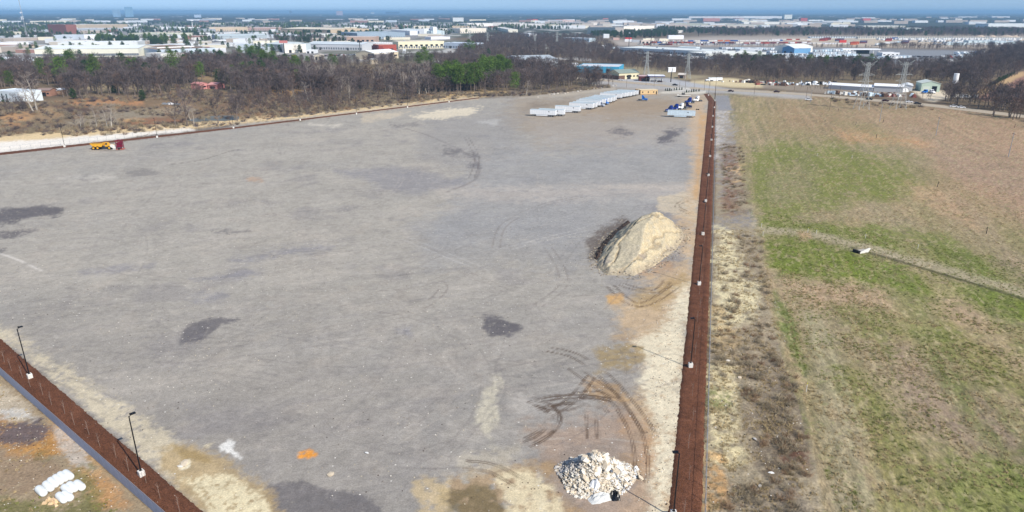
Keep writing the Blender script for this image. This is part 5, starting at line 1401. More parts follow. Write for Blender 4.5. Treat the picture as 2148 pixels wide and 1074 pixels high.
# ---- lattice pylons
M_lat = mat('pylon_steel', (176,180,178), .6, .05, .5, metal=.2)
def pylon(u, v, vtop, lab, style=0, rz=0, thick=.2):
    p = at(u, v); d = H/depth_of(v)[1]; s_, dn = depth_of(v)
    # height from the photograph: solve on the vertical through p
    Yp = p.y; zt = None
    st_ = (vtop-537)/F; dz = Yp*(sp+st_*cp)/(cp-st_*sp); h = H-dz
    t = empty('lattice_pylon', p, rz); tag(t, lab, 'pylon', 'steel lattice pylons')
    b_, wst, tp = h*.12, h*.035, h*.62; K = MB()
    def wd(z): return b_+(wst-b_)*min(1, z/tp) if z < tp else wst*(1-.25*(z-tp)/(h-tp))
    lv = [0, .22, .40, .53, .63, .72, .82, .91, 1.0]; lv = [q*h for q in lv]
    cor = [(-1,-1),(1,-1),(1,1),(-1,1)]
    for a, b in zip(lv[:-1], lv[1:]):
        for k in range(4):
            c0, c1 = cor[k], cor[(k+1) % 4]
            P = lambda c_, z: Vector((c_[0]*wd(z), c_[1]*wd(z), z))
            K.tube(P(c0,a), P(c0,b), thick*.75, thick*.6, 4, caps=False)
            K.tube(P(c0,a), P(c1,b), thick*.3, thick*.3, 3, caps=False); K.tube(P(c1,a), P(c0,b), thick*.3, thick*.3, 3, caps=False)
            K.tube(P(c0,b), P(c1,b), thick*.22, thick*.22, 3, caps=False)
    K.build('lattice_body', M_lat, t)
    for z, L_ in ((.66,.145),(.80,.155),(.93,.13)) if style == 0 else ((.60,.17),(.735,.19)):
        A = MB(); z *= h; L_ *= h
        for sg in (-1,1):
            for y in (-wd(z), wd(z)): A.tube((sg*wd(z), y, z), (sg*L_, 0, z), thick*.45, thick*.35, 4, caps=False)
            A.tube((sg*wd(z), 0, z+h*.05), (sg*L_, 0, z), thick*.4, thick*.3, 4, caps=False)
            A.tube((sg*L_, 0, z), (sg*L_, 0, z-h*.03), thick*.3, thick*.3, 4)
        A.build('crossarm', M_lat, t)
    if style == 1:
        A = MB()
        for sg in (-1,1):
            A.tube((0,0,h*.92),(sg*h*.19,0,h*1.04),thick*.5,thick*.4,4); A.tube((0,0,h*.84),(sg*h*.19,0,h*1.04),thick*.4,thick*.3,4)
        A.tube((-h*.14,0,h*.95),(h*.14,0,h*.95),thick*.35,thick*.35,4)
        A.build('top_arms', M_lat, t)
pylon(1806,229,131,'large steel pylon at the field edge, left of the two near ones',1,R(5))
pylon(1883,228,130,'large steel pylon at the field edge, right of the two near ones',1,R(5))
pylon(1355,166,108,'steel pylon behind the filling station',0,R(5),.22)
pylon(1441,166,112,'steel pylon right of the billboard',0,R(5),.22)
pylon(1168,97,67,'pale distant pylon above the middle wood, right one',0,R(5),.3)
pylon(1122,97,74,'pale distant pylon above the middle wood, left of the right one',0,R(5),.3)
pylon(1023,98,68,'distant pylon right of the cream warehouses',0,R(5),.3)
pylon(986,96,63,'distant pylon in front of the cream warehouses',0,R(5),.3)
pylon(928,82,66,'small far pylon left of the other town ones',0,R(5),.35)

# ---- billboard, signs, masts
def px_h(v, vtop):
    p = at(0, v); st_ = (vtop-537)/F; return H-p.y*(sp+st_*cp)/(cp-st_*sp)
def px_m(v): return H/depth_of(v)[1]/F          # metres per photo pixel at that ground row
t = empty('billboard', at(1407,172), R(10)); tag(t, 'tall billboard with white panels on one dark post', 'billboard')
h_ = px_h(172,141); k_ = MB(); k_.tube((0,0,0),(0,0,h_-3),.45,.4,10); k_.build('post', M_under, t)
k_ = MB(); k_.box(-3.8,3.8,-.35,-.15,h_-4.2,h_); k_.build('panel', M_white, t); k_ = MB(); k_.box(-4.0,-3.2,-.37,-.352,h_-3.9,h_-.4); k_.box(.1,.7,-.37,-.352,h_-3.9,h_-.8); k_.build('panel_art', M_under, t); k_ = MB(); k_.box(-3.9,3.9,-.15,.2,h_-4.4,h_-4.2); k_.build('walkway', M_under, t)
def sign(u, v, vt, wpx, hpx, m, lab, art=None):
    q = px_m(v); h_ = px_h(v, vt); t = empty('sign_tower', at(u, v)); tag(t, lab, 'sign')
    k_ = MB(); k_.tube((0,0,0),(0,0,h_-hpx*q),.6,.5,8); k_.build('post', M_under, t)
    k_ = MB(); k_.box(-wpx*q/2, wpx*q/2, -.5, .5, h_-hpx*q, h_); k_.build('board', m, t)
M_red = mat('sign_red',(206,44,40),.5,.05,1)
sign(597,114,85,17,5,mat('sign_pink',(206,130,126),.6,.1,.5),'wide pinkish red sign board on a pole in the town')
sign(756,116,86,10,3,M_under,'dark topped tall pole standing in the town')
sign(1319,98,68,3,2,M_galv,'thin tall pale pole left below the long hangar')
sign(1365,96,61,3,2,M_galv,'thin tall pale pole at the right end of the long hangar')
sign(437,110,98,8,5,M_red,'bright red sign on the white shop in the town')
sign(1504,74,54,2,2,M_galv,'thin pole left of the far woods')
sign(1465,76,56,2,2,M_galv,'thin pole above the container lot')
# water towers
def water_tower(u, v, vt, wpx, lab):
    q = px_m(v); h_ = px_h(v, vt); t = empty('water_tower', at(u, v)); tag(t, lab, 'water tower'); r = wpx*q/2
    k_ = MB(); k_.tube((0,0,0),(0,0,h_-r*.7),r*.18,r*.15,8); k_.build('column', M_white, t)
    k_ = MB(); k_.tube((0,0,h_-r*.75),(0,0,h_-r*.45),r*.3,r,14); k_.tube((0,0,h_-r*.45),(0,0,h_-r*.25),r,r,14); k_.tube((0,0,h_-r*.25),(0,0,h_),r,r*.3,14); k_.build('tank', M_white, t)
water_tower(405,62,42,6,'white mushroom shaped water tower far above the town')
water_tower(1486-1136+0,62,50,3,'small distant white water tower left of the larger one')
# radio mast
t = empty('radio_mast', at(57,78)); tag(t, 'tall thin radio mast with dishes rising over the town at the left', 'mast'); h_ = 103
k_ = MB()
for a in (0,2.1,4.2):
    k_.tube((1.4*math.cos(a),1.4*math.sin(a),0),(.5*math.cos(a),.5*math.sin(a),h_*.9),.22,.18,4)
    for i in range(16):
        z0, z1 = h_*.9*i/16, h_*.9*(i+1)/16; r0, r1 = 1.4-.9*i/16, 1.4-.9*(i+1)/16; k_.tube((r0*math.cos(a),r0*math.sin(a),z0),(r1*math.cos(a+2.1),r1*math.sin(a+2.1),z1),.12,.12,3)
k_.tube((0,0,h_*.88),(0,0,h_*.965),.25,.12,5); k_.build('lattice', M_galv, t)
for z in (.42,.46,.56): k_ = MB(); k_.tube((-2.4,-.6,h_*z),(-2.4,-1.4,h_*z),1.3,1.5,10); k_.tube((1.6,-.6,h_*z),(1.6,-1.4,h_*z),1.1,1.3,10); k_.build('dish', M_white, t)

# ---- buildings
ROOFP = {}
_bm = {}
def bm_(rgb, tagn): 
    k = (tuple(rgb), tagn)
    if k not in _bm: _bm[k] = mat('%s_%d_%d_%d' % ((tagn,)+tuple(rgb)), rgb, .75, .07, .03 if tagn == 'roof_sheet' else .05)
    return _bm[k]
BLD = []
def building(u0, v0, u1, v1, vtop, dep, wall, roof, label, style='flat', win=0, door=0, name='warehouse', cat='building', h=None, group=None, docks=0):
    """front wall runs between ground pixels (u0,v0) and (u1,v1); vtop = photo row of its eaves at the left; dep = depth in metres"""
    a, b = at(u0, v0), at(u1, v1); e = b-a; W = e.length; ang = math.atan2(e.y, e.x)
    if h is None: h = max(2.5, px_h(v0, vtop))
    t = empty(name, a, ang); tag(t, label, cat, group)
    BLD.append((a.x+math.cos(ang)*W/2-math.sin(ang)*dep/2, a.y+math.sin(ang)*W/2+math.cos(ang)*dep/2, W, dep, ang))
    wm, rm = bm_(wall, 'wall_panel'), bm_(roof, 'roof_sheet')
    k_ = MB()
    if style == 'gable':       # ridge parallel to the front
        k_.box(0,W,0,dep,-.5,h); k_.build('wall', wm, t); r_ = MB(); rr = min(dep*.5*.3, 3.2)
        r_.prism([(-.5,h),(dep/2,h+rr),(dep+.5,h),(dep+.5,h+.15),(dep/2,h+rr+.2),(-.5,h+.15)], -.4, W+.4, axis='x'); g = MB(); g.prism([(0,h),(dep,h),(dep/2,h+rr)], 0, W, axis='x'); g.build('gable', wm, t)
        r_.build('roof', rm, t)
    elif style == 'gend':      # gable end faces the front
        rr = min(W*.5*.28, 3.5); k_.prism([(0,-.5),(W,-.5),(W,h),(W/2,h+rr),(0,h)], 0, dep); k_.build('wall', wm, t)
        r_ = MB(); r_.prism([(-.4,h+.02),(W/2,h+rr+.02),(W+.4,h+.02),(W+.4,h+.2),(W/2,h+rr+.22),(-.4,h+.2)], -.4, dep+.4); r_.build('roof', rm, t)
    else:
        k_.box(0,W,0,dep,-.5,h); k_.build('wall', wm, t); r_ = MB(); r_.box(.5,W-.5,.5,dep-.5,h,h+.12); r_.build('roof', rm, t)
        pp = MB(); pp.box(0,W,0,.4,h,h+.5); pp.box(0,W,dep-.4,dep,h,h+.5); pp.box(0,.4,.4,dep-.4,h,h+.5); pp.box(W-.4,W,.4,dep-.4,h,h+.5); pp.build('parapet', wm, t)
        if W > 60:
            rr_ = random.Random(int(u0*7+v0)); q = MB()
            for i in range(int(W/22)): x, y = rr_.uniform(3,W-6), rr_.uniform(3,max(4,dep-6)); q.box(x,x+rr_.uniform(1.5,3.5),y,y+rr_.uniform(1.5,3),h+.12,h+rr_.uniform(.8,1.8))
            q.build('roof_units', M_galv, t)
    for i in range(win):
        x = W*(i+.5)/win; wd_ = W/win*.5; q = MB(); q.box(x-wd_/2,x+wd_/2,-.06,.0,h*.35,h*.6); q.build('window', M_glass, t)
    for i in range(door):
        x = W*(i+.5)/door; wd_ = min(4, W/door*.5); q = MB(); q.box(x-wd_/2,x+wd_/2,-.06,0,0,min(4.2,h*.7)); q.build('door', M_under, t)
    if docks:
        q = MB()
        for i in range(docks): x = W*(i+.5)/docks; q.box(x-1.5,x+1.5,-.08,0,1,4.2)
        tag(q.build('dock_doors', mat('dock_grey',(120,124,130),.7,.1,.3), t), kind='stuff')
    return t
CR, WH, GY, BR, TN = (224,212,188), (232,234,236), (178,182,188), (150,104,92), (196,176,150)
# near ones
building(1209,152,1298,154,139.5,42,(70,160,196),(206,210,214),'blue walled building with pale roof behind the bare trees','flat',6,2)
building(1298,167,1340,165,154,18,(220,210,176),(140,152,142),'cream building with low green-grey roof by the highway','gable',6,1)
building(1262,164,1298,167.5,157,24,(110,84,70),(140,152,142),'brown walled wing left of the cream building','flat',5,0)
building(1090,141,1170,139,126,60,(214,220,226),(176,184,190),'white shed with pale grey roof in the middle wood','gable',0,2)
building(1201,139.5,1213,139.5,134,10,WH,WH,'small white block left of the blue walled building','flat')
building(-10,212,44,216,191,16,(222,230,234),(214,222,228),'white house with tall dark windows at the left edge','flat',0,0,'house','house')
t_ = [o for o in C.objects if o.get('label','').startswith('white house')][0]
for x in (8.4,13.2):
    q = MB(); q.box(x,x+1.3,-.08,0,1.2,5.6); q.build('window', mat('green_shutter',(84,104,104),.6,.1,1), t_); q = MB(); q.box(x-.7,x+2,-.5,0,.2,1.1); q.build('shrub_box', M_dark, t_)
building(78,202,106,202,190,9,(170,128,108),(150,128,120),'low brown brick house in the scrub at the left','gable',3,1,'house','house')
building(102,199,119,199.5,190,10,(196,160,132),(240,240,240),'white gabled porch end of the low house','gend',1,0,'house','house')
building(420,188,437,186,177,10,(214,150,146),(216,150,146),'pink roofed house among the trees','gend',1,0,'house','house')
building(437,186.5,455,187,178,11,(206,140,134),(214,156,150),'pink wing of the house among the trees','gable',2,1,'house','house')
building(485,166,500,167,160,10,(150,140,130),(206,206,200),'pale roofed shed behind the pink house','gable',0,1,'shed','shed')
building(1737,186,1830,192,178,10,(196,196,198),(244,244,246),'long white tent roof of the nursery, left half','gable',0,0,'tent','shed')
building(1832,192,1893,195,180,10,(196,196,198),(244,244,246),'long white tent roof of the nursery, right half','gable',0,0,'tent','shed')
building(1891,190,1913,191,180,20,(226,226,226),(214,218,220),'white barn with low gabled front','gend',0,0,'barn','barn')
q_ = building(1931,192,1970,193,175,16,(190,208,192),(214,220,212),'pale green workshop with a dark open door','gend',0,0,'workshop','workshop')
q = MB(); q.box(7.6,11.2,-.08,.0,0,4.4); q.build('door', M_glass, q_); q = MB(); q.box(1,6,-.07,0,0,4.2); q.build('door', mat('pale_door',(206,216,204),.7,.05,1), q_)
building(1422,164,1436,164.5,157,9,(150,120,100),(216,206,194),'small brown hut with pale roof on the mound','gable',0,1,'hut','hut')
# quonset arch
t = empty('arched_shed', at(1898,193)); tag(t, 'small grey arched shed in front of the white barn', 'shed')
k_ = MB(); pr = [(3.6*math.cos(a), 3.8*math.sin(a)) for a in [math.pi*i/10 for i in range(11)]]; k_.prism(pr, 0, 9); k_.build('shell', M_galv, t); k_ = MB(); k_.prism([(2.9*math.cos(a), 3.1*math.sin(a)) for a in [math.pi*i/10 for i in range(11)]], -.08, 0); k_.build('front_panel', M_white, t)
# silo
t = empty('silo', at(2000,189)); tag(t, 'tall white silo on legs in front of the wood at the right', 'silo'); h_ = px_h(189,154)
k_ = MB(); k_.tube((0,0,h_*.42),(0,0,h_),1.9,1.9,14); k_.tube((0,0,h_*.28),(0,0,h_*.42),.5,1.9,14); k_.build('tank', M_white, t)
k_ = MB()
for a in range(4): k_.tube((2.1*math.cos(a*1.57+.8),2.1*math.sin(a*1.57+.8),0),(1.8*math.cos(a*1.57+.8),1.8*math.sin(a*1.57+.8),h_*.5),.16,.16,5)
k_.tube((-2.6,0,0),(-1.6,0,h_),.1,.1,4); k_.build('legs', M_galv, t)
# filling station
t = empty('filling_station', at(1366,170), R(-4)); tag(t, 'filling station with a maroon shop and a white edged canopy', 'filling station')
k_ = MB(); k_.box(-11,-1,0,9,0,4.2); w0 = k_.build('shop', mat('maroon_brick',(92,40,44),.8,.1,1), t); k_ = MB(); k_.box(-11.2,-.8,-.2,9.2,4.2,4.6); k_.build('shop_roof', mat('pink_roof',(206,176,176),.8,.05,1), t)
k_ = MB(); k_.box(-9,-3,-.05,0,.4,2.6); k_.build('window', M_glass, w0)
k_ = MB(); k_.box(-4,11,-9,1,4.9,5.8); cn = k_.build('canopy', M_white, t); k_ = MB(); k_.box(-4.06,11.06,-9.06,1.06,4.86,5.3); k_.build('fascia', M_navy, cn)
for x in (-2,4,9):
    for y in (-7,-1): k_ = MB(); k_.box(x-.2,x+.2,y-.2,y+.2,0,4.9); k_.build('column', M_conc, t)
for x in (-2,4,9): k_ = MB(); k_.box(x-.4,x+.4,-4.4,-3.6,0,1.7); k_.build('fuel_pump', M_under, t)
# white truck with trailer parked off the highway
tw = dup(fa, at(1500,170)+Vector((0,0,0)), R(8), .8, 'white box trailer parked across the highway in front of the wood'); del tw['group']
tractor(M_white, 'white truck coupled to the trailer parked across the highway', at(1487,170.5), R(188), False)
# vehicles by the workshop
tractor(M_blue, 'blue truck parked left of the workshop door', at(1941,196), R(200), False); tractor(M_white, 'white truck parked before the workshop door', at(1953,196), R(-80), False)

# junk lot debris between highway and wood
jr = random.Random(9); jm = [M_white, M_white2, mat('junk_brown',(110,84,70),.9,.2,1), mat('junk_red',(140,80,70),.9,.2,1), mat('junk_teal',(60,120,120),.8,.1,1), M_under, M_conc]
for (u, v, n_, sx, lab, cs) in ((1600,174,34,12,'heap of brown and reddish scrap in the junk lot, left',(2,3,5,6)),(1625,178,30,10,'heap of dark scrap in the junk lot, middle',(2,5,3,6)),(1646,177,12,4,'teal and white scrap heap in the junk lot',(4,4,0)),(1690,178,34,12,'white wrapped junk heap left of the white sheds',(0,1,0,5)),(1720,176,34,12,'white wrapped junk heap beside the white sheds',(0,1,0,5)),(1780,197,30,16,'row of pale junk and pallets before the white sheds, left',(6,1,2)),(1830,200,30,16,'row of pale junk and pallets before the white sheds, middle',(6,1,2)),(1870,202,26,12,'row of pale junk and pallets before the white sheds, right',(6,1,2,3)),(1560,172,14,14,'low heap of pale rubble on the dirt lot',(6,2)),(2020,204,12,12,'pale junk behind the trees at the far right',(0,6))):
    K = MB()
    for i in range(n_):
        x, y = jr.gauss(0, sx/1.6), jr.gauss(0, 3); a = jr.uniform(.5,2.4); hh = jr.uniform(.4,2.6); K.box(-a,a,-a*.6,a*.6,0,hh, jr.randrange(len(cs)), Matrix.Translation((x,y,0)) @ Matrix.Rotation(jr.uniform(0,3),4,'Z'), jr.choice((.5,.8,1)))
    tag(K.build('junk_heap', [jm[c] for c in cs], None, at(u, v), R(-8)), lab, 'junk heap')

# town, left part (each row: front wall pixels, eaves row, depth m, wall, roof, label, style)
T = [
 (-120,136,140,150,124,48,(214,222,226),(226,232,236),'very long white warehouse at the left edge behind the bare trees','gable'),
 (75,120,292,118,103,75,(236,232,214),(232,236,236),'broad white warehouse with cream front in the left of the town','gable'),
 (123,101,290,99,90,60,(222,224,222),(236,238,238),'long white warehouse behind the cream fronted one','flat'),
 (2,100,62,99,90,50,(232,230,230),(214,210,206),'white box warehouse near the left edge','flat'),
 (60,106,115,106,98,40,CR,(180,160,150),'low cream shed behind the trees at the left','flat'),
 (103,70,141,71,51.5,30,(140,88,76),(150,104,92),'tall brown brick office block','flat'),
 (140,60,233,60,52,120,TN,(222,210,190),'wide cream roofed warehouse right of the brick block','flat'),
 (152,66,260,66,60,90,GY,(226,224,222),'pale warehouse row right of the brick block','flat'),
 (116,88,155,88,74,40,(206,214,224),(214,212,210),'white hall below the brick block','flat'),
 (155,86,208,85,74,40,(232,232,236),(214,212,210),'white hall right of the one below the brick block','flat'),
 (270,76,362,77,70,80,(206,204,190),(236,232,204),'cream roofed long hall above the green trees','flat'),
 (283,113,332,120,99,80,(196,208,220),(140,118,100),'grey side of the brown roofed warehouse','flat'),
 (332,116,410,112,100,70,(238,238,236),(146,122,104),'white front of the brown roofed warehouse','flat'),
 (309,132,340,134,112,20,(228,226,220),(200,196,190),'white office entrance block with dark glazed doors','flat'),
 (340,134,402,130,115,22,(214,212,206),(128,112,100),'white office wing with square windows','flat'),
 (432,114,463,114,103,22,(236,236,238),(226,226,230),'white shop under the red sign','flat'),
 (455,86,560,84,76,70,(170,180,186),(196,206,208),'long grey roofed depot in the town','gable'),
 (330,62,362,62,57,60,WH,WH,'far white hall left of the water tower','flat'), (372,64,420,63,58,60,WH,(226,226,222),'far white hall below the water tower','flat'),
 (440,66,520,65,58,90,TN,(206,196,186),'far brownish hall right of the water tower','flat'), (520,64,580,64,58,90,(190,160,150),(216,210,206),'far reddish hall with pale roof','flat'),
 (590,70,694,73,60,140,TN,(226,214,192),'huge cream roofed warehouse in the middle of the town','gable'), (630,74,700,76,70,60,(190,186,180),(214,208,198),'pale hall before the huge cream roof','flat'),
 (598,111,643,110,94,40,(236,230,218),(196,204,206),'white cube warehouse beside the sign board','flat'), (560,106,600,108,92,50,(190,200,204),(206,214,214),'grey-white depot left of the white cube','gable'),
 (643,104,760,106,92,50,(206,208,212),(206,214,218),'low grey roofed row right of the white cube','gable'), (696,98,728,98,88,30,(236,228,200),(232,228,214),'cream shop behind the grey roofed row','flat'),
 (728,92,786,92,78,50,(186,158,140),(206,196,190),'tan brick hall with dark windows','flat'), (690,86,728,87,77,60,(206,200,196),(176,166,158),'brown-grey roof left of the tan brick hall','flat'),
 (795,108,832,107,95,30,(166,78,62),(214,190,180),'red brick warehouse in the town','flat'), (780,106,796,108,96,22,(132,56,48),(206,190,186),'left end of the red brick warehouse, shade put into its darker colour','flat'),  # left end: same brick in a darker red that carries its shade
 (760,102,790,102,94,30,(206,216,220),(226,226,226),'pale shed left of the red brick warehouse','flat'),
 (786,126,836,122,112,34,(216,200,172),(240,240,240),'cream building with bright white roof above the wood','gable'), (762,124,786,127,112,26,(120,112,112),(236,236,236),'left side of the white roofed building, dark from shade in its wall colour','flat'),  # left side: cream wall darkened so the colour carries its shade
 (660,126,676,126,116,12,(206,196,176),(200,190,176),'small cream house below the town','gend'), (642,112,660,112,106,20,WH,WH,'small white shop below the grey row','flat'),
 (836,103,932,101,88,40,(232,222,190),(206,196,186),'cream strip mall with dark windows','flat'), (930,101,990,103,90,36,(196,208,222),(206,214,224),'pale blue-grey roofed wing of the strip mall','flat'),
 (870,92,895,92,86,16,(206,150,150),(232,206,206),'pink roofed canopy above the strip mall','flat'), (836,98,838,98,88,20,WH,WH,'narrow white wall by the strip mall','flat'),
 (750,82,850,80,70,120,(150,166,180),(168,182,190),'wide blue-grey roof running diagonally in the town','flat'), (820,70,860,74,62,60,WH,WH,'white hall above the blue-grey roof','flat'),
 (840,70,905,74,62,40,(186,200,206),(214,222,222),'long pale hall left of the white towers','gable'), (890,74,902,73,61,14,WH,WH,'white block tower in the town','flat'), (902,73,909,74,56,10,WH,WH,'slim white tower in the town','flat'),
 (868,62,900,62,55,50,(232,222,204),(206,190,170),'cream hall above the white block tower','flat'), (920,68,965,68,61,70,(238,230,220),(236,230,216),'cream warehouse with pale roof, left of the pylons','flat'),
 (948,62,985,62,55,60,TN,(226,216,196),'tan roofed warehouse behind the pylons','flat'), (965,70,1020,69,60,80,(232,222,206),(214,206,196),'long cream warehouse behind the pylons','flat'),
 (980,56,1034,55,49.5,60,(236,232,226),(216,210,204),'far white warehouse above the pylons, left','flat'), (1040,62,1066,68,57,30,(236,230,214),(226,222,214),'white wedge shaped hall right of the pylons','flat'),
 (1034,54,1100,54,48,60,(226,220,214),(206,200,194),'far pale warehouse above the pylons, middle','flat'), (1090,58,1142,58,50,60,(232,228,224),(206,204,200),'far white warehouse above the pylons, right','flat'),
 (950,45.5,972,45.5,37.2,30,(240,240,236),WH,'far white double office block in the haze','flat'), (1092,74,1110,77,69,20,WH,WH,'small white shop in the middle wood','flat'),
 (904,83,944,82,78,30,(232,232,236),(214,206,206),'white sheds below the small far pylon','flat'), (845,112,850,112,104,10,WH,WH,'small white box by the strip mall','flat'),
 (1155,52,1240,53,47,60,(216,206,196),(206,200,190),'far tan warehouse left of the long hangar','flat'), (1160,60,1228,60,54,40,WH,(216,214,206),'white fronted warehouse left of the long hangar','flat'),
 (1150,47,1206,47,42,40,(226,200,190),(226,216,210),'far pinkish shop row','flat'),
 (1232,71,1290,72,57.5,55,(128,142,150),(150,146,140),'grey left half of the long hangar','flat'), (1290,72,1308,72,58,45,(196,186,178),(150,140,134),'beige middle of the long hangar','flat'), (1308,68,1372,66,55.5,45,(240,234,222),(150,140,134),'long cream right arm of the hangar','flat'),
 (1266,80,1278,80,72,15,WH,WH,'small white cube below the hangar','flat'), (1180,86,1236,88,79,24,(180,196,206),(226,220,220),'pale roofed hall in the trees below the hangar','flat'),
 (1286,84,1299,84,80,14,(200,170,160),(232,232,232),'small pink shop with white roof below the hangar','flat'), (1312,84,1325,84,79.5,10,(200,60,50),(206,90,80),'small red roofed shop below the hangar','flat'),
 (1345,92,1362,92,85,14,(214,200,190),(206,200,196),'grey roofed shop with orange side above the lot','flat'), (1410,69,1433,69,64,16,(232,226,216),(236,236,232),'white shop above the container lot','flat'), (1402,82,1434,82,74.5,12,(240,240,244),(232,232,236),'white bus depot with a dark stripe','flat'),
 (1262,102,1276,102,96,14,WH,WH,'white shed at the left end of the container lot','flat'),
 # right part
 (1300,110,1480,119,100,60,(190,196,200),(222,226,224),'very long white roofed freight dock, left part','flat'), (1480,124,1606,121,113,44,(214,216,210),(236,236,230),'very long white roofed freight dock, right part','flat'), (1422,104,1460,105,99,24,(206,216,220),(220,228,228),'pale shed above the freight dock','flat'),
 (1640,113,1665,115,100,30,(110,160,200),(226,230,232),'blue end wall of the white freight hall','gend'), (1665,114,1703,112,99,34,(230,226,216),(232,236,236),'white freight hall right of the blue wall','gable'),
 (1552,110,1598,110,104,20,(206,210,214),(226,228,228),'low white canopy building in the trailer lot','flat'), (1700,80,1799,80,78,16,(206,216,222),(232,232,236),'long low white wall behind the container lots, left','flat'), (1800,81,2148,82,77.8,16,(222,218,206),(236,232,220),'long low white wall behind the container lots, right','flat'),
 (1850,118,1886,118,111,16,(232,232,232),(236,236,236),'small white gate office in the trailer lot','flat'),
 (1810,62,1900,62,54.5,60,(206,206,196),(232,232,226),'white striped warehouse beyond the right wood','flat'), (1900,66,1938,66,59,40,(190,194,190),(222,222,220),'lower grey end of the striped warehouse','flat'), (2072,58,2260,58,50,80,(232,236,236),(232,238,240),'long white warehouse at the far right','flat'),
 (1415,54,1520,55,49,40,(232,228,204),(222,220,210),'white and cream warehouse above the container lot, left','flat'), (1520,56,1608,57,51,40,(236,230,206),(222,220,210),'white and cream warehouse above the container lot, middle','flat'), (1560,51,1680,51,46,40,(232,230,222),(214,210,204),'far white warehouse beyond the lots, right','flat'),
 (1445,40,1560,40,34.5,60,(226,222,220),(226,222,216),'far white mall in the haze','flat'), (1560,39.5,1640,39.5,34,60,(232,232,232),WH,'far white store row in the haze','flat'), (1410,43,1450,43,39,40,WH,WH,'far white sheds left of the mall','flat'), (1475,45,1510,45,38.5,40,(190,130,118),(200,150,140),'far reddish brick shops in the haze','flat'),
 (1645,40.5,1661,40.5,31,30,(236,236,226),WH,'far white tower block in the haze','flat'), (1679,46,1693,46,38,25,(190,84,80),(200,110,104),'far red brick tower block in the haze','flat'),
 (1286,49,1330,49,43.5,40,WH,(226,222,214),'far white shop row above the hangar','flat'), (1265,42,1276,42,38.5,30,(214,120,110),(206,130,120),'far orange-red block above the hangar','flat'), (1537,42,1552,43,38.5,30,(206,110,104),(206,120,110),'far red roofed store in the haze','flat'),
 (1810,45,1826,45,39,30,(206,90,84),(214,130,124),'far red roofed hotel in the haze','flat'), (1104,45,1118,46,40,30,(214,80,60),(220,110,90),'far bright red store above the pylons','flat'), (1165,46,1180,47,41,30,(206,80,66),(214,100,90),'far red store right of the other','flat'),
 (1725,47,1800,47,44,40,WH,(222,222,216),'far pale store row right of the brick tower','flat'), (1830,46,1870,46,43,40,WH,WH,'far white sheds right of the red hotel','flat'), (2010,38,2050,38,35,60,WH,WH,'far white specks of a suburb at the right, left part','flat'), (2080,38,2118,38,34.5,60,WH,WH,'far white specks of a suburb at the right, right part','flat'),
 (2112,46,2130,46,42,40,WH,WH,'far white barn above the right warehouse','flat'),
 (408,38.5,420,38.5,31,30,(200,214,232),WH,'far white block above the water tower','flat'), (706,33,717,33,23,80,(190,170,180),(200,190,196),'far pinkish high-rise on the horizon','flat'), (809,31,837,31,24.8,80,(60,86,120),(60,86,120),'long dark block on the horizon','flat'), (607,31,611,31,22,60,(90,110,140),(90,110,140),'small dark tower on the horizon','flat'), (778,30,784,30,25.5,60,WH,WH,'tiny white block on the horizon','flat'),
 (238,37,248,37,20,60,(150,180,206),(190,214,232),'shorter of the two far office towers on the horizon','flat'), (264,37,275,37,14.5,60,(140,178,206),(214,232,240),'taller of the two far office towers on the horizon','flat'),
]
for row in T:
    u0,v0,u1,v1,vt_,dep,wl,rf_,lab,st_ = row
    near = v0 > 90
    win = 0
    if 'office' in lab and v0 > 100: win = 4
    if 'strip mall with' in lab: win = 9
    if 'brick hall' in lab: win = 6
    if 'cream building with bright' in lab: win = 4
    nm = 'office_tower' if ('tower' in lab and v0 < 60) or 'high-rise' in lab else ('office_block' if 'block' in lab or 'office' in lab else ('shop' if 'shop' in lab or 'mall' in lab or 'store' in lab else 'warehouse'))
    building(u0,v0,u1,v1,vt_,dep,wl,rf_,lab,st_,win,2 if (near and win == 0) else 0, nm, docks=int((u1-u0)/5) if v0 > 62 and u1-u0 > 50 else 0)
# tower top of the shorter office tower, storage tank
t = empty('storage_tank', at(784,134)); tag(t, 'round cream storage tank below the white roofed building', 'tank'); h_ = px_h(134,124)
k_ = MB(); k_.tube((0,0,0),(0,0,h_),5.2,5.2,18); k_.build('shell', mat('cream_tank',(222,206,180),.7,.05,.3), t); k_ = MB(); k_.tube((0,0,h_),(0,0,h_+1.2),5.4,.4,18); k_.build('lid', M_conc, t)

# smaller anonymous buildings filling the town
br = random.Random(31)
def clear(x, y, w_, d_):
    for bx, by, bw, bd, ba in BLD:
        if abs(x-bx) < (w_+bw)/2*1.0+4 and abs(y-by) < (d_+bd)/2+8: return False
    return True
ZN = [([(-500,118),(560,112),(760,92),(900,84),(960,74),(1000,60),(1200,56),(1200,50),(-500,50)], 240, 'white or cream commercial building among the others of the town', 'smaller buildings of the town', (14,60),(12,36),(4.5,8)),
      ([(-500,50),(1200,48),(1200,44),(700,40),(-500,44)], 50, 'far pale building among trees beyond the town', 'pale buildings beyond the town', (40,120),(20,40),(9,13)),
      ([(1130,58),(1400,62),(1700,60),(1780,56),(1780,44),(1130,44)], 90, 'far pale commercial building right of the town in the haze', 'pale commercial buildings in the right distance', (30,100),(20,50),(8,12)),
      ([(1780,50),(2200,52),(2200,36),(1780,38)], 34, 'tiny far white building in the woods at the right', 'white buildings in the far right woods', (40,120),(20,40),(11,15)),
      ([(1300,90),(1400,92),(1400,84),(1300,82)], 8, 'small shop at the left end of the container lot', 'shops by the container lot', (10,22),(8,14),(4,6))]
pal = [(WH,(224,226,228)),((236,228,206),(214,206,194)),(GY,(206,210,214)),((214,204,190),(232,230,226)),((190,176,164),(200,194,188)),((170,130,118),(206,196,190)),((206,214,222),(190,202,212)),((238,236,232),(170,160,152))]
CBN = [0]; CBJ = MB()
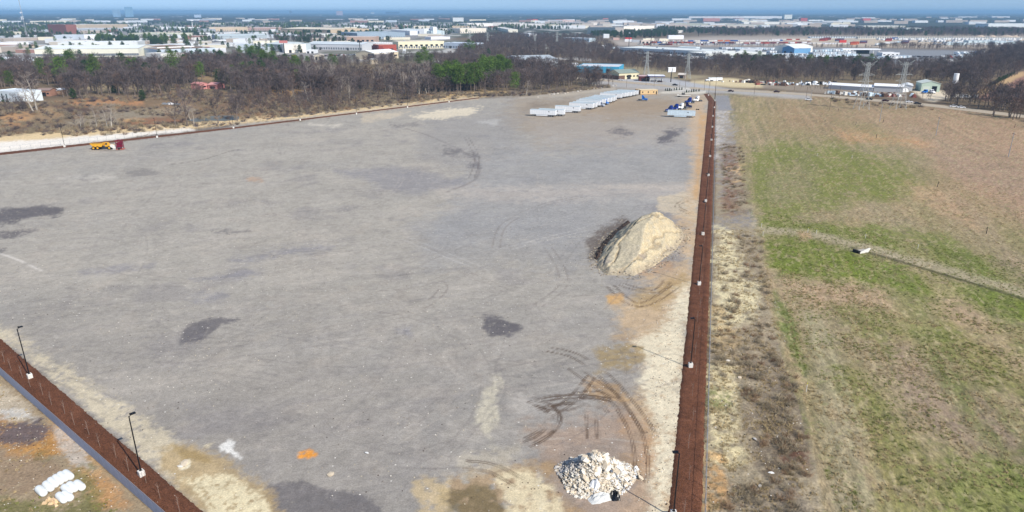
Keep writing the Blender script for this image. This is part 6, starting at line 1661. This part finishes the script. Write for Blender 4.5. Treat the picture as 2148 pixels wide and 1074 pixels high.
for poly, n_, lab, grp, wr, dr_, hr in ZN:
    c_ = 0; tries = 0
    while c_ < n_ and tries < n_*14:
        tries += 1
        u = br.uniform(min(p[0] for p in poly), max(p[0] for p in poly)); v = br.uniform(min(p[1] for p in poly), max(p[1] for p in poly))
        if not inpoly(u, v, poly): continue
        p = at(u, v); w_, d_ = br.uniform(*wr), br.uniform(*dr_)
        if not clear(p.x, p.y, w_, d_): continue
        h_ = br.uniform(*hr); a = R(br.choice([-6,-6,4]) + br.gauss(0,2)); pi_ = br.choice([0,0,0,1,2,3,4,5,6,7]) ; wl, rf_ = pal[pi_]
        us0, us1 = max(0, min(q[0] for q in poly)), min(2148, max(q[0] for q in poly)); fr_ = (u-us0)/(us1-us0)
        lab2 = lab.replace('white or cream ', '').replace('far pale ', 'far ').replace('tiny far white ', 'tiny far ')
        lab2 = ('white','cream','grey','beige','brownish','brick red','pale blue-grey','white brown-roofed')[pi_]+' '+lab2+', '+('left end','left part','centre','right part','right end')[min(4, max(0, int(fr_*5)))]+(', wide' if w_ > sum(wr)/2 else ', narrow')
        CBN[0] += 1
        if CBN[0] > 290:
            CBJ.box(-w_/2,w_/2,0,d_,-.5,h_, min(pi_, 4), Matrix.Translation(p) @ Matrix.Rotation(a, 4, 'Z')); c_ += 1
            BLD.append((p.x, p.y+d_/2, w_, d_, a)); continue
        t = empty('commercial_building', p, a); tag(t, lab2, 'building', grp); c_ += 1
        K = MB(); K.box(-w_/2,w_/2,0,d_,-.5,h_); K.build('wall', bm_(wl,'wall_panel'), t); K = MB(); K.box(-w_/2+.3,w_/2-.3,.3,d_-.3,h_,h_+.3); K.build('roof', bm_(rf_,'roof_sheet'), t)
        BLD.append((p.x, p.y+d_/2, w_, d_, a))

tag(CBJ.build('small_far_buildings', [bm_(p_[0],'wall_panel') for p_ in pal[:5]]), 'scattered small pale buildings of the hazy far suburbs', kind='stuff')
# ---- parked trailers, containers and box trucks in the far lots
def far_trailer(m, nm='parked_trailer', L_=14.5):
    K = MB(); K.box(-L_/2,L_/2,-1.3,1.3,1.15,4.0,0); K.box(-L_/2+1,L_/2-.5,-.6,.6,.6,1.15,1); K.box(L_/2-4,L_/2-1.6,-1.2,1.2,0,1.0,1); K.box(-L_/2+2.6,-L_/2+2.9,-1,1,0,1.15,1)
    return K.mesh(nm, [m, M_under])
FT = [far_trailer(M_white), far_trailer(M_white2), far_trailer(mat('pale_grey_paint',(196,200,204),.5,.05,.5))]
def cont(rgb, i): 
    K = MB(); K.box(-6.1,6.1,-1.22,1.22,.0,2.6); return K.mesh('shipping_container', [mat('container_paint_%d' % i, rgb, .7, .15, .5)])
CT = [cont(c, i) for i, c in enumerate(((150,60,50),(176,96,60),(46,80,140),(200,196,190),(96,40,50),(206,206,210),(190,60,50),(80,84,110)))]
TRC = [0]; TRJ = MB()
def row(p0, p1, n_, rz, protos, name, cat, lab, grp, jit=.6, skip=.0, z=0):
    a, b = at(*p0), at(*p1)
    for i in range(n_):
        if br.random() < skip: continue
        q = a.lerp(b, (i+.5)/n_); me = br.choice(protos)
        if name == 'parked_trailer':
            TRC[0] += 1
            if TRC[0] > 255:
                Mx = Matrix.Translation((q.x+br.gauss(0,jit*.3), q.y+br.gauss(0,jit), z)) @ Matrix.Rotation(R(rz)+br.gauss(0,.02), 4, 'Z')
                TRJ.add([Mx @ v.co for v in me.vertices], [tuple(p.vertices) for p in me.polygons], 0); continue
        tag(put(name, me, None, (q.x+br.gauss(0,jit*.3), q.y+br.gauss(0,jit), z), R(rz)+br.gauss(0,.02)), lab, cat, grp)
for p0, p1, n_, rz, lab in (((1510,104),(1640,106),28,96,'back row at the top of the freight lot'),((1610,112),(1780,108),30,92,'row right of the blue ended hall'),((1580,125),(1700,124),22,100,'row at the lower edge of the freight lot'),
      ((1690,121),(1800,119),24,98,'row below the fuel canopy'),((1610,118),(1690,118),16,98,'row in the middle of the freight lot'),((1824,127),(1906,122),16,96,'neat row in the open asphalt lot'),((1730,108),(1768,107.5),9,95,'row left of the fuel canopy'),
      ((1430,124),(1600,129),30,95,'row before the long freight dock'),((1330,114),(1430,122),18,95,'row seen through the trees'),((1700,116),(1790,113.5),18,95,'row before the fuel canopy'),((1240,100),(1290,104),7,95,'row at the left end of the freight lot')):
    row(p0, p1, n_, rz, FT, 'parked_trailer', 'trailer', 'white trailer in the '+lab, 'trailers in the '+lab)
for i, (u, v, w_) in enumerate(((1958,131.5,'first'),(1980,131.5,'second'),(1993,132.5,'third'),(2007,132,'fourth'),(2034,131.5,'fifth'),(2048,131.5,'sixth'))):
    tag(put('parked_trailer', FT[0], None, at(u, v), R(4), (1.2 if i in (0,1) else .9,1,1)), 'white trailer side-on in front of the right wood, %s from the left' % w_, 'trailer', 'side-on trailers by the right wood')
K = MB(); K.box(-3.5,1.6,-1.25,1.25,.9,3.6,0); K.box(1.7,3.4,-1.15,1.15,.7,2.6,1); K.box(-2.6,-1.6,-1.2,1.2,0,.9,2); K.box(1.9,2.8,-1.15,1.15,0,.7,2); BT = K.mesh('box_truck', [M_white, M_white2, M_under]); 
K2 = MB(); K2.box(-3.5,1.6,-1.25,1.25,.9,3.6,0); K2.box(1.7,3.4,-1.15,1.15,.7,2.6,1); K2.box(-2.6,-1.6,-1.2,1.2,0,.9,2); K2.box(1.9,2.8,-1.15,1.15,0,.7,2); BT2 = K2.mesh('box_truck', [M_blue, M_navy, M_under])
for i, u in enumerate((2007,2020,2027,2039,2046,2052,2057,2063,2070,2077,2102)):
    tag(put('box_truck', BT2 if i in (4,5) else BT, None, at(u, 115), R(-75), 1.25), '%s box truck in the upper row at the right lot, %s from the left' % ('blue' if i in (4,5) else 'white', ordw(i).replace('nearest','first')), 'truck', 'box trucks in the upper row')
for i, u in enumerate(range(2012,2098,7)):
    tag(put('box_truck', BT, None, at(u, 121.5), R(-75), 1.2), 'white box truck in the lower row at the right lot, %s from the left' % ordw(i).replace('nearest','first'), 'truck', 'box trucks in the lower row')
tractor(M_red, 'red truck parked alone on the asphalt lot', at(1993,121.5), R(-20)); dup(fa, at(1984,120.5), R(-20), .75, 'white trailer behind the lone red truck')
# container lots
for p0, p1, n_, rz, ids, lab in (((1345,90),(1560,91),44,40,(0,1,2,3,4,7,5,3),'dense row at the left of the container lot'),((1340,94),(1620,95),56,-30,(3,5,4,7,3,0,5),'front row of the container lot'),((1440,87),(1640,86),30,10,(1,3,2,5,3,5),'middle row of the container lot'),
      ((1560,92),(1700,90),24,20,(3,5,5,0,4),'pale row in the middle of the lots'),((1700,92),(1790,93),20,15,(3,5,5,7),'row in front of the red stacks'),((1620,84),(1700,84),8,5,(5,3,0),'thin back row of the lots')):
    row(p0, p1, n_, rz, [CT[i] for i in ids], 'shipping_container', 'container', 'coloured container or trailer in the '+lab, 'containers in the '+lab, 4)
for j, (u, v, n_, ids, lab) in enumerate(((1732,86,5,(0,4,0),'brick red stack left'),(1765,86.5,6,(7,4,7),'dark purple stack'),(1774,90,3,(6,),'bright red stack'),(1798,94,5,(1,0),'orange-brown stack'),(1818,91,3,(4,7),'thin maroon row'),(1870,86,4,(0,4),'brick red stack by the blue ones'),(1882,84,4,(2,),'blue stack'),(1905,91,5,(4,7),'maroon row at the sandy lot'),(1740,84,4,(4,),'dark back stack'))):
    for i in range(n_):
        for k in range(2):
            p = at(u, v); tag(put('shipping_container', CT[ids[(i+k) % len(ids)]], None, (p.x+i*4.2-8, p.y+i*6, 2.62*k), R(8)), 'container in the %s of the far lots, %s layer' % (lab, ('lower','upper')[k]), 'container', 'containers in the '+lab)
row((1835,96),(1900,89),20,60,FT,'parked_trailer','trailer','white trailer in the diagonal row of the far sandy lot','trailers in the far diagonal row',1)
row((1925,88),(2140,89),46,85,[FT[2],FT[0],CT[5],CT[3]],'parked_trailer','trailer','pale trailer in the long row of the far sandy lot','trailers in the far sandy lot',3)
row((1840,84),(2140,84.5),60,85,[FT[2],FT[0],CT[5]],'parked_trailer','trailer','pale trailer in the back row of the far sandy lot','trailers in the far back row',3)
row((1960,94),(2120,95),30,80,[FT[0],CT[3],CT[5]],'parked_trailer','trailer','pale trailer in the front row of the far sandy lot','trailers in the far front row',3)
for (u, v, n_, lab) in ((2030,90,7,'pale covered stacks in the sandy lot, middle'),(2085,92,7,'pale covered stacks in the sandy lot, right'),(1985,94,4,'pale covered stacks in the sandy lot, left')):
    K = MB()
    for i in range(n_): K.box(-4,4,-14,14,0,5,M=Matrix.Translation((i*9,0,0)), taper=.9)
    tag(K.build('covered_stack', M_roofw, None, at(u, v), R(-12)), lab, 'stack')
# red and white trucks and trailers in the left town depots
for p0, p1, n_, rz, lab, pr_ in (((372,88),(405,92),14,80,'depot with red noses left in the town',[FT[0]]),((376,95),(402,96),9,90,'second row of the red depot',[FT[0],FT[2]]),((448,87),(560,89),36,90,'long row in front of the grey roofed depot',FT),((520,94),(600,96),24,90,'second long row before the grey roofed depot',FT),((452,98),(508,99),10,3,'side-on row in the town',[FT[0]]),((566,101),(596,101),10,90,'row left of the white cube',FT),((644,99),(760,100),26,90,'row behind the grey roofed row',FT),((420,72),(560,70),40,85,'far white row above the town',FT),((730,90),(830,94),20,85,'row before the tan brick hall',FT)):
    row(p0, p1, n_, rz, pr_, 'parked_trailer', 'trailer', 'white trailer in the '+lab, 'trailers in the '+lab, 1)
tag(TRJ.build('parked_trailers', M_white), 'many small white trailers parked in rows across the far depots', kind='stuff')
# fuel canopy
t = empty('fuel_canopy', at(1800,113), R(-4)); tag(t, 'long white fuel canopy in the trailer lot with dark bays below', 'canopy')
k_ = MB(); k_.box(-26,30,-6,8,6,7.6); k_.build('roof', M_white, t); k_ = MB(); k_.box(-4,16,0,6,0,5.9); k_.build('bay', M_glass, t)
for x in (-22,-10,20,28): k_ = MB(); k_.box(x-.5,x+.5,-5,-4,0,6); k_.build('column', M_conc, t)
# parked dark cars
K = MB(); K.prism([(-2.3,.3),(2.3,.3),(2.3,.9),(1,1),(.4,1.5),(-1.4,1.5),(-2.2,1)], -.9, .9); CM = [K.mesh('parked_car', [m]) for m in (M_cols[1],)]; CM = [CM[0]]
for m in (M_cols[0], M_cols[2], M_cols[3]):
    q = CM[0].copy(); q.materials.clear(); q.materials.append(m); CM.append(q)
row((1906,118),(1962,121),34,60,[CM[0],CM[2]],'parked_car','car','dark parked vehicle in the row at the right of the asphalt lot','cars in the asphalt lot',3)
row((660,118),(800,114),60,80,CM,'parked_car','car','parked car below the grey roofed row in the town','cars below the grey roofed row',4)
row((540,116),(620,118),34,80,CM,'parked_car','car','parked car beside the pinkish sign board','cars beside the sign board',3)
row((1330,88),(1440,86),40,80,CM,'parked_car','car','parked car at the left end of the container lot','cars by the container lot',5)
row((310,136),(410,134),16,80,CM,'parked_car','car','parked car before the white office wing','cars before the office wing',2)
row((392,158),(420,162),5,20,[CM[0],CM[1]],'parked_car','car','parked car behind the pink house','cars behind the pink house',2)
row((345,219),(372,222),4,20,[CM[1],CM[2]],'parked_car','car','white derelict car in the scrub at the left','derelict cars in the scrub',2)

# pond
K = MB(); pp = [at(*q) for q in ((392,252),(420,246),(450,243),(486,242),(502,245),(500,251),(470,254),(440,253),(410,256))]; K.add([(p.x,p.y,.05) for p in pp], [tuple(range(len(pp)-1,-1,-1))])
wm = bpy.data.materials.new('pond_water'); wm.use_nodes = True; b_ = wm.node_tree.nodes['Principled BSDF']; b_.inputs['Base Color'].default_value = (.14,.14,.12,1); b_.inputs['Roughness'].default_value = .5
tag(K.build('pond_water', wm), 'narrow grey pond between bare trees at the left', kind='structure')
# sand mounds on the horizon lot
for u, w_ in ((2055,16),(2110,22),(2128,10),(2080,12)):
    K = MB(); K.tube((0,0,-1),(0,0,7),w_*1.3,w_*.25,12); tag(K.build('soil_mound', mat('tan_soil',(190,170,150),.9,.1,.1), None, at(u,80)), 'pale tan soil mound behind the far white wall, near px %s' % ('left','far right','right edge','middle')[[2055,2110,2128,2080].index(u)] if False else 'pale tan soil mound behind the far white wall, %s one' % {2055:'leftmost',2110:'widest',2128:'rightmost',2080:'smallest'}[u], 'mound')

# ================================================================== PLANTING
ZN_LAB = {'bare_tree': 'leafless grey-brown tree', 'russet_tree': 'leafless reddish brown tree', 'sycamore': 'pale-trunked leafless tree', 'sapling': 'thin young leafless tree', 'pine_tree': 'green pine', 'evergreen_tree': 'dark evergreen tree'}
tx = np.array([t[1] for t in TREES]); ty = np.array([t[2] for t in TREES]); ok = np.ones(len(TREES), bool)
for bx, by, bw, bd, ba in BLD:
    dx, dy = tx-bx, ty-by; lx_ = dx*math.cos(ba)+dy*math.sin(ba); ly_ = -dx*math.sin(ba)+dy*math.cos(ba)
    ok &= ~((np.abs(lx_) < bw/2+3) & (np.abs(ly_) < bd/2+3))
# keep the highway free
rp_ = smooth_line([(at(*q).x, at(*q).y) for q in RD1], 6)
for a, b in zip(rp_[:-1], rp_[1:]):
    e = b-a; tt_ = np.clip(((tx-a.x)*e.x+(ty-a.y)*e.y)/max(e.length_squared, 1e-6), 0, 1); ok &= np.hypot(tx-a.x-tt_*e.x, ty-a.y-tt_*e.y) > 11
TREES = [t for t, k in zip(TREES, ok) if k]
zr = {}
for t in TREES:
    u_, w_ = topx(t[1], t[2]); zr.setdefault(t[4], []).append((u_, w_))
zr = {z: (min(p[0] for p in l), max(p[0] for p in l), min(p[1] for p in l), max(p[1] for p in l), len(l)) for z, l in zr.items()}
def part_of(z, u, v):
    a, b, c, d, n = zr[z]
    if n < 24: return ''
    a, b = max(a, 0), min(b, 2148)
    f = (u-a)/max(b-a, 1); g = (v-c)/max(d-c, 1)
    return ', %s %s' % (('front','middle','back')[0 if g > .7 else (1 if g > .35 else 2)], ('far left','left','centre','right','far right')[min(4, max(0, int(f*5)))])
TREES.sort(key=lambda t: t[2]+abs(t[1])*.3)
cnt = {}; rest = {}
for k, x, y, s, z in TREES:
    c_ = cnt.get(k, 0); v_ = KINDS[k]; i = br.randrange(len(v_))
    u_, w_ = topx(x, y)
    if c_ < 290 and -30 < u_ < 2180:
        cnt[k] = c_+1
        e = empty(k, (x, y, 0), br.uniform(0,6.28), s)
        put('trunk', v_[i][0], e); put('crown', v_[i][1], e)
        side = 'left' if u_ < 700 else ('middle' if u_ < 1400 else 'right')
        tag(e, '%s %s' % (ZN_LAB[k], ('in the ' if z.startswith(('wood','pine','tree','green','brush','evergreen')) else '')+z+part_of(z, u_, w_)), 'tree', '%s trees, %s' % (k.replace('_tree',''), z))
    else: rest.setdefault(k, []).append((x, y, s, i))
for k, l_ in rest.items():
    scatter(k+'_wood', [v[2] for v in KINDS[k]], [(a, b, 0) for a, b, c, d in l_], [d for a, b, c, d in l_], [br.uniform(0,6.28) for _ in l_], [c for a, b, c, d in l_], 'woods of %ss farther off' % ZN_LAB[k])

# scrub and grass
def region_pts(poly, per_m2, seed, minsd=0, cl=None, lim=60000):
    r_ = np.random.default_rng(seed); ps = [at(*p) for p in poly]
    x0, x1 = min(p.x for p in ps), max(p.x for p in ps); y0, y1 = min(p.y for p in ps), max(p.y for p in ps)
    n = int(min(lim*3, (x1-x0)*(y1-y0)*per_m2)); xs, ys = r_.uniform(x0, x1, n), r_.uniform(y0, y1, n)
    k = poly_sd(*topx(xs, ys), poly) > minsd
    if cl: k &= fbm(xs/cl[0], ys/cl[0], 3, seed) > cl[1]
    return xs[k][:lim], ys[k][:lim]
def plant(name, meshes, sets, label, s0=.7, s1=1.3, z=0.0):
    X_ = np.concatenate([a[0] for a in sets]); Y_ = np.concatenate([a[1] for a in sets]); r_ = np.random.default_rng(len(name))
    n = len(X_); print(name, n)
    scatter(name, meshes, np.stack([X_, Y_, np.full(n, z)], 1), r_.integers(0, len(meshes), n), r_.uniform(0, 6.28, n), r_.uniform(s0, s1, n), label)
bs = [bush(s, 1.5).mesh('bush', [M_scrub]) for s in (1,2)]+[bush(3, 1.2).mesh('bush', [M_rust])]
bt = [bush(s, 1.5).mesh('bush', [M_twig]) for s in (5,6)]
tf = [tuft(s).mesh('tuft', [M_dry]) for s in (1,2)]; tg = [tuft(s, .32).mesh('tuft', [M_green]) for s in (3,4)]
plant('scrub_brush', bs, [region_pts([(1600,830),(1660,840),(1700,900),(1695,1000),(1640,1000),(1625,920)], .9, 1, 0, (3,-.2)), region_pts([(1640,780),(1668,780),(1680,860),(1640,850)], .6, 2), region_pts([(1560,690),(1640,740),(1700,1000),(1740,1074),(1560,1074),(1560,900)], .26, 3, 0, (2.5,.05)), region_pts([(1500,660),(1600,640),(1650,760),(1560,840),(1490,780)], .4, 31, 0, (2.5,0)), region_pts([(1500,480),(1560,480),(1600,620),(1500,700)], .12, 32, 0, (2,.0)), region_pts([(1545,490),(1600,500),(1620,620),(1570,620)], .16, 4), region_pts([(1512,300),(1560,310),(1568,446),(1518,446)], .2, 5, 0, (4,-.1)), region_pts([(1530,1020),(1650,1010),(1760,1150),(1500,1150)], .35, 6)], 'tangle of leafless brush in the margin beside the right mulch strip', .3, .95)
plant('scrub_thicket', bs+bt, [region_pts(SCR, .055, 7, 1, (18,-.1)), region_pts([(640,200),(700,206),(900,200),(940,198),(930,206),(700,236),(560,250),(560,215)], .09, 8), region_pts([(0,266),(250,266),(360,262),(500,256),(500,262),(250,276),(0,286)], .06, 9), region_pts([(-100,230),(60,215),(70,232),(0,245),(-100,260)], .1, 10), region_pts([(1740,206),(1900,220),(1960,228),(1960,232),(1740,214)], .03, 21), region_pts([(900,196),(1100,194),(1280,180),(1280,184),(1100,202),(1000,203)], .12, 22)], 'low brown scrub and thicket on the waste ground', .8, 1.8)
plant('dry_tufts', tf, [region_pts([(1560,690),(1640,740),(1700,1000),(1740,1074),(1480,1074),(1480,700)], 2.5, 33, 0, (2,0)), region_pts([(1630,560),(2200,700),(2200,1150),(1780,1150),(1690,860)], 1.5, 11, 2, (6,-.15)), region_pts([(1600,340),(2200,400),(2200,640),(1630,560)], .35, 12, 2, (9,-.1)), region_pts([(1500,480),(1600,480),(1640,700),(1700,1000),(1740,1100),(1480,1100)], 2.2, 13, 2, (3,-.1)), region_pts([(-60,800),(0,800),(300,1074),(300,1150),(-60,1150)], .6, 14, 4, (3,.1))], 'countless tufts of dead tan grass', .5, 1.1)
plant('green_tufts', tg, [region_pts([(1630,560),(2200,700),(2200,1150),(1780,1150),(1690,860)], 1.5, 15, 2, (7,.0)), region_pts([(1600,440),(2200,560),(2200,690),(1720,592),(1612,560)], .9, 16, 2), region_pts([(1640,640),(1700,780),(1660,760)], 2, 17), region_pts([(-60,1040),(240,1040),(300,1150),(-60,1150)], 1.0, 18, 2, (3,0))], 'countless tufts of short green grass', .5, 1.1)

peb = [rock_mesh('pebble', 80+s, M_st[s] if s < 3 else M_ch[0]) for s in range(4)]+[rock_mesh('pebble', 90, M_soil)]
PBY = [(0,720),(200,870),(430,1060),(700,1100),(1400,1100),(1440,700),(1460,470),(1300,420),(400,420),(0,480)]
plant('gravel_stones', peb, [region_pts(PBY, .22, 41, 0, (14,-.2), 16000), region_pts(YARD, .03, 45, 0, None, 6000), region_pts([(1380,640),(1440,640),(1410,1100),(1330,1100)], 2.0, 42, 0, None, 5000), region_pts([(1490,470),(1620,560),(1700,1000),(1700,1100),(1480,1100)], 1.2, 43, 0, None, 8000), region_pts([(-60,800),(0,800),(300,1074),(300,1150),(-60,1150)], 1.0, 44, 0, None, 4000)], 'loose stones and clods scattered over the gravel and dirt', .06, .22, .02)

# distant woods: a low uneven canopy sheet broken by clearings
vv = list(np.arange(47, 30, -.5))+list(np.arange(30, 26.2, -.3)); uu = np.arange(-700, 2850, 3.2)
Yr = np.array([at(1074, v).y for v in vv]); Dr = np.array([H/depth_of(v)[1] for v in vv]); vv = np.array(vv)
CX = (uu[None, :]-1074)/F*Dr[:, None]; CY = np.repeat(Yr[:, None], len(uu), 1); CV = np.repeat(vv[:, None], len(uu), 1); CU = np.repeat(uu[None, :], len(vv), 0)
cl = fbm(CX/420, CY/900, 4, 301); zc = 9*sm((cl+.25)*4)+5*fbm(CX/60, CY/60, 3, 302)-2+2.5*fbm(CX/18, CY/18, 2, 303)
zc = np.where(CV > 40, zc-(CV-40)*1.0, zc)
zc += 26*np.exp(-((CX-12000)/5000)**2-((CY-16000)/5000)**2)*0
me = bpy.data.meshes.new('distant_woods'); nr_, nc_ = CX.shape
me.from_pydata(np.stack([CX, CY, zc], -1).reshape(-1, 3).tolist(), [], [(j*nc_+i, j*nc_+i+1, (j+1)*nc_+i+1, (j+1)*nc_+i) for j in range(nr_-1) for i in range(nc_-1)])
c = np.tile(L((70,70,58)), (nr_*nc_, 1)); 
def cb2(a, q): 
    a = np.clip(a.ravel(), 0, 1)[:, None]; c[:] = c*(1-a)+L(q)*a
cb2(sm((fbm(CX/200, CY/900, 4, 305))*3)*.7, (42,56,40)); cb2(sm((fbm(CX/120, CY/700, 4, 306)-.2)*4)*.5, (104,92,88)); cb2(sm((fbm(CX/45, CY/260, 3, 307)-.52)*14)*.8*(CV > 32), (214,208,204))
ca = me.attributes.new('Col', 'FLOAT_COLOR', 'POINT'); ca.data.foreach_set('color', np.concatenate([c, np.ones((len(c), 1))], 1).astype(np.float32).ravel())
dm = bpy.data.materials.new('distant_canopy'); dm.use_nodes = True; a_ = dm.node_tree.nodes.new('ShaderNodeAttribute'); a_.attribute_name = 'Col'; dm.node_tree.links.new(a_.outputs[0], dm.node_tree.nodes['Principled BSDF'].inputs[0]); dm.node_tree.nodes['Principled BSDF'].inputs['Roughness'].default_value = 1; dm.node_tree.nodes['Principled BSDF'].inputs['Specular IOR Level'].default_value = 0
me.materials.append(dm); me.update(); tag(put('distant_woods', me), 'blue hazy woods stretching to the horizon', kind='stuff')
